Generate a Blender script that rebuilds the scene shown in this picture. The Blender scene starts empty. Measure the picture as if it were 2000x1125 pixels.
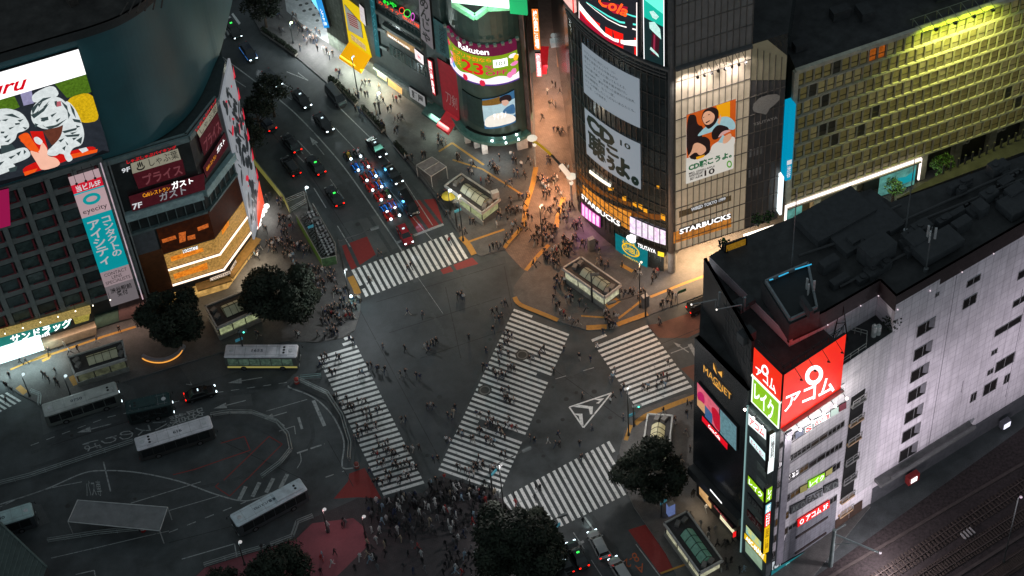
import bpy,bmesh,math,random
from mathutils import Vector,Matrix
random.seed(7)
scn=bpy.context.scene
COL=scn.collection
# ------------------------------------------------------------------ camera
F_PX,CAM_H,IW,IH=3950.0,229.0,2000.0,1125.0
VX,VY=1314.0,3900.0                      # where verticals meet in the photograph
_dx,_dy=VX-IW/2,VY-IH/2
_pitch,_roll=math.atan2(F_PX,math.hypot(_dx,_dy)),math.atan2(_dx,_dy)
FW=Vector((0,math.cos(_pitch),-math.sin(_pitch)))
_dn=Vector((0,-math.sin(_pitch),-math.cos(_pitch)))
_rt=Vector((1,0,0))
AX=_rt*math.cos(_roll)+_dn*math.sin(_roll)
AY=-_rt*math.sin(_roll)+_dn*math.cos(_roll)
CAM=Vector((0,0,CAM_H))
cd=bpy.data.cameras.new("Camera");cam=bpy.data.objects.new("Camera",cd);COL.objects.link(cam)
cd.sensor_width=36;cd.lens=F_PX/IW*36;cd.clip_end=3000;cd.clip_start=1
cam.matrix_world=Matrix(((AX.x,-AY.x,-FW.x,CAM.x),(AX.y,-AY.y,-FW.y,CAM.y),(AX.z,-AY.z,-FW.z,CAM.z),(0,0,0,1)))
scn.camera=cam
scn.view_settings.view_transform='Standard';scn.view_settings.look='None'
scn.view_settings.exposure=0.0;scn.view_settings.gamma=1.0
scn.cycles.max_bounces=5;scn.cycles.diffuse_bounces=3;scn.cycles.glossy_bounces=3
scn.cycles.sample_clamp_indirect=3.0;scn.cycles.sample_clamp_direct=20.0
scn.cycles.use_denoising=True;scn.cycles.caustics_reflective=False;scn.cycles.caustics_refractive=False
# ------------------------------------------------------------------ night sky
wd=bpy.data.worlds.new("World");scn.world=wd;wd.use_nodes=True
nt=wd.node_tree;nt.nodes.clear()
sky=nt.nodes.new("ShaderNodeTexSky");sky.sky_type='NISHITA';sky.sun_disc=False
sky.sun_elevation=math.radians(-3.0);sky.sun_rotation=math.radians(250)
glow=nt.nodes.new("ShaderNodeMixRGB");glow.blend_type='ADD';glow.inputs[0].default_value=1.0
glow.inputs[2].default_value=(0.84,1.05,1.14,1)        # light of the city on the night haze
bg=nt.nodes.new("ShaderNodeBackground");bg.inputs[1].default_value=0.19
wo=nt.nodes.new("ShaderNodeOutputWorld")
nt.links.new(sky.outputs[0],glow.inputs[1]);nt.links.new(glow.outputs[0],bg.inputs[0]);nt.links.new(bg.outputs[0],wo.inputs[0])

# ------------------------------------------------------------------ helpers
def ray(px,py): return FW*F_PX+AX*(px-IW/2)+AY*(py-IH/2)
def G(px,py,z=0.0):
 r=ray(px,py);return CAM+r*((z-CAM_H)/r.z)
def proj(p):
 v=Vector(p)-CAM;k=v.dot(FW);return (IW/2+F_PX*v.dot(AX)/k,IH/2+F_PX*v.dot(AY)/k)
def cr(c,x,y): return (c[0]+x/c[2],c[1]+y/c[2])       # zoomed-crop coordinates to photo pixels
def lin(v): v=v/255.0;return v/12.92 if v <= 0.04045 else ((v+0.055)/1.055) ** 2.4
def S(r,g,b): return (lin(r),lin(g),lin(b))
_mats={}
def M(name,rgb,rough=0.7,metal=0.0,noise=0.25,scale=1.5,emit=None,es=0.0,spec=0.4,bump=0.0,fine=0.0):
 if name in _mats: return _mats[name]
 m=bpy.data.materials.new(name);m.use_nodes=True;t=m.node_tree;b=t.nodes["Principled BSDF"]
 b.inputs["Roughness"].default_value=rough;b.inputs["Metallic"].default_value=metal
 b.inputs["Specular IOR Level"].default_value=spec
 b.inputs["Base Color"].default_value=(*rgb,1)
 if noise > 0:
  g=t.nodes.new("ShaderNodeNewGeometry");n=t.nodes.new("ShaderNodeTexNoise")
  n.inputs["Scale"].default_value=scale;n.inputs["Detail"].default_value=6;n.inputs["Roughness"].default_value=0.65
  t.links.new(g.outputs["Position"],n.inputs["Vector"])
  r=t.nodes.new("ShaderNodeMapRange");r.inputs[1].default_value=0.3;r.inputs[2].default_value=0.7
  r.inputs[3].default_value=1-noise;r.inputs[4].default_value=1+noise
  t.links.new(n.outputs["Fac"],r.inputs[0])
  h=t.nodes.new("ShaderNodeVectorMath");h.operation='SCALE';h.inputs[0].default_value=rgb
  t.links.new(r.outputs[0],h.inputs["Scale"]);t.links.new(h.outputs[0],b.inputs["Base Color"])
  if bump > 0:
   bp=t.nodes.new("ShaderNodeBump");bp.inputs["Strength"].default_value=bump;bp.inputs["Distance"].default_value=0.05
   t.links.new(n.outputs["Fac"],bp.inputs["Height"]);t.links.new(bp.outputs[0],b.inputs["Normal"])
 if emit is not None:
  b.inputs["Emission Color"].default_value=(*emit,1);b.inputs["Emission Strength"].default_value=es
 _mats[name]=m;return m
def E(name,rgb,st=1.0,pat=0.0,scale=2.0,rgb2=None):
 """a surface that gives off light (sign, screen, lamp, lit window); pat varies it the way goods behind glass do"""
 if name in _mats: return _mats[name]
 m=bpy.data.materials.new(name);m.use_nodes=True;t=m.node_tree;b=t.nodes["Principled BSDF"]
 b.inputs["Base Color"].default_value=(*[c*0.25 for c in rgb],1);b.inputs["Roughness"].default_value=0.6;b.inputs["Specular IOR Level"].default_value=0.12
 b.inputs["Emission Color"].default_value=(*rgb,1);b.inputs["Emission Strength"].default_value=st
 if pat > 0:
  g=t.nodes.new("ShaderNodeNewGeometry");n=t.nodes.new("ShaderNodeTexNoise")
  n.inputs["Scale"].default_value=scale;n.inputs["Detail"].default_value=5;n.inputs["Roughness"].default_value=0.75
  t.links.new(g.outputs["Position"],n.inputs["Vector"])
  r=t.nodes.new("ShaderNodeValToRGB");e=r.color_ramp.elements
  e[0].position=0.5-0.22;e[1].position=0.5+0.18
  lo=rgb2 if rgb2 else tuple(c*(1-pat) for c in rgb)
  e[0].color=(*lo,1);e[1].color=(*rgb,1)
  t.links.new(n.outputs["Fac"],r.inputs[0]);t.links.new(r.outputs[0],b.inputs["Emission Color"])
 _mats[name]=m;return m
def tag(o,label=None,cat=None,group=None,kind=None):
 if label: o["label"]=label
 if cat: o["category"]=cat
 if group: o["group"]=group
 if kind: o["kind"]=kind
 return o
def thing(name,label,cat,loc=(0,0,0),rz=0.0,group=None):
 o=bpy.data.objects.new(name,None);COL.objects.link(o);o.location=loc;o.rotation_euler=(0,0,rz)
 o.empty_display_size=0.3
 return tag(o,label,cat,group)
def root_off(o):
 v=Vector((0,0,0))
 while o is not None: v+=o.location;o=o.parent
 return v
class MB:
 def __init__(s): s.v,s.f,s.m=[],[],[]
 def face(s,pts,m=0):
  i=len(s.v);s.v+=[Vector(p) for p in pts];s.f.append(tuple(range(i,i+len(pts))));s.m.append(m)
 def prism(s,poly,z0,z1,m=0,mt=None,bottom=False):
  """poly: 2-D points, counter-clockwise from above; walls m, top mt"""
  if sum(a[0]*b[1]-b[0]*a[1] for a,b in zip(poly,list(poly[1:])+[poly[0]])) < 0: poly=list(reversed(poly))
  n=len(poly);i=len(s.v)
  s.v+=[Vector((p[0],p[1],z0)) for p in poly]+[Vector((p[0],p[1],z1)) for p in poly]
  for k in range(n):
   j=(k+1) % n;s.f.append((i+k,i+j,i+n+j,i+n+k));s.m.append(m)
  s.f.append(tuple(i+n+k for k in range(n)));s.m.append(m if mt is None else mt)
  if bottom: s.f.append(tuple(i+k for k in reversed(range(n))));s.m.append(m)
  return s
 def box(s,c,d,rz=0.0,m=0,mt=None,tilt=None):
  R=Matrix.Rotation(rz,3,'Z')
  if tilt: R=R @ Matrix.Rotation(tilt[0],3,'X') @ Matrix.Rotation(tilt[1],3,'Y')
  i=len(s.v)
  for z in (-.5,.5):
   for x,y in ((-.5,-.5),(.5,-.5),(.5,.5),(-.5,.5)):
    s.v.append(Vector(c)+R @ Vector((x*d[0],y*d[1],z*d[2])))
  for q,mm in (((0,1,5,4),m),((1,2,6,5),m),((2,3,7,6),m),((3,0,4,7),m),((4,5,6,7),m if mt is None else mt),((3,2,1,0),m)):
   s.f.append(tuple(i+k for k in q));s.m.append(mm)
  return s
 def tube(s,a,b,r,r2=None,n=8,m=0,caps=True):
  a,b=Vector(a),Vector(b);r2=r if r2 is None else r2
  w=(b-a).normalized();u=w.orthogonal().normalized();t=w.cross(u);i=len(s.v)
  for p,rr in ((a,r),(b,r2)):
   for k in range(n):
    g=2*math.pi*k/n;s.v.append(p+(u*math.cos(g)+t*math.sin(g))*rr)
  for k in range(n):
   j=(k+1) % n;s.f.append((i+k,i+j,i+n+j,i+n+k));s.m.append(m)
  if caps:
   s.f.append(tuple(i+k for k in reversed(range(n))));s.m.append(m)
   s.f.append(tuple(i+n+k for k in range(n)));s.m.append(m)
  return s
 def ball(s,c,r,m=0,nu=8,nv=5,sc=(1,1,1)):
  c=Vector(c);i=len(s.v)
  for a in range(1,nv):
   for k in range(nu):
    p=math.pi*a/nv;g=2*math.pi*k/nu
    s.v.append(c+Vector((math.sin(p)*math.cos(g)*r*sc[0],math.sin(p)*math.sin(g)*r*sc[1],math.cos(p)*r*sc[2])))
  t0=len(s.v);s.v+=[c+Vector((0,0,r*sc[2])),c-Vector((0,0,r*sc[2]))]
  for a in range(nv-2):
   for k in range(nu):
    j=(k+1) % nu;s.f.append((i+a*nu+k,i+(a+1)*nu+k,i+(a+1)*nu+j,i+a*nu+j));s.m.append(m)
  for k in range(nu):
   j=(k+1) % nu
   s.f.append((t0,i+k,i+j));s.m.append(m)
   s.f.append((t0+1,i+(nv-2)*nu+j,i+(nv-2)*nu+k));s.m.append(m)
  return s
 def mesh(s,name,mats,off=None):
  me=bpy.data.meshes.new(name)
  v=[p-off for p in s.v] if off is not None else s.v
  me.from_pydata([tuple(p) for p in v],[],s.f)
  for m in (mats if isinstance(mats,(list,tuple)) else [mats]): me.materials.append(m)
  me.polygons.foreach_set("material_index",s.m);me.validate();me.update()
  return me
 def build(s,name,mats,parent=None,world=True,smooth=False):
  """world: the builder holds world coordinates (the parent is unrotated); else they are the parent's own"""
  off=root_off(parent) if (world and parent is not None) else None
  me=s.mesh(name,mats,off)
  if smooth: me.polygons.foreach_set("use_smooth",[True]*len(me.polygons))
  o=bpy.data.objects.new(name,me);COL.objects.link(o)
  if parent is not None: o.parent=parent
  return o
def kids(o): return [c for c in bpy.data.objects if c.parent==o]
_kidmap={}
def dup(root,loc,rz=None,label=None,group=None,kidlist=None):
 r=root.copy();COL.objects.link(r);r.location=loc
 if rz is not None: r.rotation_euler=(0,0,rz)
 if label: r["label"]=label
 if group: r["group"]=group
 if root.name not in _kidmap: _kidmap[root.name]=[(c,kids(c)) for c in kids(root)]
 for ch,gs in _kidmap[root.name]:
  c=ch.copy();COL.objects.link(c);c.parent=r
  for g in gs:
   d=g.copy();COL.objects.link(d);d.parent=c
 return r
def struct(name,mb,mats):
 o=mb.build(name,mats);o["kind"]="structure";return o
# --------------------------------------------------------------- lettering
_txt={}
def glyphs(body,bold=False,shear=0.0,space=1.0):
 key=(body,bold,shear,space)
 if key in _txt: return _txt[key]
 c=bpy.data.curves.new("t",'FONT');c.body=body;c.align_x='CENTER';c.resolution_u=2;c.shear=shear
 c.space_character=space;c.space_line=0.9
 if bold: c.offset=0.022 if bold is True else bold
 o=bpy.data.objects.new("t",c);COL.objects.link(o)
 dg=bpy.context.evaluated_depsgraph_get();dg.update()
 me=bpy.data.meshes.new_from_object(o.evaluated_get(dg),depsgraph=dg)
 v=[(p.co.x,p.co.y) for p in me.vertices];f=[tuple(p.vertices) for p in me.polygons]
 bpy.data.objects.remove(o);bpy.data.curves.remove(c);bpy.data.meshes.remove(me)
 if v:
  x0,x1=min(p[0] for p in v),max(p[0] for p in v);y0,y1=min(p[1] for p in v),max(p[1] for p in v)
  v=[((p[0]-x0)/max(x1-x0,1e-6),(p[1]-y0)/max(y1-y0,1e-6)) for p in v]
 _txt[key]=(v,f);return _txt[key]
def bil(q,s,t):      # q = TL TR BR BL, s to the right, t upward
 a=[q[3][i]*(1-s)+q[2][i]*s for i in range(len(q[0]))];b=[q[0][i]*(1-s)+q[1][i]*s for i in range(len(q[0]))]
 return [a[i]*(1-t)+b[i]*t for i in range(len(a))]
class Wall:
 """a vertical facade standing on a line of ground points, listed left to right as seen from outside"""
 def __init__(s,pts):
  s.p=[Vector((a[0],a[1])) for a in pts];s.L=[0.0]
  for a,b in zip(s.p,s.p[1:]): s.L.append(s.L[-1]+(b-a).length)
 def hit(s,px,py):
  r=ray(px,py);best=None;n=len(s.p)-1
  for i in range(n):
   a,d=s.p[i],s.p[i+1]-s.p[i];nn=Vector((d.y,-d.x));k=r.x*nn.x+r.y*nn.y
   if k >= 0: continue
   t=((a.x-CAM.x)*nn.x+(a.y-CAM.y)*nn.y)/k
   if t <= 0: continue
   h=CAM+r*t;w=(Vector((h.x,h.y))-a).dot(d)/d.length_squared
   over=0 if 0 <= w <= 1 else min(abs(w),abs(w-1))*d.length
   if (w < 0 and i > 0) or (w > 1 and i < n-1): over+=0.001
   if best is None or over < best[0]: best=(over,s.L[i]+w*d.length,h.z)
  return (best[1],best[2])
 def pt(s,u,z,off=0.0):
  i=0
  while i < len(s.p)-2 and u > s.L[i+1]: i+=1
  d=(s.p[i+1]-s.p[i]).normalized();q=s.p[i]+d*(u-s.L[i])+Vector((d.y,-d.x))*off
  return Vector((q.x,q.y,z))
 def q(s,c,pts):
  return [s.hit(*cr(c,*p)) for p in pts]
 def slab(s,mb,q,off,th=0.08,m=0,n=None,ms=None):
  """a panel over the quad q (u,z corners TL TR BR BL), its face at off, its edges th deep"""
  if n is None: n=1 if len(s.p)==2 else max(1,int(abs(q[1][0]-q[0][0])/0.9))
  ms=m if ms is None else ms
  for k in range(n):
   a,b=k/n,(k+1)/n
   P=[bil(q,a,0),bil(q,b,0),bil(q,b,1),bil(q,a,1)]
   mb.face([s.pt(*p,off) for p in P],m)
   for (p,r) in ((P[0],P[1]),(P[2],P[3])): mb.face([s.pt(*p,off-th),s.pt(*r,off-th),s.pt(*r,off),s.pt(*p,off)],ms)
  for e,(p,r) in ((0,(bil(q,0,1),bil(q,0,0))),(1,(bil(q,1,0),bil(q,1,1)))):
   mb.face([s.pt(*p,off-th),s.pt(*r,off-th),s.pt(*r,off),s.pt(*p,off)],ms)
 def bar(s,mb,u0,z0,u1,z1,w,off,th,m=0):
  """a straight strip w wide along (u0,z0)-(u1,z1)"""
  if abs(u1-u0) < 1e-6: q=[(u0-w/2,z1),(u0+w/2,z1),(u0+w/2,z0),(u0-w/2,z0)]
  else: q=[(u0,z0+w/2),(u1,z1+w/2),(u1,z1-w/2),(u0,z0-w/2)]
  s.slab(mb,q,off,th,m)
 def cut(s,pts):
  """pts (u,z) cut where the facade turns, so that flat shapes follow a curved wall"""
  if len(s.p)==2: return [pts]
  out=[];lo,hi=min(p[0] for p in pts),max(p[0] for p in pts);n=len(s.p)-1
  for i in range(n):
   a,b=(-1e9 if i==0 else s.L[i]),(1e9 if i==n-1 else s.L[i+1])
   if hi <= a or lo >= b: continue
   P=pts
   for lim,sg in ((a,1),(b,-1)):
    Q=[]
    for k in range(len(P)):
     p,q=P[k-1],P[k];dp,dq=(p[0]-lim)*sg,(q[0]-lim)*sg
     if dp*dq < 0: t=dp/(dp-dq);Q.append((lim,p[1]+(q[1]-p[1])*t))
     if dq >= 0: Q.append(q)
    P=Q
    if len(P) < 3: break
   if len(P) > 2: out.append((i,P))
  return out
 def poly(s,mb,pts,off,m=0):
  pts=[tuple(p) for p in pts]
  if len(s.p)==2: mb.face([s.pt(*p,off) for p in pts],m);return
  for i,P in s.cut(pts):
   a,d=s.p[i],(s.p[i+1]-s.p[i]).normalized()
   nn=Vector((d.y,-d.x));F=[]
   for u,z in P:
    v=nn
    for k,j in ((i,i-1),(i+1,i+1)):
     if 0 <= j < len(s.p)-1 and abs(u-s.L[k]) < 1e-4:
      e=(s.p[j+1]-s.p[j]).normalized();h=nn+Vector((e.y,-e.x));v=h*(2/h.length_squared)
    F.append((*(a+d*(u-s.L[i])+v*off),z))
   mb.face(F,m)
 def text(s,mb,body,q,off,m=0,bold=False,shear=0.0,space=1.0):
  v,f=glyphs(body,bold,shear,space);i=len(mb.v)
  if len(s.p) > 2:
   w=[tuple(bil(q,*p)) for p in v]
   for k in f: s.poly(mb,[w[j] for j in k],off,m)
   return
  mb.v+=[s.pt(*bil(q,*p),off) for p in v]
  for k in f: mb.f.append(tuple(i+j for j in k));mb.m.append(m)
def rect(u0,z0,u1,z1): return [(u0,z1),(u1,z1),(u1,z0),(u0,z0)]
def gtext(mb,body,quad,z=0.012,m=0,bold=False):
 """lettering painted on the ground; quad: photo pixels TL TR BR BL"""
 q=[tuple(G(*p,z).xy) for p in quad];v,f=glyphs(body,bold);i=len(mb.v)
 for p in v: x,y=bil(q,*p);mb.v.append(Vector((x,y,z)))
 for k in f: mb.f.append(tuple(i+j for j in k));mb.m.append(m)
def gl(pts,z=0.0,c=(0,0,1)): return [G(*cr(c,*p),z) for p in pts]
def lamp(name,kind,loc,power,color,size=0.3,rot=None,parent=None,spot=None):
 l=bpy.data.lights.new(name,kind);l.energy=power;l.color=color
 if kind=='AREA': l.shape='RECTANGLE';l.size=size[0];l.size_y=size[1]
 elif kind=='POINT': l.shadow_soft_size=size
 elif kind=='SPOT': l.shadow_soft_size=size;l.spot_size=math.radians(spot or 120);l.spot_blend=0.8
 o=bpy.data.objects.new(name,l);COL.objects.link(o);o.location=loc
 if rot is not None: o.rotation_euler=rot
 return o
# ================================================================== setting
def asphalt_mat(name,rgb,stain=0.35):
 m=M(name,rgb,0.62,noise=stain*1.3,scale=0.22,spec=0.35)
 t=m.node_tree;b=t.nodes["Principled BSDF"]
 n=t.nodes.new("ShaderNodeTexNoise");n.inputs["Scale"].default_value=14;n.inputs["Detail"].default_value=3
 g=t.nodes.new("ShaderNodeNewGeometry");t.links.new(g.outputs["Position"],n.inputs["Vector"])
 old=b.inputs["Base Color"].links[0].from_socket
 w=t.nodes.new("ShaderNodeVectorMath");w.operation='SCALE'
 r=t.nodes.new("ShaderNodeMapRange");r.inputs[1].default_value=.3;r.inputs[2].default_value=.7;r.inputs[3].default_value=.72;r.inputs[4].default_value=1.28
 t.links.new(n.outputs["Fac"],r.inputs[0]);t.links.new(old,w.inputs[0]);t.links.new(r.outputs[0],w.inputs["Scale"])
 t.links.new(w.outputs[0],b.inputs["Base Color"]);return m
def worn_mat(name,rgb,under,amount=0.42):
 """road paint worn through to the asphalt in patches"""
 m=M(name,rgb,0.6,noise=0.12,scale=3.0);t=m.node_tree;b=t.nodes["Principled BSDF"]
 old=b.inputs["Base Color"].links[0].from_socket
 g=t.nodes.new("ShaderNodeNewGeometry");n=t.nodes.new("ShaderNodeTexNoise");n.inputs["Scale"].default_value=2.2;n.inputs["Detail"].default_value=9;n.inputs["Roughness"].default_value=0.8
 t.links.new(g.outputs["Position"],n.inputs["Vector"])
 r=t.nodes.new("ShaderNodeMapRange");r.inputs[1].default_value=amount-.1;r.inputs[2].default_value=amount+.04
 t.links.new(n.outputs["Fac"],r.inputs[0])
 x=t.nodes.new("ShaderNodeMixRGB");x.inputs[1].default_value=(*under,1)
 t.links.new(r.outputs[0],x.inputs[0]);t.links.new(old,x.inputs[2]);t.links.new(x.outputs[0],b.inputs["Base Color"]);return m
def paving_mat(name,rgb,size=0.6,dark=0.6):
 m=M(name,rgb,0.6,noise=0.25,scale=0.7);t=m.node_tree;b=t.nodes["Principled BSDF"]
 old=b.inputs["Base Color"].links[0].from_socket
 g=t.nodes.new("ShaderNodeNewGeometry");mp=t.nodes.new("ShaderNodeMapping");mp.inputs["Rotation"].default_value=(0,0,0.55)
 br=t.nodes.new("ShaderNodeTexBrick");br.inputs["Scale"].default_value=1/size
 br.inputs["Color1"].default_value=(1,1,1,1);br.inputs["Color2"].default_value=(.78,.78,.8,1);br.inputs["Mortar"].default_value=(dark,dark,dark,1)
 br.inputs["Mortar Size"].default_value=0.04
 t.links.new(g.outputs["Position"],mp.inputs["Vector"]);t.links.new(mp.outputs[0],br.inputs["Vector"])
 x=t.nodes.new("ShaderNodeMixRGB");x.blend_type='MULTIPLY';x.inputs[0].default_value=1
 t.links.new(old,x.inputs[1]);t.links.new(br.outputs["Color"],x.inputs[2]);t.links.new(x.outputs[0],b.inputs["Base Color"]);return m
A_ROAD=asphalt_mat("asphalt",(.056,.062,.065))
A_NEW=asphalt_mat("asphalt_newer",(.048,.052,.056),.25)
A_OLD=asphalt_mat("asphalt_greyer",(.075,.08,.082),.2)
A_RED=worn_mat("red_road_paint",(.22,.022,.02),(.045,.04,.04),.36)
A_BROWN=asphalt_mat("reddish_asphalt",(.12,.05,.035),.3)
P_WALK=paving_mat("sidewalk_paving",(.115,.108,.105))
P_WARM=paving_mat("warm_paving",(.19,.13,.10),.9)
P_PLAZA=paving_mat("plaza_paving",(.055,.045,.048),.8)
P_REDP=worn_mat("red_plaza_coating",(.2,.052,.066),(.1,.035,.04),.38)
KERB=M("kerb_stone",(.2,.2,.19),.7)
WHITE=worn_mat("white_road_paint",(.70,.70,.69),(.085,.09,.092),.425)
WHITE2=worn_mat("white_line_paint",(.33,.34,.34),(.06,.064,.066),.46)
YELLOW=worn_mat("yellow_tactile_paving",(.42,.21,.04),(.16,.11,.07),.42)
REDLINE=worn_mat("red_line_paint",(.24,.03,.028),(.06,.05,.05),.38)
mb=MB();mb.face([(-700,-200,0),(700,-200,0),(700,1500,0),(-700,1500,0)]);struct("ground",mb,A_ROAD)
def sheet(name,pts,z,mat,c=(0,0,1),side=None,h0=0.0):
 p=[G(*cr(c,*q),z).xy for q in pts];mb=MB();mb.prism(p,h0,z,1 if side else 0,0)
 return struct(name,mb,[mat,side] if side else mat)
KZ=0.14
# pavements (photo pixels of their kerbs)
sheet("sidewalk",[(-60,735),(-60,690),(60,640),(268,575),(446,520),(485,440),(500,360),(425,150),(440,120),(470,230),(493,310),(560,393),(613,420),(657,487),(683,533),(705,567),(703,610),(692,645),(667,660),(620,668),(560,666),(430,688),(350,712),(240,745),(80,790),(35,768),(0,742)],KZ,P_WALK,side=KERB)
sheet("sidewalk",[(455,-40),(510,63),(580,112),(640,163),(693,203),(750,257),(800,320),(850,385),(897,458),(912,485),(938,500),(985,487),(1010,462),(1022,430),(1040,335),(1045,250),(1030,-60),(700,-120)],KZ,P_WALK,side=KERB)
sheet("alley_paving",[(1040.5,335),(1022.5,430),(1010.5,462),(985.5,487),(1001,505),(1025,530),(1062,480),(1105,400),(1180,300),(1140,-60),(1030.5,-60),(1045.5,250)],0.02,P_WARM)
sheet("sidewalk",[(1105,400),(1062,480),(1025,530),(1003,560),(1003,580),(1038,604),(1100,630),(1150,645),(1200,640),(1260,618),(1370,576),(1560,500),(1560,300),(1300,250),(1180,300)],KZ,P_WALK,side=KERB)
sheet("sidewalk",[(1560,500.5),(1700,450),(2150,270),(2150,200),(1560,300)],KZ,P_WALK,side=KERB)
sheet("sidewalk",[(1470,715),(1352,765),(1290,785),(1250,800),(1220,840),(1210,880),(1215,935),(1238,990),(1300,1080),(1340,1160),(1560,1160),(1700,990),(1600,800)],KZ,P_WALK,side=KERB)
sheet("plaza",[(826,962),(745,974),(700,972),(660,990),(610,1012),(578,1052),(400,1108),(330,1170),(1100,1170),(1068,1090),(1035,1042),(995,992),(978,972),(955,957),(860,930)],KZ,P_PLAZA,side=KERB)
sheet("red_plaza_floor",[(578,1053),(400,1109),(340,1166),(615,1166),(672,1112),(722,1062),(712,1030),(690,1012),(610,1022)],KZ+.004,P_REDP)
# patches of differing road surface
_pn=[0]
def patch(name,pts,mat,z=0.004,c=(0,0,1)): _pn[0]+=1;return sheet(name,pts,z+_pn[0]*.0003,mat,c)
patch("asphalt_patch",[(668,480),(735,455),(742,492),(687,528),(676,505)],A_RED)
patch("asphalt_patch",[(860,527),(922,503),(936,517),(871,543)],A_RED)
patch("asphalt_patch",[(803,392),(850,388),(866,438),(817,456),(790,410)],A_RED)
patch("asphalt_patch",[(1262,635),(1285,632),(1380,600),(1400,660),(1300,660),(1288,660)],A_BROWN)
patch("asphalt_patch",[(1355,745),(1330,720),(1390,700),(1390,745)],A_BROWN)
patch("asphalt_patch",[(652,974),(680,940),(682,925),(712,914),(745,974),(700,971)],A_RED)
patch("asphalt_patch",[(1227,1035),(1268,1022),(1322,1105),(1290,1122)],A_RED)
patch("asphalt_patch",[(700,430),(738,420),(790,478),(735,500),(715,458)],A_OLD)
patch("asphalt_patch",[(600,380),(690,352),(735,418),(655,440)],A_NEW)
patch("asphalt_patch",[(700,585),(985,500),(1000,560),(1003,590),(860,900),(730,790),(690,655)],A_NEW,.003)
patch("asphalt_patch",[(350,715),(428,690),(480,720),(376,752)],A_OLD,.02)
patch("asphalt_patch",[(78,800),(225,745),(260,755),(268,782),(85,850)],A_OLD,.02)
patch("asphalt_patch",[(5,985),(80,985),(98,1020),(0,1060)],A_OLD,.02)
patch("asphalt_patch",[(450,772),(490,770),(494,792),(448,795)],A_OLD)
# ------------------------------------------------------------- zebra crossings
LZ=.013
def zebra(name,A0,A1,B0,B1,n,duty=0.5,extra=(),cuts=()):
 mb=MB();a0,a1,b0,b1=[G(*p,LZ) for p in (A0,A1,B0,B1)]
 for i in range(n):
  t0,t1=i/(n-1+duty),(i+duty)/(n-1+duty)
  p,q,r,s=a0.lerp(a1,t0),a0.lerp(a1,t1),b0.lerp(b1,t1),b0.lerp(b1,t0)
  w0,w1=cuts[i] if i in cuts else (0,1)
  mb.face([p.lerp(s,w0),q.lerp(r,w0),q.lerp(r,w1),p.lerp(s,w1)])
 for quad in extra: mb.face([G(*p,LZ) for p in quad])
 return struct(name,mb,WHITE)
zebra("crosswalk",(686.3,527.5),(884,454),(714.8,580.8),(914,504),19,.52,cuts={0: (0,.58)},extra=[[(706.5,565),(712.5,562.5),(720,577),(714.3,580.5)]])
zebra("crosswalk",(1004,603),(856,918),(1115.5,644),(977,961),36,.5,cuts={0: (0,.33),34: (0,1),11: (0,.78),24: (0,.25)})
zebra("crosswalk",(620,697),(749,968),(696,674),(829,944),30,.55,extra=[[(671,660),(685,655.5),(688,660),(674,665)],[(668,671),(688,664.5),(691,669),(671,676)]])
zebra("crosswalk",(1162,676),(1243,797),(1264.4,634.5),(1352,756),15,.52,extra=[[(1154.5,663),(1182,652),(1186,656),(1157,668)]])
zebra("crosswalk",(981.5,973),(1190,861),(1027.4,1062),(1245,955),20,.5,cuts={18: (0,.42),19: (0,.22)})
zebra("crosswalk",(455,25),(402,75),(470,45),(410,105),9,.5)
zebra("crosswalk",(-40,790),(14,766),(-10,810),(42,783),6,.5)
# lane lines and arrows
def line(mb,pts,w=0.15,z=LZ,c=(0,0,1),m=0,dash=None,closed=False):
 P=[G(*cr(c,*p),z) for p in pts]
 if closed: P.append(P[0])
 for a,b in zip(P,P[1:]):
  d=b-a;L=d.length
  if L < 1e-4: continue
  d /= L;n=Vector((-d.y,d.x,0))*w/2
  segs=[(0,L)]
  if dash: segs=[(k*(dash[0]+dash[1]),min(L,k*(dash[0]+dash[1])+dash[0])) for k in range(int(L/(dash[0]+dash[1]))+1)]
  for s,e in segs: mb.face([a+d*s-n,a+d*e-n,a+d*e+n,a+d*s+n],m)
def arc_pts(pts,n=6):
 out=[]
 for i in range(len(pts)-1):
  p0,p1,p2,p3=pts[max(i-1,0)],pts[i],pts[i+1],pts[min(i+2,len(pts)-1)]
  for k in range(n):
   t=k/n
   out.append(tuple(.5*((2*b)+(-a+c)*t+(2*a-5*b+4*c-d)*t*t+(-a+3*b-3*c+d)*t ** 3) for a,b,c,d in zip(p0,p1,p2,p3)))
 return out+[pts[-1]]
mb=MB()
line(mb,arc_pts([(428,107),(500,160),(575,220),(650,300),(700,365),(765,460),(785,490)]),.2)        # centre line of the avenue
line(mb,[(613,367),(637,406)]);line(mb,[(659,441),(684,482)])
line(mb,[(645,350),(672,388)],.1)
line(mb,[(545,160),(570,173)]);line(mb,[(560,140),(602,157)]);line(mb,[(582,142),(600,156)])
line(mb,[(665,212),(722,268)]);line(mb,[(752,307),(762,318)]);line(mb,[(655,250),(700,298)],.12);line(mb,[(700,300),(845,470)],.12)
line(mb,[(581,274),(608,303)]);line(mb,[(578,287),(592,300)]);line(mb,[(790,355),(845,440)],.12);line(mb,[(612,275),(633,302)],.12)
line(mb,[(808,460),(866,438)],.45);line(mb,[(775,474),(787,469)],.45)
line(mb,[(450,150),(480,170)],.15);line(mb,[(500,150),(570,195)],.12,dash=(3,3))
line(mb,[(1142,1010),(1240,1150)],.25);line(mb,[(1120,1040),(1185,1140)],.12,dash=(3,2));line(mb,[(1242,1063),(1300,1140)],.15)
line(mb,[(1105,1075),(1140,1057)],.4)
line(mb,[(1310,690),(1350,675)],.15);line(mb,[(1347,672),(1364,702)],.6)
line(mb,[(1085,740),(1170,715)],.1,dash=(1.6,2.6));line(mb,[(815,540),(865,612)],.05)
struct("lane_lines",mb,WHITE2)
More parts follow.
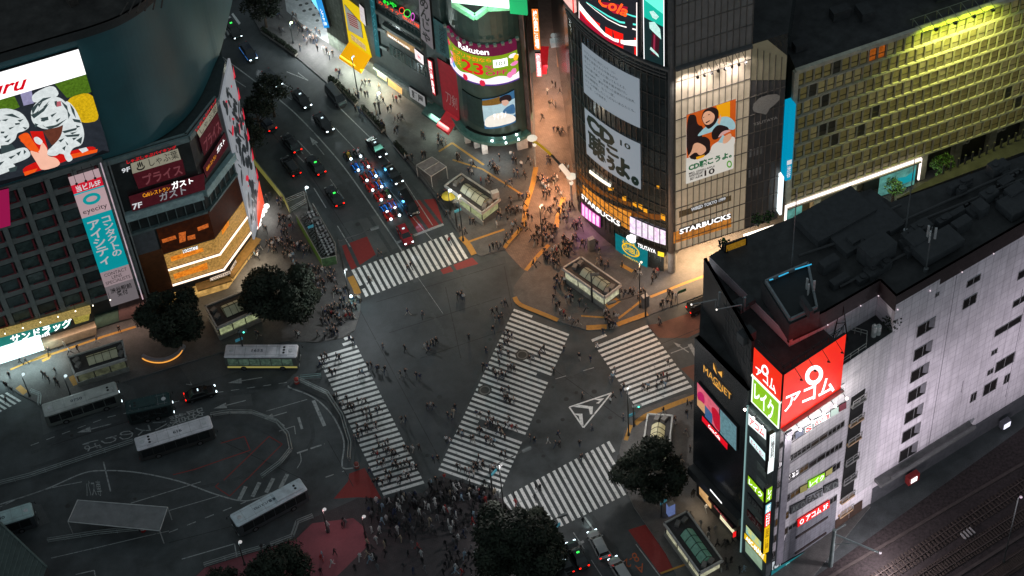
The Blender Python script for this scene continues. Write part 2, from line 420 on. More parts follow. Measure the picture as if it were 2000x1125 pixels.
mb=MB()
def arrow(tip,tail,w=.5):
 a,b=G(*tip,LZ),G(*tail,LZ);d=(a-b).normalized();n=Vector((-d.y,d.x,0));L=(a-b).length
 mb.face([b-n*.08,b+d*(L*.66)-n*.08,b+d*(L*.66)+n*.08,b+n*.08]);mb.face([a,b+d*(L*.6)+n*w,b+d*(L*.6)-n*w])
arrow((605,267),(633,302));arrow((568,290),(594,317));arrow((445,748),(512,737));arrow((417,798),(480,782));arrow((150,845),(217,828));arrow((515,818),(560,805))
arrow((1315,668),(1345,688),.3)
struct("lane_arrows",mb,WHITE2)
# chevron island painted on the road
c=(1120,600,4.329)
mb=MB()
line(mb,[(322,725),(-35,845),(85,1018)],.22,c=c,closed=True)
for q in ([(0,842),(50,825),(165,840),(160,905),(140,905),(130,858)],[(0,900),(75,900),(85,1000),(60,985),(45,918)],[(170,778),(260,770),(215,815),(190,812),(225,790)]):
 mb.face([G(*cr(c,*p),LZ+.002) for p in q])
struct("chevron_marking",mb,WHITE)
# bus terminal markings
mb=MB()
line(mb,[(45,500),(80,505),(390,410)],.12,c=(350,600,3.33));line(mb,[(45,410),(80,505)],.12,c=(350,600,3.33))
line(mb,[(60,870),(210,815),(420,767),(560,747)],.12,dash=(1.2,1.1))
line(mb,[(520,803),(600,780)],.1);line(mb,arc_pts([(564,753),(566,757),(610,775),(640,800),(660,830),(672,865),(668,905),(673,915),(690,914)]),.22)
line(mb,arc_pts([(410,811),(440,806),(490,806),(530,815),(556,832)]),.18)
line(mb,[(580,885),(634,867)],.25,dash=(1.6,.4));line(mb,arc_pts([(586,885),(588,900),(580,915)]),.12)
line(mb,[(636,932),(672,920)],.15,dash=(1.2,1.2));line(mb,[(612,782),(634,832)],.5)
line(mb,arc_pts([(0,985),(90,955),(160,925),(205,919),(270,923),(350,940),(420,965),(470,978),(500,974),(530,962)]),.2)
line(mb,arc_pts([(0,990),(45,970),(100,953),(160,941)]),.12);line(mb,[(202,902),(216,960)],.2)
line(mb,[(255,983),(392,941)],.12);line(mb,[(327,998),(430,968)],.1);line(mb,[(330,1040),(480,980)],.14,dash=(1.3,1.3))
line(mb,[(100,1090),(200,1067),(280,1048),(330,1037)],.12);line(mb,[(355,1092),(458,1062),(463,1090)],.15);line(mb,[(148,1122),(184,1114),(187,1130)],.15)
for k in range(4):
 x=462+k*27;line(mb,[(x+4,978-k*8),(x+18,950-k*8)],.55)
line(mb,[(583,815),(590,838)],.35);line(mb,[(545,842),(575,832),(577,848)],.12)
struct("terminal_markings",mb,WHITE2)
mb=MB();c=(350,600,3.33)
line(mb,[(-40,1090),(100,1055),(462,930),(425,840),(270,885)],.14,c=c)
line(mb,[(290,1125),(585,840),(670,890),(440,1120)],.14,c=c)
line(mb,[(265,470),(370,540),(500,410)],.14,c=(350,825,3.751))
line(mb,[(265,470),(290,445)],.14,c=(350,825,3.751))
struct("bay_lines",mb,REDLINE)
mb=MB()
def gw(body,q,**k): gtext(mb,body,q,LZ,**k)
gw("路\n線\nバ\nス\nの\nり\nば",[(396,794),(401,812),(168,884),(160,866)])
gw("バス専",[(165,938),(195,938),(200,968),(170,972)])
struct("road_lettering",mb,WHITE2)
mb=MB();gtext(mb,"8-20",[(1251,1094),(1215,1117),(1208,1104),(1240,1077)],LZ,0);gtext(mb,"A",[(1262,1115),(1245,1122),(1240,1105),(1256,1100)],LZ,0)
struct("road_lettering",mb,worn_mat("orange_road_paint",(.45,.1,.03),(.05,.045,.045),.42))
# yellow tactile paving
mb=MB();yz=KZ+.004
def yl(pts,w=.6,c=(0,0,1),z=yz): line(mb,pts,w,z,c,0)
yl([(1047,326),(1040,362),(1028,400),(1022,442)],.75,z=yz);yl([(1101,385),(1092,410),(1086,445)],.75)
yl(arc_pts([(1018,445),(1000,465),(985,484)]),.6);yl(arc_pts([(1072,478),(1050,500),(1027,528)]),.6)
yl([(884,312),(942,330),(1020,380)],.3);yl([(857,296),(883,279),(945,322)],.35);yl([(900,462),(915,478),(926,497)],.9)
yl([(915,472),(985,448)],.35)
yl(arc_pts([(1005,580),(1015,594),(1048,608),(1090,625)]),.7);yl([(1145,640),(1185,638)],.9);yl([(1205,634),(1265,612)],.8)
yl([(1270,580),(1340,552),(1400,530),(1440,512)],.45);yl([(1186,600),(1208,585)],1.0);yl([(1208,622),(1262,580)],.35);yl([(1213,517),(1236,530)],.6);yl([(1135,617),(1180,620)],.3)
yl(arc_pts([(1358,774),(1300,796),(1262,812),(1240,828)]),.8);yl([(1232,830),(1222,860)],.6);yl([(1216,905),(1228,935)],1.2)
yl([(60,705),(130,682),(200,658),(265,638)],.4);yl([(20,722),(95,690)],.3);yl([(35,755),(50,768)],.9);yl([(142,733),(152,750)],1.4);yl([(82,705),(97,698),(95,690)],.5)
yl([(684,540),(694,560),(699,574)],1.0);yl([(1290,1120),(1400,1080)],.3)
struct("tactile_strips",mb,YELLOW)
mb=MB()
for x,y in ((1020,693),(947,762),(1384,555),(650,560)):
 p=G(x,y,.017)
 i=len(mb.v);n=14
 for rr in (1.0,.8,.62):
  for k in range(n): mb.v.append(p+Vector((math.cos(6.283*k/n)*rr,math.sin(6.283*k/n)*rr,0)))
 for q in range(2):
  for k in range(n): j=(k+1) % n;mb.f.append((i+q*n+k,i+q*n+j,i+(q+1)*n+j,i+(q+1)*n+k));mb.m.append(q)
 mb.f.append(tuple(i+2*n+k for k in range(n)));mb.m.append(0)
struct("manhole_covers",mb,[M("iron_cover",(.05,.045,.042),.5,noise=.3),M("iron_ring",(.16,.15,.14),.6)])
# seams, tyre-darkened lanes and small covers in the road
mb=MB()
SEAM=[[(700,600),(860,900)],[(985,520),(1000,600)],[(735,590),(985,515)],[(760,650),(980,580)],[(820,700),(1000,640)],[(1080,720),(1260,850)],[(600,330),(690,470)],[(480,200),(600,340)],[(700,290),(790,410)],[(300,790),(420,770)],[(430,860),(600,940)],[(100,870),(260,820)],[(640,860),(690,950)],[(1120,990),(1230,1120)],[(1270,680),(1370,640)],[(870,560),(900,700)],[(330,1060),(560,1000)]]
for s_ in SEAM: line(mb,s_,.09,.0115,dash=(7,.2))
struct("road_seams",mb,asphalt_mat("seam_tar",(.022,.022,.024),.2))
mb=MB()
for s_ in ([(560,300),(640,400),(700,520)],[(600,270),(690,380),(770,500),(900,700)],[(680,250),(760,350),(850,470),(960,640)],[(720,260),(800,360),(870,450)],[(60,885),(220,830),(430,775),(560,755)],[(60,915),(220,862),(330,830)],[(1150,880),(1260,1010),(1330,1110)],[(1040,860),(1150,1000),(1240,1130)],[(900,900),(1060,760),(1280,690),(1390,640)],[(230,960),(400,950),(560,900),(610,860),(600,800)]):
 line(mb,arc_pts(s_),.55,.0105);
struct("tyre_marks",mb,worn_mat("tyre_darkened_asphalt",(.040,.044,.047),(.054,.06,.063),.5))
mb=MB();rnd=random.Random(8)
for k in range(34):
 x,y=rnd.choice([(rnd.uniform(560,800),rnd.uniform(280,460)),(rnd.uniform(740,1000),rnd.uniform(600,900)),(rnd.uniform(1040,1220),rnd.uniform(700,930)),(rnd.uniform(100,600),rnd.uniform(780,1000))]);p=G(x,y,.0118);r_=rnd.uniform(.22,.42)
 mb.face([p+Vector((math.cos(6.283*j/10)*r_,math.sin(6.283*j/10)*r_,0)) for j in range(10)])
struct("drain_covers",mb,M("cover_iron",(.025,.025,.026),.45))
sheet("forecourt_paving",[(552,-30),(560,22),(600,55),(628,76),(655,92),(655,60),(640,0),(625,-40)],KZ+.006,paving_mat("pale_forecourt",(.36,.37,.37),1.2,.85))
mb=MB()
for r in range(7):
 for q in range(6):
  x,y=568+q*12+r*7,2+r*11-q*3
  if x < 566+y*1.2 or x > 648: continue
  p=G(x,y,KZ+.02);mb.face([p+Vector((math.cos(6.283*j/8)*.33,math.sin(6.283*j/8)*.33,0)) for j in range(8)])
struct("paving_studs",mb,M("stud_dark",(.05,.05,.05),.6))
# ================================================================== buildings
DARKROOF=M("dark_roofing",(.042,.042,.043),.85,noise=.4,scale=.6)
CONC=M("concrete",(.22,.22,.21),.8)
DKMETAL=M("dark_metal",(.03,.032,.034),.45,.3)
MULL=M("mullion_metal",(.17,.16,.15),.4,.4)
BLACK=M("black_trim",(.012,.012,.013),.5)
GLASSD=M("dark_glass",(.018,.026,.028),.12,noise=.5,scale=.4,spec=.8)
GLASST=M("teal_glass",(.05,.085,.085),.2,noise=.5,scale=.35,spec=.7)
LWHITE=E("white_sign_light",S(250,250,250),1.6)
LSOFT=E("soft_white_panel",S(225,228,232),.8)
LRED=E("red_sign_light",S(235,30,32),1.1);LREDN=E("red_neon",S(255,60,40),2.0)
LYEL=E("yellow_sign_light",S(245,200,20),.9);LGRN=E("green_sign_light",S(150,205,20),.95)
LTEAL=E("teal_sign_light",S(30,175,190),.55);LORANGE=E("orange_window_light",S(250,150,40),.9,.9,1.2,S(60,25,8))
LWARM=E("warm_strip_light",S(255,225,200),2.0)
GREYT=M("grey_lettering",(.1,.1,.1),.6,noise=0);BLKT=M("black_lettering",(.02,.02,.02),.6,noise=0)
BULB=E("lamp_bulb",S(255,240,225),14)
def xy(px,py,z): return tuple(G(px,py,z).xy)
def soft(pts):
 if len(pts) < 5: return pts
 for _ in range(2):
  q=[]
  for k in range(len(pts)):
   a,b=pts[k-1],pts[k];q+=[(a[0]*.78+b[0]*.22,a[1]*.78+b[1]*.22),(a[0]*.22+b[0]*.78,a[1]*.22+b[1]*.78)]
  pts=q
 return pts
def art(W,mb,c,off,polys,mats):
 """flat shapes of a printed or lit picture; polys: (material key, [crop points])"""
 for k,(key,pts) in enumerate(polys):
  W.poly(mb,[W.hit(*cr(c,*p)) for p in soft(pts)],off+k*.004,mats.index(key))
def sign(name,label,W,c,quad,mats,off=.25,th=.2,texts=(),cat="sign",group=None,extra=None,n=None,panel="panel",toff=.05,loc=None):
 """one sign: a box panel with its lettering"""
 q=W.q(c,quad) if c else quad
 base=W.pt((q[0][0]+q[1][0])/2,q[3][1],off)
 t=thing(name,label,cat,base,group=group)
 mb=MB();W.slab(mb,q,off,th,0,n,1 if len(mats) > 1 else 0);mb.build(panel,mats[:2],t)
 if texts:
  for (body,tq,mat,*o) in texts:
   o=o[0] if o else {}
   mb=MB();tz=W.q(c,tq) if not o.get("rel") else [tuple(bil(q,a,b)) for a,b in tq]
   W.text(mb,body,tz,off+toff,0,bold=o.get("bold",False),shear=o.get("shear",0));mb.build("lettering",[mat],t)
 if extra: extra(t,q,off)
 return t
def windows(W,bt,cells,glassm,framem,off=.02,fw=.07,name="window",depth=.0,limit=100):
 """each window a frame part with its pane; past the limit the rest in one stuff part"""
 rest=MB();restp=MB()
 for k,q in enumerate(cells):
  f,p=(MB(),MB()) if k < limit else (rest,restp)
  (u0,z1),(u1,_),(_,z0),_2=q[0],q[1],q[2],q[3]
  a=off+.06
  W.slab(f,[(q[0][0]-fw,q[0][1]+fw),(q[1][0]+fw,q[1][1]+fw),(q[1][0]+fw,q[1][1]),(q[0][0]-fw,q[0][1])],a,.06)
  W.slab(f,[(q[3][0]-fw,q[3][1]),(q[2][0]+fw,q[2][1]),(q[2][0]+fw,q[2][1]-fw),(q[3][0]-fw,q[3][1]-fw)],a,.06)
  W.slab(f,[(q[0][0]-fw,q[0][1]),q[0],q[3],(q[3][0]-fw,q[3][1])],a,.06);W.slab(f,[q[1],(q[1][0]+fw,q[1][1]),(q[2][0]+fw,q[2][1]),q[2]],a,.06)
  um=(u0+u1)/2;W.slab(f,[(um-.03,q[0][1]),(um+.03,q[0][1]),(um+.03,q[3][1]),(um-.03,q[3][1])],a-.01,.05)
  W.poly(p,[q[3],q[2],q[1],q[0]],off,0)
  if k < limit:
   fo=f.build(name,[framem],bt);gm=glassm(k) if callable(glassm) else glassm
   p.build("pane",[gm],fo)
 if rest.f:
  o=rest.build(name,[framem],bt);o["kind"]="stuff"
  o=restp.build("pane",[glassm(999) if callable(glassm) else glassm],bt);o["kind"]="stuff"
# ---------------------------------------------------------------- glass tower on the corner (big curved screen)
def circ(p,q,r,n=16):
 ax,ay,bx,by,cx,cy=*p,*q,*r;d=2*(ax*(by-cy)+bx*(cy-ay)+cx*(ay-by))
 ux=((ax*ax+ay*ay)*(by-cy)+(bx*bx+by*by)*(cy-ay)+(cx*cx+cy*cy)*(ay-by))/d
 uy=((ax*ax+ay*ay)*(cx-bx)+(bx*bx+by*by)*(ax-cx)+(cx*cx+cy*cy)*(bx-ax))/d
 R=math.hypot(ax-ux,ay-uy);a0=math.atan2(ay-uy,ax-ux);a1=math.atan2(cy-uy,cx-ux)
 if a1 < a0: a1+=2*math.pi
 return [(ux+R*math.cos(a0+(a1-a0)*k/n),uy+R*math.sin(a0+(a1-a0)*k/n)) for k in range(n+1)]
curve=circ((11.2,208.6),(16.0,200.35),(23.1,194.1))
WQ=Wall(curve);WF=Wall([(24.2,193.95),(34.8,197.0),(40.0,198.5)])
WFa=Wall([(24.2,193.95),(40.0,198.5)])
Qt=thing("glass_tower","curved dark glass tower with a huge wrapped screen above the warm pavement","building",(22,205,0))
QH=58
mb=MB()
up=curve+[(23.5,193.8),(24.2,193.95),(40.0,198.5),(44,214),(30,246),(10.6,246),(10.9,214)]
mb.prism(up,5.2,42.3,0,1,bottom=True)
mb.prism([(x,y) for x,y in curve[:-1]]+[(22.7,194.6),(23.0,200),(40.4,205),(43,214),(29,245),(11,245),(11.2,214)],0,5.2,0)
mb.prism(curve+[(23.5,193.8),(24.2,193.95),(34.8,197.0),(37,214),(28,246),(10.6,246),(10.9,214)],42.3,QH,0,1)
mb.build("wall",[M("tower_glass_wall",(.022,.03,.031),.18,noise=.4,scale=.5,spec=.7),DARKROOF],Qt)
# flat face: pale curtain wall, weak glow put into its colour to brighten it
Fc=(1280,60,5.357)
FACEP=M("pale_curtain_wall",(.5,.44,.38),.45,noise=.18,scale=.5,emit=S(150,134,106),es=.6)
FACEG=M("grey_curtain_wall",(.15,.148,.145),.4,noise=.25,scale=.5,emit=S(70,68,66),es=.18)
FACED=M("charcoal_curtain_wall",(.1,.098,.1),.4,noise=.2,scale=.6)
U1=11.03;U2=WFa.L[-1]
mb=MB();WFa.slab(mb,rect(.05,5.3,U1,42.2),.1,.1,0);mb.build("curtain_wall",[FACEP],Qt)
mb=MB();WFa.slab(mb,rect(.05,42.4,U1,QH),.1,.1,0);mb.build("upper_curtain_wall",[FACEG],Qt)
mb=MB();WFa.slab(mb,[(U1+.04,38.6-3),(U2,33.6),(U2,5.3),(U1+.04,5.3)],.1,.1,0);mb.build("side_curtain_wall",[FACED],Qt)
mb=MB();WFa.slab(mb,[(U1+.04,42.2),(U1+2.4,42.2),(U2,38.2),(U2,33.7)],.08,.08,0);mb.face([WFa.pt(U1+.04,35.7,.08),WFa.pt(U2,33.7,.08),WFa.pt(U1+.04,42.2,.08)],0)
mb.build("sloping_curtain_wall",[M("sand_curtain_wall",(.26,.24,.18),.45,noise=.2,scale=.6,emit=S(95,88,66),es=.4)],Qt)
mb=MB()
k=0.0
while k <= U2+.01:
 WFa.slab(mb,rect(k,5.3,k+.06,42.2 if k < U1+.2 else (42-(k-U1)*.8)),.24,.16,0)
 if k <= U1+.1: WFa.slab(mb,rect(k,42.4,k+.09,QH),.24,.16,0)
 k+=.92
for z in [5.4,7.6,11.0,14.5,18.1,21.7,25.2,28.8,32.4,36.0,39.6]: WFa.slab(mb,rect(.05,z,U2 if z < 34 else U1,z+.13),.2,.1,0)
for z in [45.9,49.5,53.1]: WFa.slab(mb,rect(.05,z,U1,z+.13),.2,.1,0)
mb.build("mullion",[MULL],Qt)
mb=MB();WFa.slab(mb,rect(-.05,42.1,U1,42.5),.7,.9,0);WQ.slab(mb,rect(0,42.1,WQ.L[-1]+.5,42.45),.55,.6,0)
WQ.slab(mb,rect(0,40.6,WQ.L[-1],40.75),.35,.2,0);WQ.slab(mb,rect(0,41.3,WQ.L[-1],41.42),.45,.2,0)
mb.build("ledge",[M("ledge_grey",(.12,.12,.12),.5)],Qt)
# curved face grid
mb=MB();UL=WQ.L[-1];k=0
while k < UL: WQ.slab(mb,rect(k,2.6,k+.07,42.0),.13,.1,0,1);WQ.slab(mb,rect(k,42.6,k+.07,QH),.1,.1,0,1);k+=.95
for z in [5.4,7.2,9.0,11.0,12.9,14.7,18.3,21.9,25.5,29.1,32.7,36.3,39.9]: WQ.slab(mb,rect(0,z,UL,z+.1),.16,.1,0)
mb.build("mullion",[M("thin_dark_mullion",(.075,.08,.08),.4,.3)],Qt)
mb=MB();mb.tube((23.75,194.35,5.0),(23.75,194.35,QH),.62,n=14);mb.build("corner_column",[M("corner_cladding",(.1,.1,.1),.4)],Qt)
mb=MB();mb.tube((23.9,194.7,0),(23.9,194.7,5.0),.62,n=16);mb.tube((23.9,194.7,3.2),(25.6,195.4,5.2),.25,.3);mb.tube((23.9,194.7,3.2),(22.4,195.6,5.2),.25,.3)
mb.build("pillar",[CONC],Qt)
# lit floors behind the glass of the curved face
cc=(1110,330,4.89)
mb=MB()
LIT2=E("cafe_window_light",S(250,165,60),1.0,1.0,1.6,S(28,20,14))
WQ.slab(mb,WQ.q(cc,[(80,150),(930,440),(930,490),(80,215)]),.04,.03,0)
WQ.slab(mb,WQ.q(cc,[(90,20),(600,320),(600,360),(90,75)]),.04,.03,0)
mb.build("lit_floor",[E("dim_cafe_light",S(150,95,40),.55,1.0,1.3,S(16,17,16))],Qt)
mb=MB();WQ.slab(mb,WQ.q(cc,[(140,150),(600,420),(600,590),(140,235)]),.05,.03,0);mb.build("cafe_window",[LIT2],Qt)
mb=MB()
for q in ([(515,255),(553,262),(553,305),(515,295)],[(615,310),(650,318),(655,368),(612,340)],[(672,330),(708,345),(708,390),(670,362)],[(885,425),(925,440),(925,495),(885,470)],[(375,175),(435,180),(430,205),(380,200)],[(845,155),(870,160),(868,190),(845,180)],[(720,375),(755,385),(755,420),(720,405)]):
 mb=MB();WQ.slab(mb,WQ.q(cc,q),.06,.03,0,1);mb.build("lit_pane",[E("amber_lamp",S(255,175,40),1.2,.7,3)],Qt)
mb=MB();WQ.slab(mb,WQ.q(cc,[(215,5),(410,145),(410,165),(215,28)]),.3,.2,0);mb.build("light_strip",[E("cool_strip",S(255,245,225),1.8,.4,3)],Qt)
# flat face details : lit cafe floor
fc=(1280,370,5.357)
mb=MB();WFa.slab(mb,WFa.q(fc,[(188,445),(790,235),(790,385),(188,560)]),.14,.04,0,6);mb.build("cafe_window",[E("cafe_interior_light",S(235,150,60),.75,1,1.1,S(55,45,35))],Qt)
mb=MB();WFa.slab(mb,WFa.q(fc,[(245,225),(790,55),(790,110),(245,290)]),.14,.04,0,6);mb.build("restaurant_window",[E("dim_interior_light",S(120,100,70),.5,1,1.2,S(40,38,34))],Qt)
mb=MB()
for k in range(8):
 mb=MB();WFa.slab(mb,rect(11.4+(k % 4)*.55,20.5-(k // 4)*4.2,11.7+(k % 4)*.55,22-(k // 4)*4.2),.16,.05,0);mb.build("vent",[M("vent_grey",(.25,.25,.25),.5)],Qt)
# QFRONT signs -----------------------------------------------------------
sc=(1100,0,8.655)
SR=E("screen_red",S(255,20,10),1.25,.25,.5);SW=E("screen_white",S(255,240,235),1.5);SC=E("screen_cyan",S(90,230,215),1.2);SD=E("screen_dark",S(30,32,40),1)
SO=E("screen_orange",S(255,90,30),1.5);SCR=E("screen_crimson",S(170,10,50),1)
t=thing("curved_screen","huge curved red and white drink advertising screen wrapped round the glass tower","screen",WQ.pt(6,43,.5))
scp=[SD,SR,SW,SC,SO,SCR]
mb=MB();q0=WQ.q(sc,[(325,0),(1290,0),(1290,905),(325,290)])
u0,u1=WQ.hit(*cr(sc,325,290))[0],WQ.hit(*cr(sc,1290,905))[0]
WQ.slab(mb,rect(u0,42.9,u1,57),.5,.4,0,16);mb.build("panel",scp,t)
def strip(mb,W,c,top,bot,off,m):
 a=[W.hit(*cr(c,*p)) for p in top];b=[W.hit(*cr(c,*p)) for p in bot]
 for i in range(len(a)-1): mb.face([W.pt(*b[i],off),W.pt(*b[i+1],off),W.pt(*a[i+1],off),W.pt(*a[i],off)],m)
mb=MB()
strip(mb,WQ,sc,[(330,60),(450,190),(600,330),(800,440),(1000,520),(1285,610)],[(330,290),(450,400),(600,520),(800,660),(1000,760),(1285,900)],.52,1)
strip(mb,WQ,sc,[(330,170),(450,330),(600,455),(800,600),(1000,690),(1285,745)],[(330,290),(450,400),(600,520),(800,660),(1000,740),(1285,770)],.524,5)
strip(mb,WQ,sc,[(325,20),(450,180),(600,350),(750,520),(900,615),(1080,645),(1285,640)],[(325,130),(450,290),(600,440),(750,575),(900,660),(1080,720),(1285,745)],.528,2)
strip(mb,WQ,sc,[(440,0),(600,95),(800,220),(1000,320),(1285,365)],[(440,12),(600,118),(800,250),(1000,352),(1285,395)],.528,3)
strip(mb,WQ,sc,[(450,15),(600,140),(800,285),(1000,385),(1285,455)],[(450,25),(600,152),(800,300),(1000,402),(1285,480)],.53,2)
strip(mb,WQ,sc,[(1110,185),(1200,215),(1285,235)],[(1110,205),(1200,240),(1285,262)],.53,3)
strip(mb,WQ,sc,[(700,0),(900,20),(1130,80)],[(720,60),(900,190),(1110,235)],.53,5)
strip(mb,WQ,sc,[(1275,0),(1290,0)],[(1275,900),(1290,908)],.55,2);strip(mb,WQ,sc,[(320,0),(330,0)],[(320,270),(330,290)],.55,2)
mb.build("picture",scp,t)
mb=MB();WQ.text(mb,"Coca-Cola",WQ.q(sc,[(150,-620),(1140,70),(1120,255),(140,-330)]),.56,0,True,.35);mb.build("lettering",[SO],t)
t=thing("curved_screen","narrow screen strip of red and white at the left end of the curved tower","screen",WQ.pt(1,43,.5))
mb=MB();a,b=WQ.hit(*cr(sc,55,60))[0],WQ.hit(*cr(sc,240,205))[0];WQ.slab(mb,rect(a,42.9,b,57),.5,.4,0,4);mb.build("panel",[E("screen_pinkwhite",S(255,200,190),1.2,.5,.6),SD],t)
mb=MB();WQ.slab(mb,rect(b-.3,42.9,b,57),.53,.02,0,1);mb.build("border",[SR],t)
def bottle(t,q,off):
 mb=MB();W=WQ
 def P(pts,m,o): W.poly(mb,[bil(q,*p) for p in pts],off+o,m)
 P([(0,.55),(1,.55),(1,1),(0,1)],0,.01);P([(.0,.78),(1,.72),(1,1),(0,1)],1,.015)
 P([(.45,.6),(.62,.6),(.75,.66),(.5,.7),(.3,.66)],2,.02);P([(.3,.44),(.85,.36),(.8,.5),(.55,.56),(.28,.52)],2,.02)
 P([(.35,.1),(.7,.1),(.78,.38),(.42,.42)],3,.018);P([(.45,.12),(.55,.12),(.58,.38),(.5,.4)],4,.022);P([(.3,.16),(.75,.1),(.7,.14),(.35,.2)],2,.025)
 mb.build("picture",[E("scr_teal",S(20,190,165),1),E("scr_mint",S(110,250,220),1.1),E("scr_sparkle",S(210,255,245),1.2,.6,4),E("scr_maroon",S(60,15,30),1),E("scr_rose",S(150,40,70),1)],t)
 mb=MB()
 for a,b in ((0,.03),(.97,1)): W.slab(mb,[tuple(bil(q,a,1)),tuple(bil(q,b,1)),tuple(bil(q,b,0)),tuple(bil(q,a,0))],off+.06,.04,0,1)
 mb.build("light_tube",[LWHITE],t)
a,b=WQ.hit(*cr(sc,1395,940))[0],WQ.hit(*cr(sc,1738,1065))[0]
sign("narrow_screen","tall narrow teal bottle screen beside the curved red screen",WQ,None,[(a,57-.5),(b,55.5),(b,42.9),(a,42.9)],[E("scr_darkteal",S(20,45,48),1,.4,2),BLACK],.45,.3,extra=bottle,cat="screen",n=3)
# white banners
bc=(1130,80,3.75)
BAN=E("banner_paper",S(178,192,205),.42);BGT=E("banner_green_ink",S(14,42,38),.5)
def tear(t,q,off):
 mb=MB()
 lines=["サブスクの海に飛びこんで、いい","音楽と出会えたら今夜もぜひ","そして、多くの人に届いてもらえる、","CDの音で聴く。音楽を聴き続けた。","ものの時代、夢中で鳴った音楽だけの世界。","あの瞬間を、もう一度。","ひとり体験したことのないあなたにも。","いい音、この音楽を。"]
 for k,s in enumerate(lines):
  w=[.62,.66,.8,.82,.95,.6,.95,.45][k];z=.9-k*.095
  WQ.text(mb,s,[tuple(bil(q,*p)) for p in ((.05,z),(.05+w*.93,z),(.05+w*.93,z-.052),(.05,z-.052))],off+.03)
 mb.build("lettering",[BGT],t)
sign("text_banner","white banner of small handwritten lines on the curved glass tower",WQ,bc,[(32,5),(452,272),(457,633),(48,370)],[BAN,BLACK],.2,.05,extra=tear,cat="banner")
def cdx(t,q,off):
 mb=MB()
 for body,tq,w in (("CD",((.05,.95),(.58,.88),(.56,.62),(.07,.64)),.2),("聴",((.06,.59),(.41,.59),(.41,.12),(.06,.15)),.07),("こ",((.44,.6),(.64,.61),(.64,.44),(.44,.43)),.16),("う",((.44,.36),(.57,.36),(.57,.08),(.44,.08)),.16),("よ。",((.6,.49),(.97,.48),(.96,.05),(.6,.1)),.16)):
  for k in range(7):
   g=6.283*k/6;du,dz=(math.cos(g)*w,math.sin(g)*w) if k < 6 else (0,0)
   WQ.text(mb,body,[(p[0]+du,p[1]+dz) for p in (bil(q,*p) for p in tq)],off+.03+k*.002,bold=.02)
 mb.build("lettering",[BGT],t)
 mb=MB();WQ.text(mb,"10",[tuple(bil(q,*p)) for p in ((.68,.88),(.85,.88),(.85,.76),(.68,.76))],off+.03,bold=True);mb.build("emblem",[BGT],t)
sign("slogan_banner","white banner with giant green slogan lettering on the curved glass tower",WQ,bc,[(52,482),(458,748),(462,1083),(68,820)],[BAN,BLACK],.2,.05,extra=cdx,cat="banner")
# street-level signs of the tower
sign("cafe_sign","white cafe letters curving along the tower above the pink window",WQ,cc,[(130,215),(515,505),(515,550),(130,262)],[DKMETAL],.3,.15,texts=[("STARBUCKS",[(145,220),(508,490),(508,540),(145,262)],LWHITE,{"bold": True})])
def ladies(t,q,off):
 mb=MB()
 for k in range(5):
  a=.06+k*.19;WQ.slab(mb,[tuple(bil(q,*p)) for p in ((a,.94),(a+.12,.94),(a+.12,.06),(a,.06))],off+.04,.03,0,1)
 mb.build("poster",[E("pink_poster",S(255,225,245),1.2,.5,1.5,S(225,120,205))],t)
sign("pink_display_window","glowing pink and violet shop display at the foot of the curved tower",WQ,cc,[(138,310),(318,450),(318,555),(138,430)],[E("magenta_glow",S(215,80,190),.8,.4,.8),BLACK],.25,.15,extra=ladies,cat="shop window")
sign("lightbox_panels","row of white lightbox posters above the teal sign",WQ,cc,[(600,440),(938,580),(938,715),(600,590)],[E("poster_white",S(240,240,250),1.25,.35,1.4,S(170,130,190)),BLACK],.3,.2,cat="sign")
mb=MB();t=bpy.data.objects["lightbox_panels"]
for k in range(1,6):
 u=600+k*56;WQ.slab(mb,WQ.q(cc,[(u,440+k*23),(u+7,443+k*23),(u+7,592+k*21),(u,590+k*21)]),.36,.05,0,1)
mb.build("divider",[BLACK],t)
LT=E("deep_teal_sign",S(10,120,130),.9,.35,1.0)
t=sign("oval_logo_sign","large teal sign with a yellow oval emblem at the tower entrance",WQ,cc,[(460,600),(770,735),(765,945),(465,775)],[LT,BLACK],.3,.2)
mb=MB()
def ring(mb,W,c,cx,cy,rx,ry,w,off,m,n=28,rot=0):
 P=[];Q=[]
 for k in range(n):
  g=2*math.pi*k/n;x,y=math.cos(g),math.sin(g)
  for L,r in ((P,1),(Q,1-w)):
   X,Y=x*rx*r,y*ry*r;L.append(W.pt(*W.hit(*cr(c,cx+X*math.cos(rot)-Y*math.sin(rot),cy+X*math.sin(rot)+Y*math.cos(rot))),off))
 for k in range(n): j=(k+1) % n;mb.face([P[k],P[j],Q[j],Q[k]][::-1],m)
def disc(mb,W,c,cx,cy,rx,ry,off,m,n=24,rot=0):
 P=[]
 for k in range(n):
  g=-2*math.pi*k/n;X,Y=math.cos(g)*rx,math.sin(g)*ry
  P.append(W.pt(*W.hit(*cr(c,cx+X*math.cos(rot)-Y*math.sin(rot),cy+X*math.sin(rot)+Y*math.cos(rot))),off))
 mb.face(P,m)
ring(mb,WQ,cc,610,760,96,50,.16,.35,0,rot=.6)
WQ.text(mb,"SHIBU",WQ.q(cc,[(545,700),(672,770),(672,825),(548,752)]),.35,0,True)
WQ.text(mb,"SHIBUYA",WQ.q(cc,[(540,800),(680,868),(680,885),(540,818)]),.35,0,True);WQ.text(mb,"ようこそ",WQ.q(cc,[(525,655),(650,705),(650,740),(530,690)]),.35,0,True)
mb.build("emblem",[LYEL],t)
sign("shop_name_sign","dark fascia with white shop name above the entrance",WQ,cc,[(670,660),(938,770),(938,815),(670,712)],[DKMETAL],.6,.5,texts=[("TSUTAYA",[(685,680),(855,745),(855,782),(685,716)],LWHITE,{"bold": True})])
t=sign("blob_logo_light","white rounded blob light over the shop name",WQ,cc,[(600,615),(650,635),(650,660),(600,640)],[LWHITE],.5,.4)
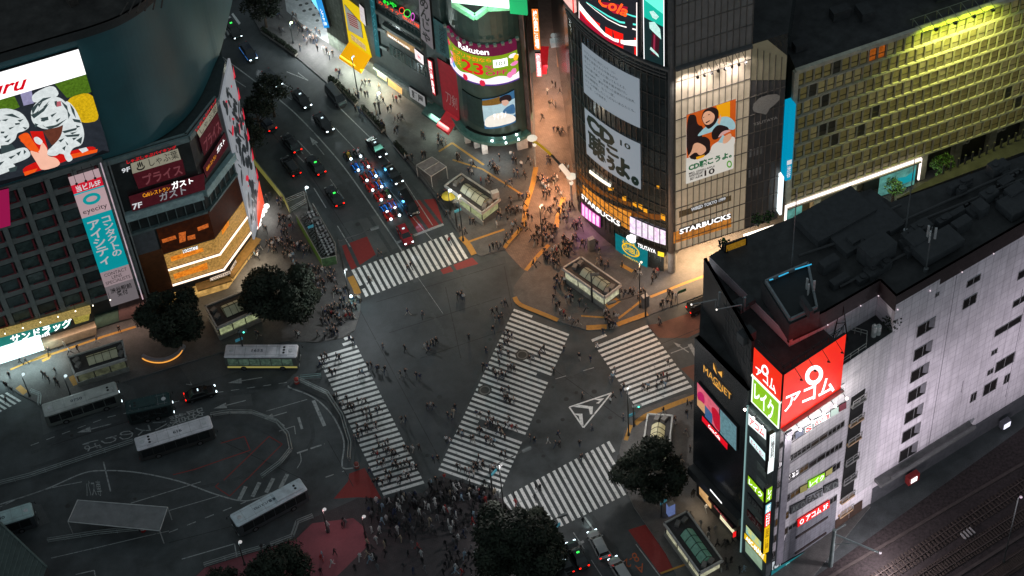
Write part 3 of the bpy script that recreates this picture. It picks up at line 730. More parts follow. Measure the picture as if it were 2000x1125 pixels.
mb=MB();disc(mb,WQ,cc,625,645,50,32,.64,0,rot=.6);mb.build("face",[LWHITE],t)
sign("yellow_card_sign","small yellow and white lit sign beside the corner pillar",WQ,cc,[(875,755),(935,770),(935,812),(875,795)],[E("yw_sign",S(250,225,60),1.2,.3,3),BLACK],.7,.3)
# signs of the flat face
sign("cafe_sign","white cafe letters across the amber windows of the flat face",WFa,fc,[(240,400),(785,235),(785,285),(240,450)],[M("clear_rail",(.08,.07,.06),.4)],.28,.05,texts=[("STARBUCKS",[(245,405),(778,232),(778,285),(245,455)],LWHITE,{"bold": True})])
sign("restaurant_sign","small white restaurant letters one floor above the cafe sign",WFa,fc,[(360,180),(730,60),(730,95),(360,215)],[M("clear_rail",(.08,.07,.06),.4)],.26,.05,texts=[("WIRED TOKYO 1999",[(365,180),(725,62),(725,95),(365,217)],LSOFT,{"bold": True})])
pc=(1320,180,6.25)
def band(t,q,off):
 O,Yl,Sk,Bk,Lb,Wc,Pk,Gr=[E("p_orange",S(215,95,30),.75,.3,.7),E("p_yellow",S(240,165,20),.75),E("p_skin",S(235,175,140),.75,.22,.8),E("p_black",S(42,30,30),.75,.5,1.5),E("p_lightblue",S(165,205,212),.75,.25,1.2),E("p_white",S(220,215,205),.75),E("p_pink",S(215,165,160),.75),E("p_green",S(20,100,60),.75)]
 ms=[O,Yl,Sk,Bk,Lb,Wc,Pk,Gr];mb=MB()
 art(WFa,mb,pc,off+.01,[(O,[(120,262),(722,65),(714,590),(120,790)]),(Bk,[(122,262),(235,250),(250,380),(330,400),(300,560),(410,600),(410,740),(120,840)]),
  (Yl,[(480,145),(650,92),(650,285),(520,290)]),(Lb,[(230,530),(350,400),(540,280),(640,280),(715,350),(714,450),(560,420),(360,490)]),
  (Bk,[(300,290),(330,200),(430,155),(505,190),(515,260),(480,360),(390,440),(350,400),(310,330)]),
  (Sk,[(305,300),(335,225),(400,205),(470,260),(450,340),(390,382),(340,375)]),(Bk,[(350,350),(400,322),(405,332),(360,362)]),(Bk,[(318,290),(336,280),(338,286),(320,296)]),(Bk,[(380,255),(402,246),(404,252),(384,262)]),
  (Sk,[(495,350),(530,250),(545,290),(520,380)]),(Bk,[(420,460),(500,370),(620,400),(640,440),(490,560),(430,560)]),(Wc,[(415,640),(500,580),(714,500),(705,650),(410,745)]),
  (Pk,[(495,540),(540,470),(600,440),(670,450),(620,470),(550,510)]),(Lb,[(500,590),(560,500),(590,520),(560,600)]),(Sk,[(575,520),(660,470),(670,540),(610,600),(560,610),(560,570)]),
  (Bk,[(240,560),(330,510),(410,560),(400,690),(330,640),(300,660)]),(Sk,[(120,790),(180,700),(200,610),(260,590),(350,640),(360,700),(280,760),(230,700)]),(Yl,[(235,770),(340,740),(330,770),(240,805)]),
  (Wc,[(116,850),(700,640),(690,910),(112,1100)])],ms)
 mb.build("picture",ms,t);mb=MB()
 WFa.text(mb,"CD聴こうよ。",WFa.q(pc,[(140,860),(668,690),(668,770),(140,945)]),off+.12,0,.05);mb.build("lettering",[Gr],t)
 mb=MB();WFa.text(mb,"10",WFa.q(pc,[(335,930),(460,895),(460,965),(335,1003)]),off+.12,0,True);WFa.text(mb,"ANNIVERSARY\nBEST ALBUM",WFa.q(pc,[(145,985),(325,935),(325,1000),(145,1060)]),off+.12,0,True)
 WFa.text(mb,"MRS. GREEN APPLE",WFa.q(pc,[(145,960),(460,868),(460,888),(145,985)]),off+.12,0,True);mb.build("lettering",[Bk],t)
 mb=MB();ring(mb,WFa,pc,638,855,32,44,.42,off+.12,0);mb.build("emblem",[E("p_leaf",S(90,160,50),.75)],t)
sign("band_poster","large poster of three young people over green slogan letters on the pale face",WFa,pc,[(120,262),(722,65),(690,910),(112,1100)],[E("p_base",S(220,215,205),.7),BLACK],.3,.06,extra=band,cat="poster")
# blob + name on charcoal part
t=thing("tower_name_sign","grey blob emblem with shop name on the charcoal side panels","sign",WFa.pt(13.5,26,.3))
mb=MB();WFa.poly(mb,[WFa.hit(*cr(Fc,*p)) for p in [(1010,800),(1020,750),(1080,690),(1160,660),(1260,648),(1297,670),(1290,710),(1240,760),(1190,800),(1150,865),(1110,855),(1060,845),(1020,830)][::-1]],.27,0);mb.build("emblem",[M("pale_mesh",(.35,.34,.32),.5,noise=.2,scale=4)],t)
mb=MB();WFa.text(mb,"TSUTAYA",WFa.q(Fc,[(1015,955),(1272,878),(1272,908),(1015,985)]),.27,0,True);mb.build("lettering",[M("pale_letter",(.4,.4,.38),.5,noise=0)],t)
# fascia lights at the base of the side panel
mb=MB();WFa.slab(mb,WFa.q(fc,[(918,465),(1235,365),(1235,385),(918,485)]),.5,.4,0);mb.build("light_strip",[LWHITE],Qt)
t=thing("vertical_lightbox","tall slim white lightbox on the edge of the charcoal panels","sign",WFa.pt(U2+.2,6,.4))
mb=MB();p=WFa.pt(U2+.1,0,0.05);mb.box((p.x,p.y-.55,11.2),(.35,1.1,8.0),.28);mb.build("lightbox",[E("lightbox_white",S(235,250,255),1.5)],t)
# poster lamps on arms
lampu=[]
for k in range(8):
 x=398+k*72;y=385-k*24.5
 u,z=WFa.hit(*cr(Fc,x,y));t=thing("arm_lamp","black arm lamp over the pale face, %s from the left of eight" % ["first","second","third","fourth","fifth","sixth","seventh","eighth"][k],"lamp",WFa.pt(u,41.9,.3),group="arm lamps above the pale face")
 a=WFa.pt(u-.25,42.2,.6);b=WFa.pt(u,41.1,1.7)
 mb=MB();mb.tube(a,b,.035,n=6);mb.build("arm",[BLACK],t)
 mb=MB();c0=b+Vector((0,0,-.1));d=(WFa.pt(u,40.3,1.1)-c0).normalized();mb.tube(c0,c0+d*.38,.1,.24,n=10);mb.build("shade",[BLACK],t)
 mb=MB();mb.ball(c0+d*.36,.12);mb.build("bulb",[E("warm_bulb",S(255,225,200),6)],t)
for k in range(4):
 u=1.6+k*2.6;p=WFa.pt(u,41.3,1.8);q=WFa.pt(u,33.0,0)
 l=lamp("poster_lamp_light",'SPOT',p,2600,(1,.86,.74),.25,(q-p).to_track_quat('-Z','Y').to_euler(),spot=115)
# ---------------------------------------------------------------- honeycomb store beside it
WS=Wall([(41.7,200.2),(83.5,213.9)]);SL=WS.L[-1]
St=thing("department_store","long store with a honeycomb of slanted concrete window frames lit green","building",(60,215,0))
mb=MB();mb.prism([(41.75,200.35),(83.5,214.05),(79,240),(38,228)],6.4,33.6,0,1,bottom=True);mb.prism([(43,203.4),(83.5,216.5),(79,238),(39.5,226)],0,6.4,0);mb.build("wall",[M("store_wall",(.16,.15,.10),.7),DARKROOF],St)
mb=MB();mb.prism([(50,214),(64,218.5),(60,232),(46,227)],33.6,38.5,0,1);mb.build("roof_house",[M("roof_house_wall",(.05,.05,.052),.8),DARKROOF],St)
rnd=random.Random(2)
for k in range(26):
 q=WS.pt(rnd.uniform(1,40),33.6,-rnd.uniform(3,22));mb=MB();mb.box(q+Vector((0,0,.7)),(rnd.uniform(.8,3),rnd.uniform(.8,2.4),rnd.uniform(.8,2)),.3,0,1);mb.build("roof_unit",[M("store_unit",(.06,.062,.065),.6),M("store_unit_top",(.035,.036,.038),.7)],St)
FRM=M("pale_precast",(.5,.48,.38),.75,noise=.22,scale=1.2)
rows,cw=9,1.42;rh=(33.2-6.8)/rows;cells=[]
fm=MB()
for r in range(rows):
 z0=6.8+r*rh;off=(r % 2)*cw*.5
 n=int((SL-off)/cw)
 for c_ in range(n):
  u=off+c_*cw;a,b=z0+.1,z0+rh-.14
  cells.append([(u+.08,b),(u+cw-.26,b),(u+cw-.26,a+.2),(u+.08,a+.2)])
  # octagonal pillow frame
  o=[(u,z0+.12),(u+.22,z0-.04),(u+cw-.22,z0-.04),(u+cw,z0+.12),(u+cw,z0+rh-.28),(u+cw-.2,z0+rh-.12),(u+.2,z0+rh-.12),(u,z0+rh-.28)]
  i_=[(u+.08,z0+.3),(u+.24,z0+.15),(u+cw-.24,z0+.15),(u+cw-.08,z0+.3),(u+cw-.08,z0+rh-.4),(u+cw-.22,z0+rh-.24),(u+.22,z0+rh-.24),(u+.08,z0+rh-.4)]
  O=[WS.pt(*p,.02) for p in o];I=[WS.pt(*p,.3) for p in i_];J=[WS.pt(*p,.08) for p in i_]
  for k in range(8):
   j=(k+1) % 8;fm.face([O[k],O[j],I[j],I[k]],0);fm.face([I[k],I[j],J[j],J[k]],0)
  if c_ % 1==0:
   WS.slab(fm,rect(u+.12,z0+rh*.4,u+cw-.12,z0+rh*.4+.07),.2,.1,1)
fm.build("window_frame",[FRM,M("frame_shadow",(.06,.055,.04),.7)],St)
random.seed(3)
gl1=M("blind_pane",(.2,.18,.1),.5,noise=.35,scale=.9,emit=S(96,86,40),es=.36);gl2=M("dark_pane",(.08,.075,.055),.3,noise=.5,scale=.8);gl3=M("curtained_pane",(.26,.24,.17),.6,noise=.3,scale=1.1,emit=S(108,98,50),es=.4)  # weak glow in the blind and curtained panes brightens the facade
glit=E("lit_pane_warm",S(230,120,40),.5,.8,2.0)
# panes : the hundred nearest the street corner as parts, the rest as one
cells.sort(key=lambda q: q[0][0]+.3*abs(q[0][1]-20));rest=MB()
for k,q in enumerate(cells):
 m=random.choices([0,1,2],[.72,.02 if q[0][0] > 12 else .14,.2])[0]
 if k < 99:
  mb=MB();WS.poly(mb,[q[3],q[2],q[1],q[0]],.1,0);mb.build("window",[glit if (q[0][1] > 31 and 11 < q[0][0] < 13.5) else [gl1,gl2,gl3][m]],St)
 else: WS.poly(rest,[q[3],q[2],q[1],q[0]],.1,m)
o=rest.build("window",[gl1,gl2,gl3],St);o["kind"]="stuff"
mb=MB();WS.slab(mb,rect(-.1,33.2,SL,33.9),.5,.6,0)
for z in [6.7+r*rh for r in range(rows)]: WS.slab(mb,rect(0,z-.1,SL,z+.1),.3,.3,0)
mb.box(WS.pt(.0,20,.1),(.7,.7,27),.3,0);mb.build("cornice",[FRM],St)
for k in range(8): mb=MB();mb.box(WS.pt(5.5+k*6,3.2,-1.2),(1.2,1.2,6.4),.32);mb.build("column",[M("sand_pillar",(.4,.36,.25),.7)],St)
mb=MB()
WS.slab(mb,rect(14,.3,SL,6.3),-1.7,.1,0);mb.build("shop_front",[M("store_front_dark",(.03,.03,.028),.4)],St)
mb=MB()
for u in (17,29,35.3):
 WS.text(mb,"SEIBU",[(u,4.6),(u+3,4.6),(u+3,3.6),(u,3.6)],-1.6,0,False)
mb.build("lettering",[E("dim_letter",S(90,90,75),.5)],St)
# entrance canopy with a glowing frame
et=thing("entrance_canopy","white glowing rectangular frame round the store entrance under the honeycomb","canopy",WS.pt(10,0,1))
sc2=(1350,300,2.295)
WE=Wall([tuple(WS.pt(0,0,.8).xy),tuple(WS.pt(30,0,.8).xy)])
A=WE.hit(*cr(sc2,425,240));Bq=WE.hit(*cr(sc2,1035,30));
mb=MB();WE.slab(mb,rect(A[0],A[1]-.25,Bq[0],A[1]+.05),0,.3,0);WE.slab(mb,rect(A[0],A[1]-4.6,A[0]+.22,A[1]-.25),0,.3,0);WE.slab(mb,rect(Bq[0]-.22,A[1]-4.6,Bq[0],A[1]-.25),0,.3,0)
mb.build("light_frame",[E("frame_white",S(255,240,235),1.8)],et)
for ua_,ub_ in ((A[0]+.3,A[0]+3.2),(Bq[0]-6.5,Bq[0]-.3)): mb=MB();WE.slab(mb,rect(ua_,.5,ub_,A[1]-.3),-.8,.1,0);mb.build("display_wall",[E("aqua_display",S(120,200,190),.6,.5,.5,S(40,70,68))],et)
mb=MB();u=Bq[0];WE.poly(mb,[(u-3.4,1.6),(u-.4,1.6),(u-.4,3.9),(u-2.0,3.0),(u-3.4,3.4)],-.75,0);mb.build("wave_picture",[LTEAL],et)
mb=MB();WE.slab(mb,rect(A[0]+.2,A[1]-.6,Bq[0]-.2,A[1]-.3),.2,2.5,0);mb.build("canopy_roof",[M("canopy_beige",(.35,.32,.28),.6)],et)
# vertical blue sign
vt=thing("vertical_blue_sign","tall bright blue vertical sign with a white round mark at the store corner","sign",WS.pt(-.9,12,.5))
p=G(1552,250,22);mb=MB();bx=WS.pt(-.75,0,.45);mb.box((bx.x,bx.y,20.6),(.95,1.5,15.2),.3);mb.build("lightbox",[E("cyan_sign",S(0,150,190),.85)],vt)
WV=Wall([(bx.x-.475*math.cos(.3)+.75*math.sin(.3) ,bx.y-.475*math.sin(.3)-.75*math.cos(.3)),(bx.x+.475*math.cos(.3)+.75*math.sin(.3),bx.y+.475*math.sin(.3)-.75*math.cos(.3))])
mb=MB();WV.text(mb,"渋\n谷",rect(.15,13.6,.8,16.0),.03,0,True);WV.slab(mb,rect(.1,16.3,.85,17.2),.03,.02,0);mb.build("lettering",[LSOFT],vt)
# green floodlights over the honeycomb
gt=thing("floodlight_gantry","roof gantry of green floodlights washing the honeycomb facade","floodlights",WS.pt(25,33.6,0))
mb=MB()
for k in range(7):
 u=18.5+k*1.9;mb.tube(WS.pt(u,33.8,-.6),WS.pt(u,35.2,-.6),.06);mb.tube(WS.pt(u,35.2,-.6),WS.pt(u,35.0,2.4),.05)
for d,z in ((-.6,35.2),(.9,35.1),(2.4,35.0)): mb.tube(WS.pt(18,z,d),WS.pt(32,z,d),.05)
mb.build("frame",[M("gantry_steel",(.25,.28,.2),.5,.5)],gt)
for k in range(4):
 u=20.5+k*3;mb=MB();p=WS.pt(u,34.8,2.3);mb.box(p,(.5,.4,.35),.3,0);mb.build("floodlight",[BLACK],gt)
 q=WS.pt(u,27,0);lamp("flood_light",'SPOT',WS.pt(u,34.5,2.4),1500,(.74,1,.04),.2,(q-p).to_track_quat('-Z','Y').to_euler(),spot=140);q=WS.pt(u,12,0);lamp("flood_light",'SPOT',WS.pt(u,34.5,3.4),3200,(1,.95,.28),.3,(q-WS.pt(u,34.5,3.4)).to_track_quat('-Z','Y').to_euler(),spot=110)
# ================================================================== corner building with the fashion hall screen (right bottom)
MT=thing("corner_shopping_building","black corner building with white tiled flank beside the railway","building",(30.2,141,0))
TILE=M("pale_tile",(.74,.7,.73),.5,noise=.08,scale=.8);t_=TILE.node_tree;b_=t_.nodes["Principled BSDF"]
def tiled(m,w,h,rot):
 t=m.node_tree;b=t.nodes["Principled BSDF"];old=b.inputs["Base Color"].links[0].from_socket
 g=t.nodes.new("ShaderNodeNewGeometry");s=t.nodes.new("ShaderNodeSeparateXYZ");t.links.new(g.outputs["Position"],s.inputs[0])
 d=t.nodes.new("ShaderNodeVectorMath");d.operation='DOT_PRODUCT';d.inputs[1].default_value=(math.cos(rot),math.sin(rot),0);t.links.new(g.outputs["Position"],d.inputs[0])
 c=t.nodes.new("ShaderNodeCombineXYZ");t.links.new(d.outputs["Value"],c.inputs[0]);t.links.new(s.outputs[2],c.inputs[1])
 br=t.nodes.new("ShaderNodeTexBrick");br.inputs["Scale"].default_value=1;br.inputs["Brick Width"].default_value=w;br.inputs["Row Height"].default_value=h;br.offset=0
 br.inputs["Color1"].default_value=(1,1,1,1);br.inputs["Color2"].default_value=(.93,.93,.94,1);br.inputs["Mortar"].default_value=(.62,.6,.62,1);br.inputs["Mortar Size"].default_value=.035
 t.links.new(c.outputs[0],br.inputs["Vector"])
 sm=t.nodes.new("ShaderNodeMapping");sm.inputs["Scale"].default_value=(1.3,.09,1);t.links.new(c.outputs[0],sm.inputs[0])
 sn=t.nodes.new("ShaderNodeTexNoise");sn.inputs["Scale"].default_value=1.1;sn.inputs["Detail"].default_value=7;sn.inputs["Roughness"].default_value=.7;t.links.new(sm.outputs[0],sn.inputs["Vector"])
 sr=t.nodes.new("ShaderNodeMapRange");sr.inputs[1].default_value=.38;sr.inputs[2].default_value=.6;sr.inputs[3].default_value=.83;sr.inputs[4].default_value=1.04;t.links.new(sn.outputs["Fac"],sr.inputs[0])
 sv=t.nodes.new("ShaderNodeVectorMath");sv.operation='SCALE';t.links.new(old,sv.inputs[0]);t.links.new(sr.outputs[0],sv.inputs["Scale"]);old=sv.outputs[0]
 x=t.nodes.new("ShaderNodeMixRGB");x.blend_type='MULTIPLY';x.inputs[0].default_value=1
 t.links.new(old,x.inputs[1]);t.links.new(br.outputs["Color"],x.inputs[2]);t.links.new(x.outputs[0],b.inputs["Base Color"]);return m
tiled(TILE,1.1,.75,.55)
TILE2=tiled(M("lilac_tile",(.84,.77,.82),.5,noise=.16,scale=.3),1.3,1.3,.5)
B0,B1,B2,B3=(22.3,154.4),(30.2,141.0),(45.2,150.5),(96.0,178.8)
WMF=Wall([B0,B1]);WMR=Wall([B1,B2]);WML=Wall([B2,B3])
BLK=M("black_cladding",(.022,.022,.025),.35,noise=.4,scale=.5)
mb=MB();mb.prism([B0,B1,(38.4,146.2),(36.5,149.3),(32.0,147.2),(24.6,160.8),(23.2,159.6)],0,34.6,0,2);mb.prism([(23.4,159),(27.3,145.4),(29.6,142.2),(38.3,146.3),(36.4,149.3),(32.0,147.1),(25.4,161)],34.6,40.2,0,2)
mb.prism([(38.4,146.2),B2,(43.7,153.4),(36.5,149.3)],0,36.8,1,2)
mb.prism([(32.0,147.2),(36.5,149.3),(43.7,153.4),(45.2,150.5),B3,(96,183),(66.3,172.8),(47.7,166.8),(45.7,169.4),(36.1,166.1),(27.4,162.8),(24.3,160.8)],0,42.0,1,2)
mb.build("wall",[BLK,TILE2,DARKROOF],MT)
mb=MB()
WMR.slab(mb,rect(0,5.0,WMR.L[-1],36.9),.06,.06,0);mb.build("tiled_wall",[TILE],MT)
# black side parapet rising over the front roof
WMU=Wall([(23.4,159),(27.2,145.6)])
mb=MB();WMU.slab(mb,rect(0,34.6,WMU.L[-1],43.8),.05,.4,0);mb.face([WMU.pt(0,43.8,-.35),WMU.pt(WMU.L[-1],43.8,-.35),WMU.pt(WMU.L[-1],43.8,.05),WMU.pt(0,43.8,.05)]);mb.build("upper_screen_wall",[M("mesh_clad",(.04,.038,.04),.5,noise=.6,scale=.25)],MT)
mb=MB()
for k in range(10): WMU.slab(mb,rect(6.8+k*.75,34.7,6.84+k*.75,43.5),.1,.06,0)
for z in (36,38,40,42): WMU.slab(mb,rect(6,z,13.9,z+.08),.1,.06,0)
mb.build("batten",[M("thin_grey_batten",(.1,.1,.1),.5)],MT)
# parapet of the tall part
mb=MB();par=[(31.9,147.3),(36.5,149.3),(43.7,153.3),(45.1,150.6),B3]
for a,b in zip(par,par[1:]):
 W_=Wall([a,b]);W_.slab(mb,rect(-.1,40.9,W_.L[-1]+.1,43.6),.12,.3,0)
 mb.face([W_.pt(0,43.6,-.2),W_.pt(W_.L[-1],43.6,-.2),W_.pt(W_.L[-1],43.6,.12),W_.pt(0,43.6,.12)])
mb.build("parapet",[M("brown_louver",(.05,.035,.036),.6,noise=.3,scale=3)],MT)
mb=MB()
for a,b in zip(par[1:],par[2:]):
 W_=Wall([a,b]);k=0
 while k < W_.L[-1]: mb.ball(W_.pt(k+.3,41.0,.25),.09,nu=6,nv=4);k+=5
mb.build("parapet_lamp",[E("tiny_lamp",S(230,210,220),1.2)],MT)
# machine roof: raised pen, boxes, ducts
pen=[xy(1487,560,44),xy(1541,645,44),xy(1600,618,44),xy(1580,520,44)]
mb=MB();mb.prism(pen,42,45.0,0,1);ins=[tuple(Vector(p).lerp(Vector((sum(q[0] for q in pen)/4,sum(q[1] for q in pen)/4)),.12)) for p in pen]
mb.build("roof_pen",[M("pen_grey",(.07,.075,.078),.7),M("pen_floor",(.015,.018,.02),.6)],MT)
mb=MB()
for (a,b) in ((0,1),(1,2),(2,3),(3,0)):
 pa,pb=Vector((*ins[a],45.0)),Vector((*ins[b],45.0));d=pb-pa;mb.box((pa+pb)/2+Vector((0,0,.25)),(d.length,.25,.5),math.atan2(d.y,d.x))
mb.build("pen_rim",[M("pen_rim_grey",(.2,.22,.23),.6)],MT)
mb=MB()
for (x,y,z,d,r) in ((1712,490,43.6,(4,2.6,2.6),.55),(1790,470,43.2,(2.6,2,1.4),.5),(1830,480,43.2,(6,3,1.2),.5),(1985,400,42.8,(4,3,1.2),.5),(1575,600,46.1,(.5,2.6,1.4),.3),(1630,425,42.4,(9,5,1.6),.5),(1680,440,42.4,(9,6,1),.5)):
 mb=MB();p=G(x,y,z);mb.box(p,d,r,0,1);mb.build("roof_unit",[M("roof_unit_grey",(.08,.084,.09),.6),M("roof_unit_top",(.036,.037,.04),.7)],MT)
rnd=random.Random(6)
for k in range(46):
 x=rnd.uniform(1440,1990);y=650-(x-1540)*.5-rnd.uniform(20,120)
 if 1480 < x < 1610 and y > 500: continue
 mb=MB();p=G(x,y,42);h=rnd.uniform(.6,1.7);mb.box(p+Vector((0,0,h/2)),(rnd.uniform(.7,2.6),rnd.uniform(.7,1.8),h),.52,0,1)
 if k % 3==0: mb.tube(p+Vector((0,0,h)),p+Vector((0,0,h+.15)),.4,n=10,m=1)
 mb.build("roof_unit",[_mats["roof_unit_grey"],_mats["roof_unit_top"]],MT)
mb=MB()
for (x0,y0,x1,y1) in ((1560,500,1690,455),(1700,460,1990,330),(1600,470,1760,400),(1640,560,1800,480),(1800,430,1998,350)):
 a,b=G(x0,y0,42.6),G(x1,y1,42.6);mb.tube(a,b,.18,n=6)
for k in range(22):
 a=G(1860+k*9,418-k*5.6,42.3);mb.box(a,(.5,.3,.6),.5)
mb.build("roof_pipe",[M("roof_pipe_grey",(.05,.05,.052),.6)],MT)
ants=[(1545,540,15,"tall thin lightning mast beside the glowing blue roof edge"),(1768,455,13,"tall thin mast beside the white roof box"),(1808,530,8,"mobile antenna mast with white panels near the tiled flank"),(1578,605,5.5,"mobile antenna mast standing in the roof pen")]
for (x,y,h,lb) in ants:
 p=G(x,y,42.0);t=thing("roof_antenna",lb,"antenna",p)
 mb=MB();mb.tube(p,p+Vector((0,0,h)),.09,.05,n=6);mb.tube(p,p+Vector((0,0,.6)),.3,n=8);mb.build("mast",[M("galvanised",(.32,.33,.34),.4,.6)],t)
 if h < 10:
  for g in range(3):
   mb=MB();mb.box(p+Vector((math.cos(g*2.1)*.5,math.sin(g*2.1)*.5,h-1.2)),(.28,.16,1.9),g*2.1);mb.build("antenna_panel",[M("antenna_white",(.5,.5,.5),.5)],t)
for (x,y,lb) in ((1398,602,"hooked roof lamp arm at the far end of the black roof edge"),(1447,612,"second hooked roof lamp arm nearer the red corner sign")):
 p=G(x,y,42.3);t=thing("roof_lamp_arm",lb,"lamp",p);mb=MB();mb.tube(p,p+Vector((0,0,1.6)),.1);mb.tube(p+Vector((0,0,1.6)),p+Vector((-3.0,-.6,1.9)),.07);mb.tube(p+Vector((.4,.3,0)),p+Vector((.5,.5,2.3)),.16);mb.build("arm",[M("galvanised",(.32,.33,.34),.4,.6)],t)
 mb=MB();mb.ball(p+Vector((-3.0,-.6,1.85)),.13);mb.build("lamp_head",[E("faint_lamp",S(240,230,220),1.5)],t)
t=thing("blue_roof_lettering","short blue neon strips along the roof pen edge","neon light",G(1520,535,45.4))
mb=MB()
for (a,b) in (((1503,547),(1510,545)),((1521,540),(1540,532)),((1553,526),(1585,516))):
 mb.tube(G(*a,45.7),G(*b,45.7),.07,n=6)
mb.build("neon_tube",[E("blue_neon",S(60,190,240),.9)],t)
# terrace with rail and plant
mb=MB()
tr=[WMR.pt(9.8,36.8,-.15),WMR.pt(WMR.L[-1]-4.2,36.8,-.15),Vector((42.0,150.2,36.8)),Vector((40.0,151.2,36.8))]
for a,b in zip(tr,tr[1:]):
 for k in range(4): q=a.lerp(b,k/3);mb.tube(q,q+Vector((0,0,1.1)),.04,n=5)
 for z in (.55,1.1): mb.tube(a+Vector((0,0,z)),b+Vector((0,0,z)),.04,n=5)
mb.build("terrace_rail",[M("pale_rail",(.45,.45,.42),.5)],MT)
for k,(x,y) in enumerate(((1706,656),(1715,652))):
 p=G(x,y,36.8);t=thing("water_heater","%s white cylinder heater standing on the terrace" % ["slimmer","shorter"][k],"boiler",p);mb=MB();mb.tube(p,p+Vector((0,0,1.9-.4*k)),.32,n=12);mb.tube(p+Vector((0,0,1.9-.4*k)),p+Vector((0,0,2.2-.4*k)),.12,n=8);mb.build("tank",[M("heater_white",(.6,.6,.58),.5)],t)
p=G(1638,655,36.9);t=thing("lattice_mount","black lattice antenna mount behind the top of the red sign","mast",p);mb=MB();cs=[(-.9,-.9),(.9,-.9),(.9,.9),(-.9,.9)]
for k in range(4):
 a,b=cs[k],cs[(k+1) % 4];mb.tube(p+Vector((*a,0)),p+Vector((a[0]*.2,a[1]*.2,6)),.07,n=5);mb.tube(p+Vector((*a,0)),p+Vector((b[0]*.6,b[1]*.6,3)),.05,n=5);mb.tube(p+Vector((a[0]*.6,a[1]*.6,3)),p+Vector((b[0]*.6,b[1]*.6,3)),.05,n=5)
mb.build("lattice",[BLACK],t)
# window bands on the tiled face
mc=(1480,760,3.083)
cells=[]
def band_row(xl,yl_,xr,yr,h,cuts):
 for a,b in zip(cuts,cuts[1:]):
  p,q=(xl+(xr-xl)*a+2,yl_+(yr-yl_)*a-1),(xl+(xr-xl)*b-2,yl_+(yr-yl_)*b+1)
  qq=WMR.q(mc,[p,q,(q[0]-3,q[1]+h),(p[0]-3,p[1]+h)])
  u0_,u1_=qq[0][0],qq[1][0];z1_,z0_=(qq[0][1]+qq[1][1])/2,(qq[2][1]+qq[3][1])/2
  cells.append(rect(u0_,z0_,u1_,z1_))
band_row(125,322,212,275,32,(0,1));band_row(122,445,520,185,33,(0,.22,.35,.49,.75,.88,1));band_row(115,560,508,312,34,(0,.22,.34,.48,.74,.88,1))
band_row(108,680,495,432,34,(0,.22,.37));band_row(400,495,495,432,36,(0,.48,1));band_row(102,785,185,733,38,(0,1));band_row(95,880,232,795,38,(0,.62,1));band_row(90,975,165,930,34,(0,1));band_row(430,660,475,632,34,(0,1))
wg=[M("office_glass_dark",(.02,.018,.018),.15,spec=.8),M("office_glass_brown",(.05,.035,.025),.25),E("office_amber",S(120,85,30),.35,.9,2)]
windows(WMR,MT,cells,lambda k: wg[[0,0,0,0,1,0,0,1,0,2,0,0,0,0,2,1,0,2,1,0][k % 20]],M("window_frame_grey",(.25,.24,.25),.5),.08)
# spandrel groove lines + grey lower panel
mb=MB()
for z in [33.0,31.9,28.9,27.8,24.6,23.5,20.4,19.3,16.2,15.1,12.0]: WMR.slab(mb,rect(1.2,z,10.2,z+.1),.12,.06,0)
mb.build("spandrel_groove",[M("groove_dark",(.12,.11,.12),.6)],MT)
mb=MB();WMR.slab(mb,WMR.q(mc,[(180,850),(475,665),(455,880),(80,1125)]),.1,.05,0);mb.build("lower_panel",[tiled(M("grey_slate",(.2,.2,.23),.5,noise=.2),.9,.6,.55)],MT)
mb=MB()
for q in ([(225,885),(418,760),(418,770),(225,897)],[(220,980),(408,855),(408,866),(220,992)]): mb=MB();WMR.slab(mb,WMR.q(mc,q),.2,.1,0);mb.build("louver_slot",[M("slot_dark",(.03,.02,.02),.5)],MT)
# stair bay with balconies
mb=MB();a=WMR.hit(*cr(mc,505,560))[0];b=WMR.hit(*cr(mc,585,500))[0];WMR.slab(mb,rect(a,6.5,b,WMR.hit(*cr(mc,620,10))[1]),.09,.04,0);mb.build("stair_recess",[M("recess_black",(.008,.008,.008),.9)],MT)
cr_y=[(540,75),(530,190),(518,305),(507,425),(495,540),(485,650),(475,735)]
for k,(x,y) in enumerate(cr_y):
 qq=WMR.q(mc,[(x,y),(x+78,y-48),(x+76,y-12),(x-2,y+36)])
 f=MB();zz=(qq[0][1]+qq[1][1])/2
 for z in (0,-.55,-1.15): WMR.slab(f,rect(a,zz+z-.07,b,zz+z),.5,.1)
 for u in (a,(a+b)/2,b-.06): WMR.slab(f,rect(u,zz-1.15,u+.06,zz),.5,.1)
 fo=f.build("balcony",[M("balcony_rail",(.4,.38,.38),.5)],MT)
 mb=MB();WMR.slab(mb,rect(a,zz-1.5,b,zz-1.15),.5,.5,0);mb.build("slab",[M("balcony_slab",(.5,.32,.18),.6) if k in (1,2,5,6) else CONC],fo)
mb=MB();WMR.slab(mb,WMR.q(mc,[(465,790),(545,735),(543,800),(462,850)]),.12,.05,0);WMR.slab(mb,WMR.q(mc,[(552,715),(628,665),(622,750),(546,805)]),.12,.05,0,1);mb.build("garage_shutter",[M("brown_shutter",(.07,.04,.03),.6)],MT)
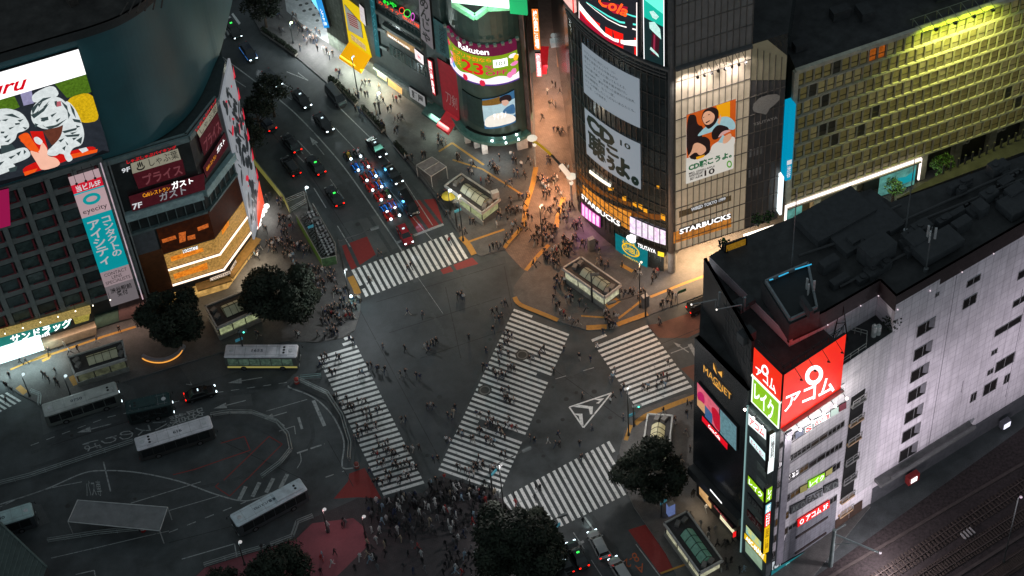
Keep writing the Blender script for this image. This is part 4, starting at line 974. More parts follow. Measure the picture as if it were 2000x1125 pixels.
# window column on the long lilac flank
wc=(1630,560,2.81)
cells=[]
for (x,y) in ((455,215),(438,345),(420,465),(405,575),(388,690),(373,795),(358,900)):
 qq=WML.q(wc,[(x,y),(x+95,y-45),(x+90,y+10),(x-3,y+58)]);u0_,u1_=(qq[0][0]+qq[3][0])/2,(qq[1][0]+qq[2][0])/2
 zt,zb=(qq[0][1]+qq[1][1])/2,(qq[2][1]+qq[3][1])/2;cells.append(rect(u0_,zb,u1_,zt))
rc=(1600,650,2.3675)
for (x,y,w,h,sk) in ((820,135,85,42,45),(765,240,58,45,28),(858,200,25,35,15),(780,175,25,20,12),(798,85,25,18,12),(703,285,25,35,15)):
 qq=WML.q(rc,[(x,y),(x+w,y-sk),(x+w-3,y-sk+h),(x-3,y+h)]);u0_,u1_=qq[0][0],qq[1][0]
 cells.append(rect(u0_,(qq[2][1]+qq[3][1])/2,u1_,(qq[0][1]+qq[1][1])/2))
uc=(1350,300,2.295)
for (x,y,w,h,sk) in ((1238,570,58,25,28),(1222,655,58,38,28),(1468,530,60,30,28),(1445,660,60,24,28),(1365,785,115,26,55),(1095,628,15,14,8)):
 qq=WML.q(uc,[(x,y),(x+w,y-sk),(x+w-2,y-sk+h),(x-2,y+h)]);u0_,u1_=qq[0][0],qq[1][0]
 cells.append(rect(u0_,(qq[2][1]+qq[3][1])/2,u1_,(qq[0][1]+qq[1][1])/2))
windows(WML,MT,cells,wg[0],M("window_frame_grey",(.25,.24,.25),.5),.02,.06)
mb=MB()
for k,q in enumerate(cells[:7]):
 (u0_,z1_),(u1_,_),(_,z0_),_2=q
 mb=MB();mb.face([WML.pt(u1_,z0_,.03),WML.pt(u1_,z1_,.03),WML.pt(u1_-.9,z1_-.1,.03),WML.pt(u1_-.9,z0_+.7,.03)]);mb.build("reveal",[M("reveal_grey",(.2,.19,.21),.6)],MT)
mb=MB()
for u in (9.5,23,36.5,50): WML.slab(mb,rect(u,6,u+.06,41),.04,.03,0,1)
for (u,z) in ((22,36),(22,27),(14,14)): WML.slab(mb,rect(u,z,u+.08,z+2.5),.05,.03,0,1)
mb.build("joint",[M("joint_grey",(.22,.2,.23),.7)],MT)
mb=MB();WML.slab(mb,rect(.2,5.2,16.5,5.8),1.4,1.4,0);mb.tube(WML.pt(2,5.9,1.3),WML.pt(16.5,5.9,1.3),.3,n=8);WML.slab(mb,rect(.1,0,60,3.6),.1,.1,1);mb.build("eave",[M("eave_grey",(.12,.12,.12),.6),M("base_grey",(.09,.09,.1),.6)],MT)
t=thing("red_shopfront_light","small red lit shopfront box at the foot of the lilac flank","sign",WML.pt(8,0,.5));mb=MB();p=G(1782,933,2.2);mb.box(p,(1.8,.8,1.6),.5);mb.build("box",[M("redbox",(.3,.03,.03),.5)],t);mb=MB();mb.box(p+Vector((.15,-.45,.1)),(1.0,.08,.9),.5);mb.build("lit_panel",[LWHITE],t)
t=thing("white_vending_light","white lit vending box further along the lilac flank","sign",G(1963,828,0));mb=MB();p=G(1963,827,1.4);mb.box(p,(1.4,.8,1.3),.5,0);mb.build("box",[M("vend_box",(.1,.1,.12),.5)],t);mb=MB();mb.box(p+Vector((.2,-.42,.05)),(1.1,.06,1.0),.5);mb.build("lit_panel",[E("vend_white",S(235,235,255),1.5)],t)
# red / green corner billboard
bcx=(1460,620,4.687)
RB=E("billboard_red",S(240,22,22),.95,.18,.25,S(255,60,20));GB=E("billboard_green",S(140,200,10),.9)
zt,zb=43.6,33.1
bt=thing("corner_billboard","bright red V-shaped rooftop billboard with white katakana lettering","billboard",(30.2,141,33))
uR=WMR.hit(*cr(bcx,868,160))[0];uR2=WMR.hit(*cr(bcx,835,650))[0];u1r=(uR+uR2)/2
mb=MB();WMR.slab(mb,rect(-.3,zb,u1r,zt),.45,.35,0,1,1);mb.build("panel",[RB,BLACK],bt)
LL=WMF.L[-1];uL=WMF.hit(*cr(bcx,85,295))[0];zg=WMF.hit(*cr(bcx,300,740))[1];zm=(WMF.hit(*cr(bcx,85,520))[1]+zg)/2
mb=MB();WMF.slab(mb,rect(uL,zm+.15,LL+.3,zt),.45,.35,0,1,1);mb.build("side_panel",[RB,BLACK],bt)
mb=MB();WMF.slab(mb,rect(uL,zb,LL+.3,zm-.1),.45,.35,0,1,1);mb.build("green_panel",[GB,BLACK],bt)
mb=MB();WMF.slab(mb,rect(uL-.1,zm-.1,LL+.35,zm+.15),.6,.3,0);WMF.slab(mb,rect(uL,zb,uL+.18,zm-.1),.5,.1,0);WMF.slab(mb,rect(uL,zb,LL+.3,zb+.18),.5,.1,0);WMF.slab(mb,rect(LL+.12,zb,LL+.3,zm-.1),.5,.1,0);mb.build("border",[E("sign_border",S(240,255,235),1.3)],bt)
mb=MB();WMR.text(mb,"アコム",WMR.q(bcx,[(330,690),(770,500),(770,650),(300,850)]),.5,0,True);ring(mb,WMR,bcx,583,505,78,95,.45,.5,0,rot=.5)
mb.build("lettering",[LWHITE],bt)
mb=MB();WMF.text(mb,"アコム",WMF.q(bcx,[(105,425),(285,560),(290,690),(105,500)]),.5,0,True);ring(mb,WMF,bcx,190,465,30,52,.45,.5,0,rot=-.3)
WMF.text(mb,"レイク",WMF.q(bcx,[(95,570),(270,760),(265,960),(90,720)]),.5,0,True);mb.build("lettering",[LWHITE],bt)
mb=MB()
for z in (zt+.5,zt+.9):
 mb.tube(WMR.pt(-.3,z,-.1),WMR.pt(u1r,z,-.1),.04,n=5);mb.tube(WMF.pt(uL,z,-.1),WMF.pt(LL+.3,z,-.1),.04,n=5)
for k in range(9): u=u1r*k/8;mb.tube(WMR.pt(u,40,-.1),WMR.pt(u,zt+.9,-.1),.04,n=5)
mb.build("top_rail",[BLACK],bt)
mb=MB();WMR.slab(mb,rect(-.2,zb-.35,u1r+.2,zb-.1),1.0,1.0,0);mb.build("walkway",[M("walkway_steel",(.4,.4,.38),.4,.5)],bt)
ordn=["first","second","third","fourth","fifth","sixth","seventh","eighth","ninth","tenth","eleventh","twelfth"]
nl=0
for k in range(4):
 u=1.3+k*2.1;t=thing("billboard_arm_lamp","%s arm lamp from the corner above the red billboard" % ordn[k],"lamp",WMR.pt(u,zt,.3),group="arm lamps above the red billboard");mb=MB();mb.tube(WMR.pt(u-.2,zt+.9,-.1),WMR.pt(u,zt-.9,1.9),.035,n=5);mb.build("arm",[BLACK],t);mb=MB();mb.tube(WMR.pt(u,zt-.9,1.9),WMR.pt(u,zt-1.1,1.55),.06,.14,n=8);mb.build("shade",[BLACK],t)
for k in range(6):
 u=-.1+k*(u1r/5);P=WMR.pt(u,zb-.6,1.7);t=thing("billboard_uplight","%s floodlight from the corner under the red billboard" % ordn[k],"lamp",WMR.pt(u,zb-.5,.6),group="floodlights under the red billboard");mb=MB();mb.tube(WMR.pt(u,zb-.3,1.0),P,.05,n=5);mb.build("arm",[BLACK],t);mb=MB();mb.ball(P,.17,nu=8);mb.build("bulb",[BULB],t)
 lamp("uplight",'POINT',WMR.pt(u,zb-1.2,2.6),330,(1,.95,.92),.15)
for k in range(4):
 u=uL+.1+k*(LL-uL)/3;P=WMF.pt(u,zb-.7,1.5);t=thing("billboard_uplight","%s floodlight from the left under the green panel" % ordn[k],"lamp",WMF.pt(u,zb-.5,.6),group="floodlights under the green panel");mb=MB();mb.tube(WMF.pt(u,zb-.3,1.0),P,.05,n=5);mb.build("arm",[BLACK],t);mb=MB();mb.ball(P,.17,nu=8);mb.build("bulb",[BULB],t)
 lamp("uplight",'POINT',WMF.pt(u,zb-.4,1.9),45,(.95,1,.95),.15)
# narrow sign tower on the corner
tc=(1440,780,3.258)
WT=Wall([tuple(WMF.pt(uL-.1,0,.9).xy),tuple(WMF.pt(LL+.2,0,.9).xy)])
mb=MB();WT.slab(mb,rect(0,.2,WT.L[-1],zb-.7),0,.9,0);mb.build("sign_tower",[M("sign_tower_wall",(.1,.12,.125),.3,noise=.3)],MT)
mb=MB();WT.slab(mb,rect(-.08,.2,.1,zb-.6),.1,.2,0);mb.build("edge_tube",[E("edge_glow",S(150,190,190),.7)],MT)
def tsign(name,label,quad,mat,txt=None,tm=None,W=WT,off=.15,th=.15,rel=((.08,.85),(.92,.85),(.92,.15),(.08,.15))):
 return sign(name,label,W,tc,quad,[mat,BLACK],off,th,texts=[(txt,rel,tm or LWHITE,{"rel": True,"bold": True})] if txt else ())
WPAN=E("lit_white_panel",S(245,255,255),1.2,.12,1.5)
tsign("white_top_sign","wide white lit panel with red marks at the top of the sign tower",[(78,85),(190,190),(188,255),(75,155)],WPAN,"アコム",LRED)
tsign("tenant_sign","pale cyan tenant sign with pink letters upper on the sign tower",[(85,228),(183,340),(183,388),(85,268)],E("lit_cyanwhite",S(215,250,250),1.1),"ネイル 占い",E("pink_ink",S(220,50,110),.8))
tsign("tenant_sign","lime green tenant sign halfway down the sign tower",[(75,480),(175,595),(172,650),(72,530)],LGRN,"レイク",LWHITE)
tsign("tenant_sign","dark red unlit tenant sign low on the sign tower",[(68,695),(160,800),(158,845),(66,735)],M("dull_red_sign",(.13,.015,.02),.5),"アコム",M("dull_white",(.35,.33,.33),.6,noise=0))
tsign("tenant_sign","grey unlit tenant sign with ring mark under the lime sign",[(70,590),(165,700),(163,745),(68,630)],M("dull_grey_sign",(.05,.055,.06),.5),"O EAST",M("dull_grey_ink",(.2,.22,.22),.6,noise=0))
tsign("lit_window_sign","yellow and blue lit window pair near the foot of the sign tower",[(62,795),(158,905),(156,955),(60,845)],E("yellow_window",S(235,215,60),1.0,.5,1.2,S(80,180,200)))
tsign("yellow_fascia","yellow lit fascia above the glass doors of the sign tower",[(52,845),(190,985),(188,1040),(50,880)],LYEL,"ABC-MART",LWHITE)
mb=MB();WT.slab(mb,WT.q(tc,[(55,900),(160,1020),(158,1085),(55,965)]),.1,.05,0);mb.build("glass_door",[E("door_glow",S(170,200,170),.7,.4,.8)],MT)
mb=MB()
for (x,y) in ((130,190),(130,390),(125,475),(125,560),(120,650),(118,740)):
 mb=MB();WT.slab(mb,WT.q(tc,[(x,y),(x+55,y+62),(x+55,y+110),(x,y+50)]),.08,.05,0);mb.build("window",[M("tower_blind",(.2,.23,.22),.4,noise=.3,scale=3)],MT)
WS2=Wall([tuple(WMR.pt(-.15,0,1.2).xy),tuple(WMR.pt(1.05,0,1.2).xy)])
for (lb,q,mt,tx,tm) in (("white strip sign with small black letters at the top of the corner blade",[(205,225),(240,205),(233,370),(198,390)],WPAN,"酒\n場\n目\n利",BLKT),("plain white strip sign second from the top of the corner blade",[(195,392),(232,372),(226,450),(188,472)],WPAN,None,None),
 ("green strip sign on the corner blade",[(183,572),(220,548),(214,630),(178,655)],LGRN,"レ\nイ",LWHITE),("light blue strip sign on the corner blade",[(178,672),(213,650),(209,705),(174,728)],E("sky_strip",S(130,200,220),.8),"学\n院",LWHITE),
 ("red strip sign with white letters on the corner blade",[(174,730),(209,707),(204,790),(170,815)],LRED,"O\nN\nN\nD",LWHITE),("yellow strip sign at the foot of the corner blade",[(170,817),(204,792),(196,965),(162,985)],LYEL,"居\n酒\n屋",E("amber_ink",S(190,140,20),.6))):
 sign("blade_sign",lb,WS2,tc,q,[mt,BLACK],.1,.5,texts=[(tx,((.15,.92),(.85,.92),(.85,.08),(.15,.08)),tm,{"rel": True,"bold": True})] if tx else ())
mb=MB();WMR.slab(mb,rect(-.1,3.5,1.0,zb-.6),1.15,.3,0);mb.build("blade_frame",[M("blade_grey",(.3,.28,.33),.5)],MT)
for (lb,q,mt,tx,tm) in (("red horizontal sign with white katakana on the tiled face",[(232,780),(425,660),(425,705),(232,825)],LRED,"O アコム 3F",LWHITE),("grey sign reading EAST on the tiled face",[(285,640),(385,590),(385,635),(285,690)],M("east_grey",(.2,.21,.23),.5),"EAST",BLKT),
 ("lime green window sign on the tiled face",[(297,545),(395,495),(395,535),(297,590)],E("lime_win",S(150,225,20),1.0),"レイク",LWHITE),("white window sign with red figures under the billboard",[(328,180),(428,130),(428,165),(328,220)],WPAN,"占い 館",LRED),
 ("small white window sign with a red curl",[(275,225),(320,200),(320,235),(275,258)],WPAN,"S",LRED),("pale plain window sign under the billboard",[(432,122),(478,98),(478,138),(432,160)],E("pale_mint",S(205,225,215),.8),None,None),
 ("dark red window sign beside the stair bay",[(483,92),(525,68),(525,108),(483,130)],M("dull_crimson",(.2,.03,.05),.5),None,None),("blue-grey window sign under the billboard",[(218,255),(268,228),(268,265),(218,295)],M("slate_sign",(.2,.22,.3),.4),None,None),
 ("dark notice strip beside the EAST sign",[(190,700),(280,655),(280,695),(190,748)],M("notice_dark",(.04,.045,.05),.4),"AK O",M("dull_grey_ink",(.2,.22,.22),.6,noise=0)),("dark notice strip right of the EAST sign",[(392,578),(478,535),(478,580),(392,622)],M("notice_dark",(.04,.045,.05),.4),"X D",M("dull_grey_ink",(.2,.22,.22),.6,noise=0)),
 ("white square sign with black ring near the ground",[(80,1035),(130,1010),(128,1075),(78,1105)],E("ring_sign",S(210,220,225),.7),"O",BLKT),("small yellow blind window sign in the fifth window row",[(247,585),(290,562),(290,600),(247,622)],E("dim_yellow",S(170,160,90),.5),None,None),("pale yellow window sign right of the lime sign",[(402,490),(442,462),(440,498),(400,518)],E("dim_yellow2",S(190,180,110),.55),None,None)):
 sign("face_sign",lb,WMR,mc,q,[mt,BLACK],.25,.12,texts=[(tx,((.06,.88),(.94,.88),(.94,.12),(.06,.12)),tm,{"rel": True,"bold": True})] if tx else ())
t=sign("teal_base_sign","long pale teal lit lettering strip along the foot of the tiled face",WMR,mc,[(75,1085),(415,890),(410,915),(70,1125)],[E("teal_strip_sign",S(40,130,140),.6),BLACK],.3,.2,texts=[("ロ ー ヤ ル 渋 谷 館",((.25,.9),(.97,.9),(.97,.1),(.25,.1)),E("teal_ink",S(150,240,240),1),{"rel": True})])
# black front with lettering and screen
kc=(1350,700,4.167)
mb=MB();WMF.slab(mb,rect(0,8.5,uL-.4,34.9),.7,.7,0,1,1);mb.face([WMF.pt(0,34.9,0),WMF.pt(uL-.4,34.9,0),WMF.pt(uL-.4,34.9,.7),WMF.pt(0,34.9,.7)]);mb.build("front_box",[M("front_box_black",(.014,.016,.019),.25,noise=.4,scale=.3),M("front_box_side",(.03,.035,.038),.4)],MT)
WMX=Wall([tuple(WMF.pt(0,0,.7).xy),tuple(WMF.pt(uL-.4,0,.7).xy)])
sign("gold_name_sign","gold outlined letters with a raised triangle mark on the black front",WMX,kc,[(105,45),(330,285),(330,345),(105,110)],[M("sign_backer",(.016,.016,.018),.4)],.04,.03,texts=[("MAGNET",((.0,.95),(1,.95),(1,.05),(0,.05)),E("gold_letter",S(240,175,80),1.0),{"rel": True})])
mb=MB();t=bpy.data.objects["gold_name_sign"]
WMX.poly(mb,[WMX.hit(*cr(kc,*p)) for p in ((185,30),(185,80),(215,130))],.1,0);WMX.poly(mb,[WMX.hit(*cr(kc,*p)) for p in ((255,105),(222,105),(255,155))],.1,0);WMX.poly(mb,[WMX.hit(*cr(kc,*p)) for p in ((182,190),(182,200),(252,272),(252,260))],.1,0)
mb.build("triangle_mark",[E("gold_letter",S(240,175,80),1.0)],t)
def mscreen(t,q,off):
 ms=[E("ms_pink",S(235,110,130),.9,.4,1.5),E("ms_magenta",S(200,30,100),.95,.4,4),E("ms_sand",S(225,170,120),.9,.4,3),E("ms_red",S(200,20,50),.95,.35,2.2),E("ms_water",S(120,165,175),.8,.7,2.5),E("ms_blue",S(70,110,160),.8,.4,3)]
 mb=MB()
 art(WMX,mb,kc,off+.01,[(ms[0],[(62,185),(240,400),(240,600),(62,360)]),(ms[2],[(62,300),(130,380),(130,450),(62,370)]),(ms[1],[(65,265),(95,262),(122,300),(122,370),(95,340),(65,325)]),(ms[5],[(125,370),(190,450),(180,540),(125,470)]),(ms[3],[(175,380),(215,400),(255,470),(250,590),(215,560),(190,490)]),(ms[4],[(250,405),(382,550),(380,745),(250,600)])],ms)
 mb.build("picture",ms,t)
sign("front_screen","slanted street screen with pink and sea picture on the black front",WMX,kc,[(62,185),(384,552),(380,745),(60,375)],[E("ms_base",S(60,50,60),.8),BLACK],.25,.25,extra=mscreen,cat="screen")
sign("red_screen_strip","red strip with white letters under the slanted screen",WMX,kc,[(115,450),(322,680),(318,728),(112,490)],[E("strip_red",S(225,15,35),.95),BLACK],.5,.2,texts=[("Coca-Cola",((.26,.85),(.72,.85),(.72,.2),(.26,.2)),LWHITE,{"rel": True,"bold": True})])
ec=(1340,900,5.0)
mb=MB();WMF.slab(mb,rect(0,6.6,uL-.2,8.2),1.6,1.6,0);mb.build("canopy",[M("canopy_charcoal",(.03,.032,.034),.4)],MT)
mb=MB();WMF.slab(mb,WMF.q(ec,[(130,145),(252,300),(248,465),(135,320)]),.1,.05,0);mb.build("entrance_opening",[E("entrance_glow",S(235,190,130),.9,.5,.5,S(160,110,60))],MT)
mb=MB();WMF.slab(mb,WMF.q(ec,[(340,520),(490,700),(485,730),(335,560)]),.1,.05,0);mb.build("shop_window",[E("cream_window",S(240,230,190),1.2,.3)],MT)
lamp("entrance_light",'AREA',WMF.pt(2.2,2.6,1.0),90,(1,.8,.55),(2.5,2.5),(WMF.pt(2,0,4)-WMF.pt(2,2.6,1)).to_track_quat('-Z','Y').to_euler())
sign("white_script_sign","small white lit sign over the street canopy",WMF,ec,[(340,205),(455,340),(455,355),(340,222)],[LWHITE,BLACK],1.8,.1)
sign("red_script_sign","dark red fascia with thin pink script along the street front",WMF,ec,[(262,325),(505,610),(500,640),(260,350)],[M("maroon_fascia",(.1,.015,.02),.5),BLACK],.8,.6,texts=[("Coffee & Shop",((.25,.8),(.75,.8),(.75,.2),(.25,.2)),E("pink_script",S(240,120,120),1),{"rel": True})])
sign("red_corner_sign","small red vertical lit sign at the corner doorway",WMF,ec,[(515,660),(548,650),(545,700),(515,715)],[LRED,BLACK],1.0,.3)
# ================================================================== left block: stacked shops, grid facade and huge screen
WL=Wall([(-90,185.3),(-54.1,196.1)]);WLC=Wall([(-54.1,196.1),(-42.5,199.4)]);WLR=Wall([(-42.5,199.4),(-38.5,206.4)]);WLE=Wall([(-38.5,206.4),(-37.7,213.6)])
LB=thing("station_front_block","teal-dark block with a giant kitten screen over a grid facade","building",(-54,196,0))
def smooth_line(P,n=5): return arc_pts(P,n)
mb=MB();mb.prism([(-90,185.3),(-54.1,196.1),(-54.1,225),(-95,225)],0,33,0,2)
arc=[(-54.1,196.1),(-50.5,197.2),(-47.3,198.6),(-44.6,200.7),(-42.4,203.5),(-40.8,207),(-39.2,212.5),(-37.9,218),(-35,240)]
arc=arc_pts(arc,5)
mb.prism([(-90,185.3)]+arc+[(-60,250),(-100,235)],33,55.0,1,2)
mb.build("wall",[M("grid_recess",(.02,.028,.028),.5),M("teal_black_glass",(.022,.115,.135),.5,noise=.2,scale=.12,spec=.6),M("brown_roof",(.035,.032,.03),.9,noise=.6,scale=.4)],LB)
mb=MB()
for a,b in zip([(-90,185.3)]+arc,arc):
 W_=Wall([a,b]);W_.slab(mb,rect(0,54.6,W_.L[-1],56),.02,.3,0);mb.face([W_.pt(0,56,-.28),W_.pt(W_.L[-1],56,-.28),W_.pt(W_.L[-1],56,.02),W_.pt(0,56,.02)])
mb.build("parapet",[M("parapet_dark",(.03,.035,.036),.6)],LB)
mb=MB()
for k in range(8):
 p=Vector((-52+k*1.6,201+k*1.4,55));mb=MB();mb.box(p+Vector((-2,3,.6)),(1.2,3.0,1.2),.5+k*.1);mb.build("roof_unit",[M("roof_rust",(.06,.05,.045),.8,noise=.5)],LB)
mb=MB()
for k in range(6): mb.tube(G(235+k*16,30-k*3,56),G(250+k*14,5-k*5,56),.12,n=5)
mb.build("roof_pipe",[_mats["roof_rust"]],LB)
# grid facade below the screen
LL2=WL.L[-1];gridm=M("grey_concrete_grid",(.17,.19,.185),.75,noise=.2,scale=.8)
mb=MB();pitch=3.75;u=LL2-.35;cols=[]
while u > -1: cols.append(u);u -= pitch
for u in cols: WL.slab(mb,rect(u-.42,6.2,u+.32,33),.5,.5,0)
fl=[6.4+k*3.32 for k in range(9)]
for z in fl: WL.slab(mb,rect(0,z-.3,LL2,z+.75),.3,.3,0)
mb.build("grid_frame",[gridm],LB)
wcells=[(u-pitch+.35,z+.75,u-.45,z+2.95) for u in cols for z in fl[:-1]]
wp=[M("teal_blind",(.05,.08,.08),.5,noise=.5,scale=.9),M("dark_blind",(.03,.045,.045),.4,noise=.5,scale=.9),M("office_teal",(.05,.08,.075),.3,noise=.6,scale=1.4)]
redm=M("red_divider",(.16,.02,.03),.5)
random.seed(11)
for k,(a,b,c_,d) in enumerate(wcells):
 mb=MB();WL.slab(mb,rect(a+.1,b,c_-.55,d-.3),.08,.06,0);w_=mb.build("window",[wp[random.randrange(3)]],LB)
 mb=MB();WL.slab(mb,rect(c_-.5,b,c_-.22,d),.45,.4,0);WL.slab(mb,rect(a+.6,b-.05,c_-.3,b+.12),.36,.1,0)
 mb.build("divider",[redm],w_)
# screen --------------------------------------------------------------
kt=(0,80,4.017)
cs={n: E("cat_"+n,S(*c),s,*x) for n,c,s,x in (("white",(246,246,246),1.05,()),("green",(95,135,35),.9,(.75,3.0)),("yellow",(240,195,25),.95,(.6,3.2)),("fur",(228,235,235),1.0,(.32,1.6)),("stripe",(60,76,78),.9,(.3,2.5)),
 ("dark",(45,50,58),.9,(.5,1.0)),("lilac",(165,160,200),.9,(.4,1.5)),("red",(215,25,20),1.0,(.3,1.5)),("orange",(245,90,25),1.05,(.3,2.0)),("skin",(250,190,165),1.0,(.15,.6)),("pink",(190,100,110),.9,()),("brown",(110,60,45),.9,(.4,2.0)),("purple",(60,20,35),.9,()),("night",(16,18,22),.9,()),("redink",(215,10,30),1.0,()))}
ms=list(cs.values());C=cs
def cats(t,q,off):
 mb=MB();P=[]
 def p(m,*pts): P.append((cs[m],list(pts)))
 p("dark",(-400,520),(415,310),(640,240),(790,600),(860,870),(0,1080),(-400,1180))
 p("green",(415,310),(668,238),(720,380),(520,430));p("yellow",(505,435),(720,372),(790,604),(640,632),(560,560));p("green",(-300,520),(100,400),(150,500),(0,560))
 p("lilac",(150,385),(240,360),(260,470),(180,490));p("yellow",(-200,560),(10,540),(12,630),(-200,660))
 p("fur",(240,400),(410,318),(470,410),(340,450),(250,470));p("dark",(640,640),(790,604),(850,850),(700,820))
 p("brown",(330,690),(480,640),(520,760),(400,800));p("red",(170,960),(700,800),(765,830),(560,905),(180,1045));p("orange",(550,870),(760,830),(755,855),(560,905));p("red",(230,690),(330,690),(370,830),(280,850));p("orange",(180,1010),(290,980),(270,1010),(190,1040))
 # large kitten: body, head, paws
 p("fur",(500,440),(560,480),(610,560),(660,700),(640,800),(560,820),(530,900),(480,860),(350,880),(380,830),(470,740),(490,650))
 p("fur",(235,520),(300,440),(400,412),(480,430),(540,500),(550,590),(480,650),(350,680),(265,640),(240,600))
 p("fur",(370,830),(450,790),(480,840),(440,885),(360,880));p("fur",(490,850),(540,860),(570,910),(530,935),(505,905));p("fur",(610,830),(670,815),(688,840),(640,860));p("fur",(255,740),(290,730),(335,770),(310,800),(270,780))
 for s in ([(240,510),(330,430),(400,420),(300,470),(250,560)],[(235,560),(290,540),(380,470),(340,530),(260,590)],[(310,585),(370,575),(375,600),(330,612)],[(265,625),(295,635),(275,655)],[(470,450),(520,490),(530,540),(500,500)],[(540,470),(575,520),(590,590),(560,540)],
              [(350,655),(430,640),(520,590),(450,650),(380,675)],[(480,690),(600,660),(590,680),(500,705)],[(500,720),(620,710),(610,730),(520,735)],[(560,590),(620,600),(630,625),(575,615)],[(590,760),(640,730),(630,790)],[(505,765),(530,790),(520,800)]): p("stripe",*s)
 p("pink",(430,458),(470,452),(475,490),(440,498));p("stripe",(420,455),(440,450),(438,500),(424,480))
 # left kittens
 p("fur",(-150,560),(30,500),(170,540),(235,650),(180,690),(130,700),(120,740),(0,830),(-150,860));p("fur",(-150,660),(30,635),(100,680),(130,740),(60,800),(-150,850));p("fur",(-100,900),(110,830),(200,810),(245,880),(150,930),(-100,1000));p("fur",(-200,1000),(40,920),(130,960),(60,1010),(-200,1090))
 for s in ([(20,560),(90,550),(160,590),(90,575)],[(110,625),(150,622),(148,635),(115,640)],[(170,655),(210,660),(190,675)],[(0,690),(30,690),(25,705),(0,705)],[(0,600),(60,590),(40,610)],[(30,770),(80,745),(60,775)],[(0,800),(90,790),(120,830),(0,870)],[(60,980),(130,960),(120,1000),(70,1010)],[(180,830),(200,850),(180,870)],[(-80,620),(0,600),(-20,640)],
              [(312,598),(345,590),(368,592),(340,612),(318,610)],[(262,642),(285,640),(280,656),(268,655)],[(290,480),(330,450),(300,500)],[(330,500),(380,450),(350,500)],[(270,545),(300,520),(280,560)],[(390,560),(440,540),(400,580)],[(430,600),(470,580),(440,620)],
              [(520,520),(545,560),(530,590)],[(590,640),(625,650),(595,662)],[(540,700),(600,690),(560,712)],[(450,760),(500,740),(470,775)],[(480,820),(510,800),(500,840)],[(560,740),(600,735),(570,760)],[(130,600),(180,590),(150,615)],[(60,660),(110,650),(70,675)],[(20,730),(60,715),(40,745)],[(120,860),(160,840),(140,880)],[(60,890),(120,870),(80,905)],[(-40,940),(30,920),(-10,960)],[(330,640),(365,665),(332,646)],[(325,650),(350,685),(328,655)]): p("stripe",*s)
 p("orange",(130,725),(210,688),(250,760),(320,860),(300,880),(215,830),(160,760));p("skin",(215,830),(300,860),(320,760),(370,830),(360,880),(440,895),(475,955),(320,1000),(285,940));p("orange",(150,760),(240,745),(300,860),(240,830))
 for k,(m,pts) in enumerate(P): WL.poly(mb,[(min(max(WL.hit(*cr(kt,*c))[0],q[0][0]),q[1][0]),min(max(WL.hit(*cr(kt,*c))[1],q[2][1]),q[0][1])) for c in (pts if m is cs["stripe"] else soft(pts))],off+.012+k*.0015,ms.index(m))
 mb.build("picture",ms,t)
zw=WL.hit(*cr(kt,668,238))[1]
u1s=38.75;u0s=6.0
st=sign("kitten_screen","giant street screen showing tabby kittens under a white band",WL,None,rect(u0s,34.4,u1s,53.5),[cs["night"],BLACK],.45,.45,extra=cats,cat="screen")
mb=MB();WL.slab(mb,rect(u0s,zw,u1s,53.5),.6,.12,0);mb.build("white_band",[E("band_white",S(250,250,250),1.5)],st)
mb=MB();q=WL.q(kt,[(-330,380),(205,235),(200,350),(-330,480)]);WL.text(mb,"Churu",q,.64,0,True,.25);mb.build("lettering",[cs["redink"]],st)
# vertical banner
ab=thing("eye_banner","tall pink and teal banner for contact lenses hanging on the grid facade","banner",WL.pt(34.5,5,.6))
ub0,ub1=32.4,36.65
secs=[(32.2,30.6,"bn_pink",(200,170,175)),(30.6,28.9,"bn_red",(225,30,55)),(28.9,28.6,"bn_cyan",(40,180,190)),(28.6,23.9,"bn_pink",None),(23.9,12.2,"bn_teal",(8,160,170)),(12.2,9.0,"bn_pinkgrey",(165,145,150)),(9.0,8.0,"bn_dim",(120,112,116)),(8.0,4.6,"bn_dim",(110,102,108))]
for z1,z0,n,c_ in secs:
 mb=MB();WL.slab(mb,rect(ub0,z0,ub1,z1),.62,.1,0);mb.build("panel",[E(n,S(*c_),.75,.1,.5) if c_ else _mats[n]],ab)
mb=MB();WL.text(mb,"当ビル5F",rect(ub0+.5,29.1,ub1-.3,30.3),.66,0,True);mb.build("lettering",[LSOFT],ab)
mb=MB();WL.text(mb,"コ\nン\nタ\nク\nト\nの",rect(ub0+2.45,14.6,ub1-.35,23.0),.66,0,True);WL.text(mb,"ア\nイ\nシ\nテ\nィ",rect(ub0+.4,13.6,ub0+2.2,22.9),.66,0,True);mb.build("lettering",[E("bn_ink_pale",S(205,195,200),.7)],ab)
mb=MB();WL.text(mb,"eyecity",rect(ub0+.4,24.3,ub1-.4,25.5),.66,0);WL.text(mb,"CONTACT\nLENS\nSPECIALISTS",rect(ub0+.3,9.4,ub1-.3,11.8),.66);WL.text(mb,"渋谷駅前\n受付",rect(ub0+.6,6.3,ub1-.5,8.4),.66,0,True);mb.build("lettering",[M("ink_charcoal",(.05,.05,.055),.6,noise=0)],ab)
mb=MB();uu,zz=(ub0+ub1)/2,27.1
n=24
for k in range(n):
 g0,g1=2*math.pi*k/n,2*math.pi*(k+1)/n
 def e(g,s,f=1): return WL.pt(uu+math.cos(g)*1.25*s,zz+math.sin(g)*1.1*s*f,.66)
 mb.face([e(g0,.62,.75),e(g0,1),e(g1,1),e(g1,.62,.75)])
mb.build("emblem",[E("bn_teal2",S(10,160,165),.75)],ab)
